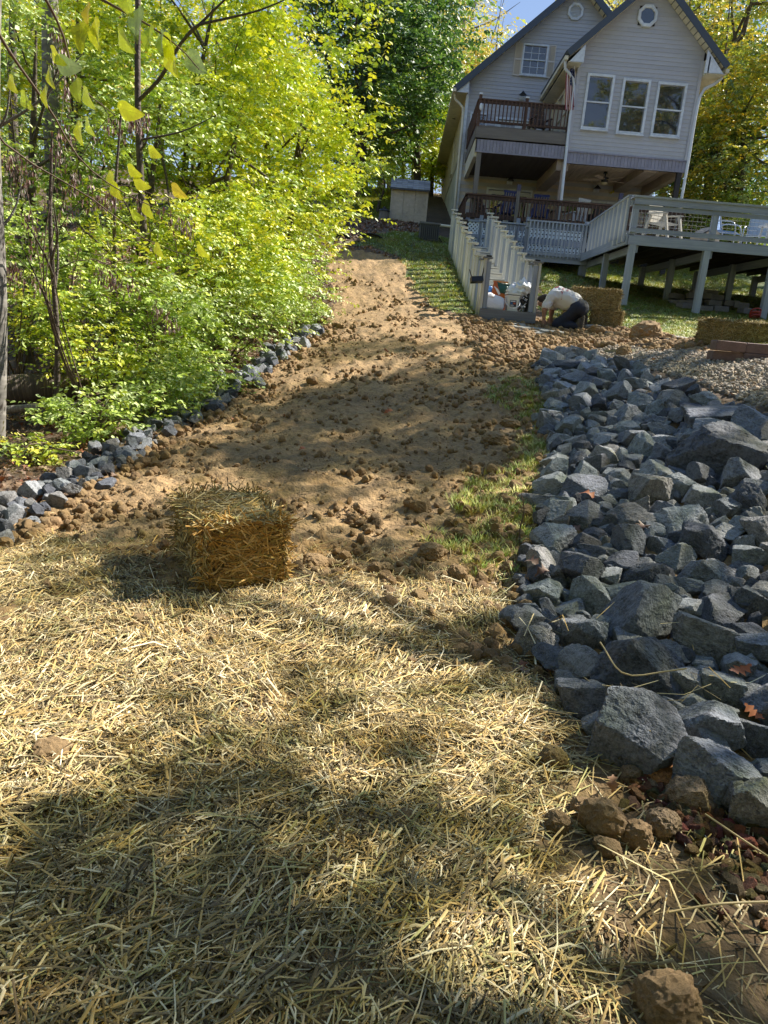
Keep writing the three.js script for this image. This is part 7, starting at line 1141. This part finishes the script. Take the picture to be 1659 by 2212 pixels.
// the wood that closes the view: trees up the hill and beyond the thicket, too far to tell apart
{
  seed(975); const w = thing('far_woodland', 'far wooded hillside closing the view behind the thicket, the shed and the house', 'woodland'); tag(w, null, null, null, 'stuff');
  const its = [], trunks = [];
  for (let k = 0; k < 46; k++) { const x = rr(-34, 34), z = -rr(52, 74); if (x > 2 && x < 11) continue; const q0 = 0, y = baseH(x, z), h = rr(9, 15); if (x > 0.5 && x < 10 && rnd() < 0.7) continue; trunks.push(tube([V(x, y - 0.3, z), V(x + gauss() * 0.3, y + h * 0.5, z), V(x + gauss() * 0.5, y + h, z)], [0.24, 0.17, 0.05], 6).toNonIndexed()); const pal = PAL[['lime', 'mix', 'gold', 'green'][k % 4]]; for (let c = 0; c < 16; c++) { const cx = x + gauss() * 2, cy = y + h * rr(0.3, 1.05), cz = z + gauss() * 2, cl = pal[Math.floor(rnd() * pal.length)]; for (let j = 0; j < 120; j++) { const s = rr(0.2, 0.36), f = rr(0.7, 1.2); its.push([cx + gauss() * 0.85, cy + gauss() * 0.55, cz + gauss() * 0.85, rr(-0.8, 0.8), rnd() * 6, gauss() * 0.6, s, s, s, cl[0] * f, cl[1] * f, cl[2] * f]); } } }
  for (let k = 0; k < 26; k++) { const z = -rr(15, 40), x = -0.58 * -z - rr(-1.5, 5) + 1.0, y = baseH(x, z), h = rr(5, 10); trunks.push(tube([V(x, y - 0.3, z), V(x + gauss() * 0.3, y + h * 0.5, z), V(x + gauss() * 0.5, y + h, z)], [0.14, 0.1, 0.03], 6).toNonIndexed()); const pal = PAL[['lime', 'green', 'deep'][k % 3]]; for (let c = 0; c < 14; c++) { const cx = x + gauss() * 1.3, cy = y + h * rr(0.35, 1.05), cz = z + gauss() * 1.3, cl = pal[Math.floor(rnd() * pal.length)]; for (let j = 0; j < 120; j++) { const s = rr(0.1, 0.19), f = rr(0.7, 1.2); its.push([cx + gauss() * 0.6, cy + gauss() * 0.45, cz + gauss() * 0.6, rr(-0.8, 0.8), rnd() * 6, gauss() * 0.6, s, s, s, cl[0] * f, cl[1] * f, cl[2] * f]); } } }
  obj('trunks', trunks, M.bark, w); scatter('leaf_mass', null, null, leaves, LM.forest, its, w);
}
// ---------------------------------------------------------------- trees right of the picture that shade the rocks and the straw, and trees behind the camera
seed(990);
// each tree carries layers of foliage on spreading limbs; a layer is given by the patch of ground it shades at this hour (pixel, height above it, radii, leaves per square metre of crown)
function shadeTree(label, tx, tz, layers) {
  const f = V(tx, baseH(tx, tz), tz), t = thing('roadside_tree', label, 'tree', f), cs = layers.map(([u, v, h]) => gp(u, v).addScaledVector(SUN, h / SUN.y)), top = Math.max(...cs.map((c) => c.y));
  obj('trunk', tube([V(0, -0.2, 0), V(0.1, (top - f.y) * 0.4, 0), V(-0.05, top - f.y, 0.05)], [0.2, 0.16, 0.05], 10), M.bark, t);
  cs.forEach((c, i) => {
    const [, , , rad, dens, gap] = layers[i], from = V(0, Math.max(1, c.y - f.y - 1.2), 0), to = c.clone().sub(f); obj('limb', tube([from, from.clone().lerp(to, 0.5).add(V(0, 0.3, 0)), to], [0.08, 0.05, 0.02], 6), M.bark, t);
    foliage(t, 'crown', c, rad, { n: Math.round(dens * rad[0] * rad[2] * Math.PI), pal: 'mix', leaf: 0.13, clumps: Math.max(8, Math.round(rad[0] * rad[2] * 3.14 * (gap?.c || 4.5))), spread: gap?.s || 0.22, mat: LM.forest, hollow: 0 });
  });
}
shadeTree('roadside tree right of the frame shading the lower straw', 8.6, -4.6, [[80, 1870, 8, [0.75, 0.35, 0.3], 520, { c: 9, s: 0.2 }], [430, 1830, 8.4, [0.45, 0.35, 0.24], 450, { c: 9, s: 0.18 }], [60, 2120, 7.6, [0.6, 0.35, 0.3], 520, { c: 9, s: 0.2 }], [380, 2020, 7.6, [0.4, 0.3, 0.2], 420, { c: 9, s: 0.18 }], [760, 1745, 8, [0.4, 0.2, 0.12], 200], [1560, 2090, 7.6, [0.45, 0.3, 0.4], 330], [1480, 1880, 8.2, [0.42, 0.3, 0.3], 280]]);
shadeTree('roadside tree right of the frame shading the straw beside the bale', 9.4, -6.6, [[200, 1255, 8.6, [0.8, 0.4, 0.3], 400], [470, 1170, 9, [0.9, 0.4, 0.32], 330], [900, 1430, 8.2, [0.55, 0.35, 0.2], 280], [1120, 1480, 8, [0.42, 0.35, 0.26], 280]]);
const fleck = { c: 3.2, s: 0.14 };
shadeTree('roadside tree right of the frame shading the lower rocks', 11.0, -7.6, [[1420, 1400, 9, [1.2, 0.5, 0.8], 150, fleck], [1640, 1300, 9, [1.0, 0.5, 0.7], 150, fleck], [1600, 1600, 8.6, [0.8, 0.4, 0.45], 150, fleck], [1330, 1180, 9.6, [1.1, 0.5, 0.7], 140, fleck]]);
shadeTree('roadside tree right of the frame shading the upper rocks', 12.4, -11.4, [[1420, 980, 10, [1.7, 0.6, 1.1], 140, fleck], [1640, 960, 10, [1.7, 0.6, 1.1], 140, fleck], [1290, 880, 10.4, [1.4, 0.6, 1.0], 130, fleck]]);
shadeTree('roadside tree right of the frame shading the open dirt', 11.4, -14.6, [[700, 880, 11.5, [2.6, 0.6, 0.9], 520], [980, 850, 11.5, [1.9, 0.6, 0.9], 480], [850, 955, 11, [2.4, 0.6, 0.7], 520], [1000, 980, 10.5, [0.9, 0.5, 0.4], 330], [560, 1000, 10.8, [1.6, 0.5, 0.4], 400], [820, 1170, 10, [1.3, 0.4, 0.3], 450], [500, 1160, 10, [0.9, 0.4, 0.2], 400], [900, 752, 13, [1.8, 0.5, 0.35], 400], [1080, 800, 13, [1.5, 0.5, 0.5], 400], [1120, 720, 13, [1.4, 0.5, 0.4], 330], [820, 1045, 10.5, [1.2, 0.4, 0.22], 300]]);
shadeTree('roadside tree right of the frame shading the lawn behind the deck', 16.5, -26.5, [[1480, 600, 9, [2.2, 1.0, 1.6], 300, { c: 3.5, s: 0.42 }], [1350, 560, 10, [2.2, 1.0, 1.4], 300, { c: 3.5, s: 0.42 }], [1600, 640, 9, [2.0, 1.0, 1.4], 300, { c: 3.5, s: 0.42 }], [905, 550, 14, [1.1, 0.5, 0.8], 260, { c: 4, s: 0.3 }], [1450, 690, 9.5, [1.2, 0.5, 0.5], 200]]);
// tall trees on the left of the frame and overhead behind the viewer, as everywhere in this wood
[[-6.2, -3.4, 8, 3], [-7.5, 0.5, 9, 3.4], [-5, 3.5, 9, 3.2], [-0.5, 4.5, 9.5, 3.2], [4, 5, 9.5, 3.4], [8.5, 3.5, 9, 3.2], [10.5, 0.2, 8.5, 2.8], [-9.5, -5.5, 9, 3.2]].forEach(([x, z, h, r], i) => { seed(1500 + i); const f = V(x, baseH(x, z), z); tree('roadside_tree', ['leafy tree left of the frame', 'tall tree left of the viewer', 'tall tree behind the viewer on the left side', 'tall tree just behind the viewer', 'tall tree behind the viewer on the right side', 'tall tree right of the viewer', 'leafy tree right of the viewer near the gravel', 'leafy tree far left of the frame'][i], f, f.clone().add(V(0, h, 0)), [r, r * 1.25, r], { n: 3600, pal: i % 2 ? 'mix' : 'deep', leaf: 0.3, clumps: 34, spread: 0.7, trunk: 0.2, limbs: 8, mat: LM.forest }); });
{ // the wood behind the viewer
  seed(995); const w = thing('woodland_behind', 'wooded edge behind the viewer', 'woodland'), its = [], trunks = []; tag(w, null, null, null, 'stuff');
  for (let k = 0; k < 40; k++) { const a = Math.PI * (0.02 + 0.96 * (k + rnd()) / 40), d = rr(19, 34), x = Math.cos(a) * d, z = Math.sin(a) * d + 2, y = baseH(x, z), h = rr(11, 17); trunks.push(tube([V(x, y - 0.3, z), V(x, y + h * 0.5, z), V(x + gauss() * 0.5, y + h, z)], [0.22, 0.16, 0.05], 6).toNonIndexed()); const pal = PAL[['mix', 'deep', 'green'][k % 3]]; for (let c = 0; c < 18; c++) { const cx = x + gauss() * 1.9, cy = y + h * rr(0.08, 1.05), cz = z + gauss() * 1.9, cl = pal[Math.floor(rnd() * pal.length)]; for (let j = 0; j < 50; j++) { const s = rr(0.4, 0.6); its.push([cx + gauss() * 0.9, cy + gauss() * 0.7, cz + gauss() * 0.9, rr(-0.8, 0.8), rnd() * 6, gauss() * 0.6, s, s, s, cl[0], cl[1], cl[2]]); } } }
  obj('trunks', trunks, M.bark, w); scatter('leaf_mass', null, null, leaves, LM.forest, its, w);
}
[[-6, 12, 'beech'], [3, 15, 'oak'], [9, 11, 'maple'], [16, 17, 'oak'], [-14, 16, 'ash']].forEach(([x, z], i) => { const f = V(x, baseH(x, z), z); tree('roadside_tree', ['leafy tree behind the viewer on the left', 'tall leafy tree behind the viewer', 'leafy tree behind the viewer on the right', 'broad leafy tree far behind on the right', 'broad leafy tree far behind on the left'][i], f, f.clone().add(V(0, 10.5, 0)), [4, 8.5, 4], { n: 6000, pal: 'mix', leaf: 0.32, clumps: 30, spread: 0.8, trunk: 0.2, limbs: 8, mat: LM.forest }); });
renderer.render(scene, camera);
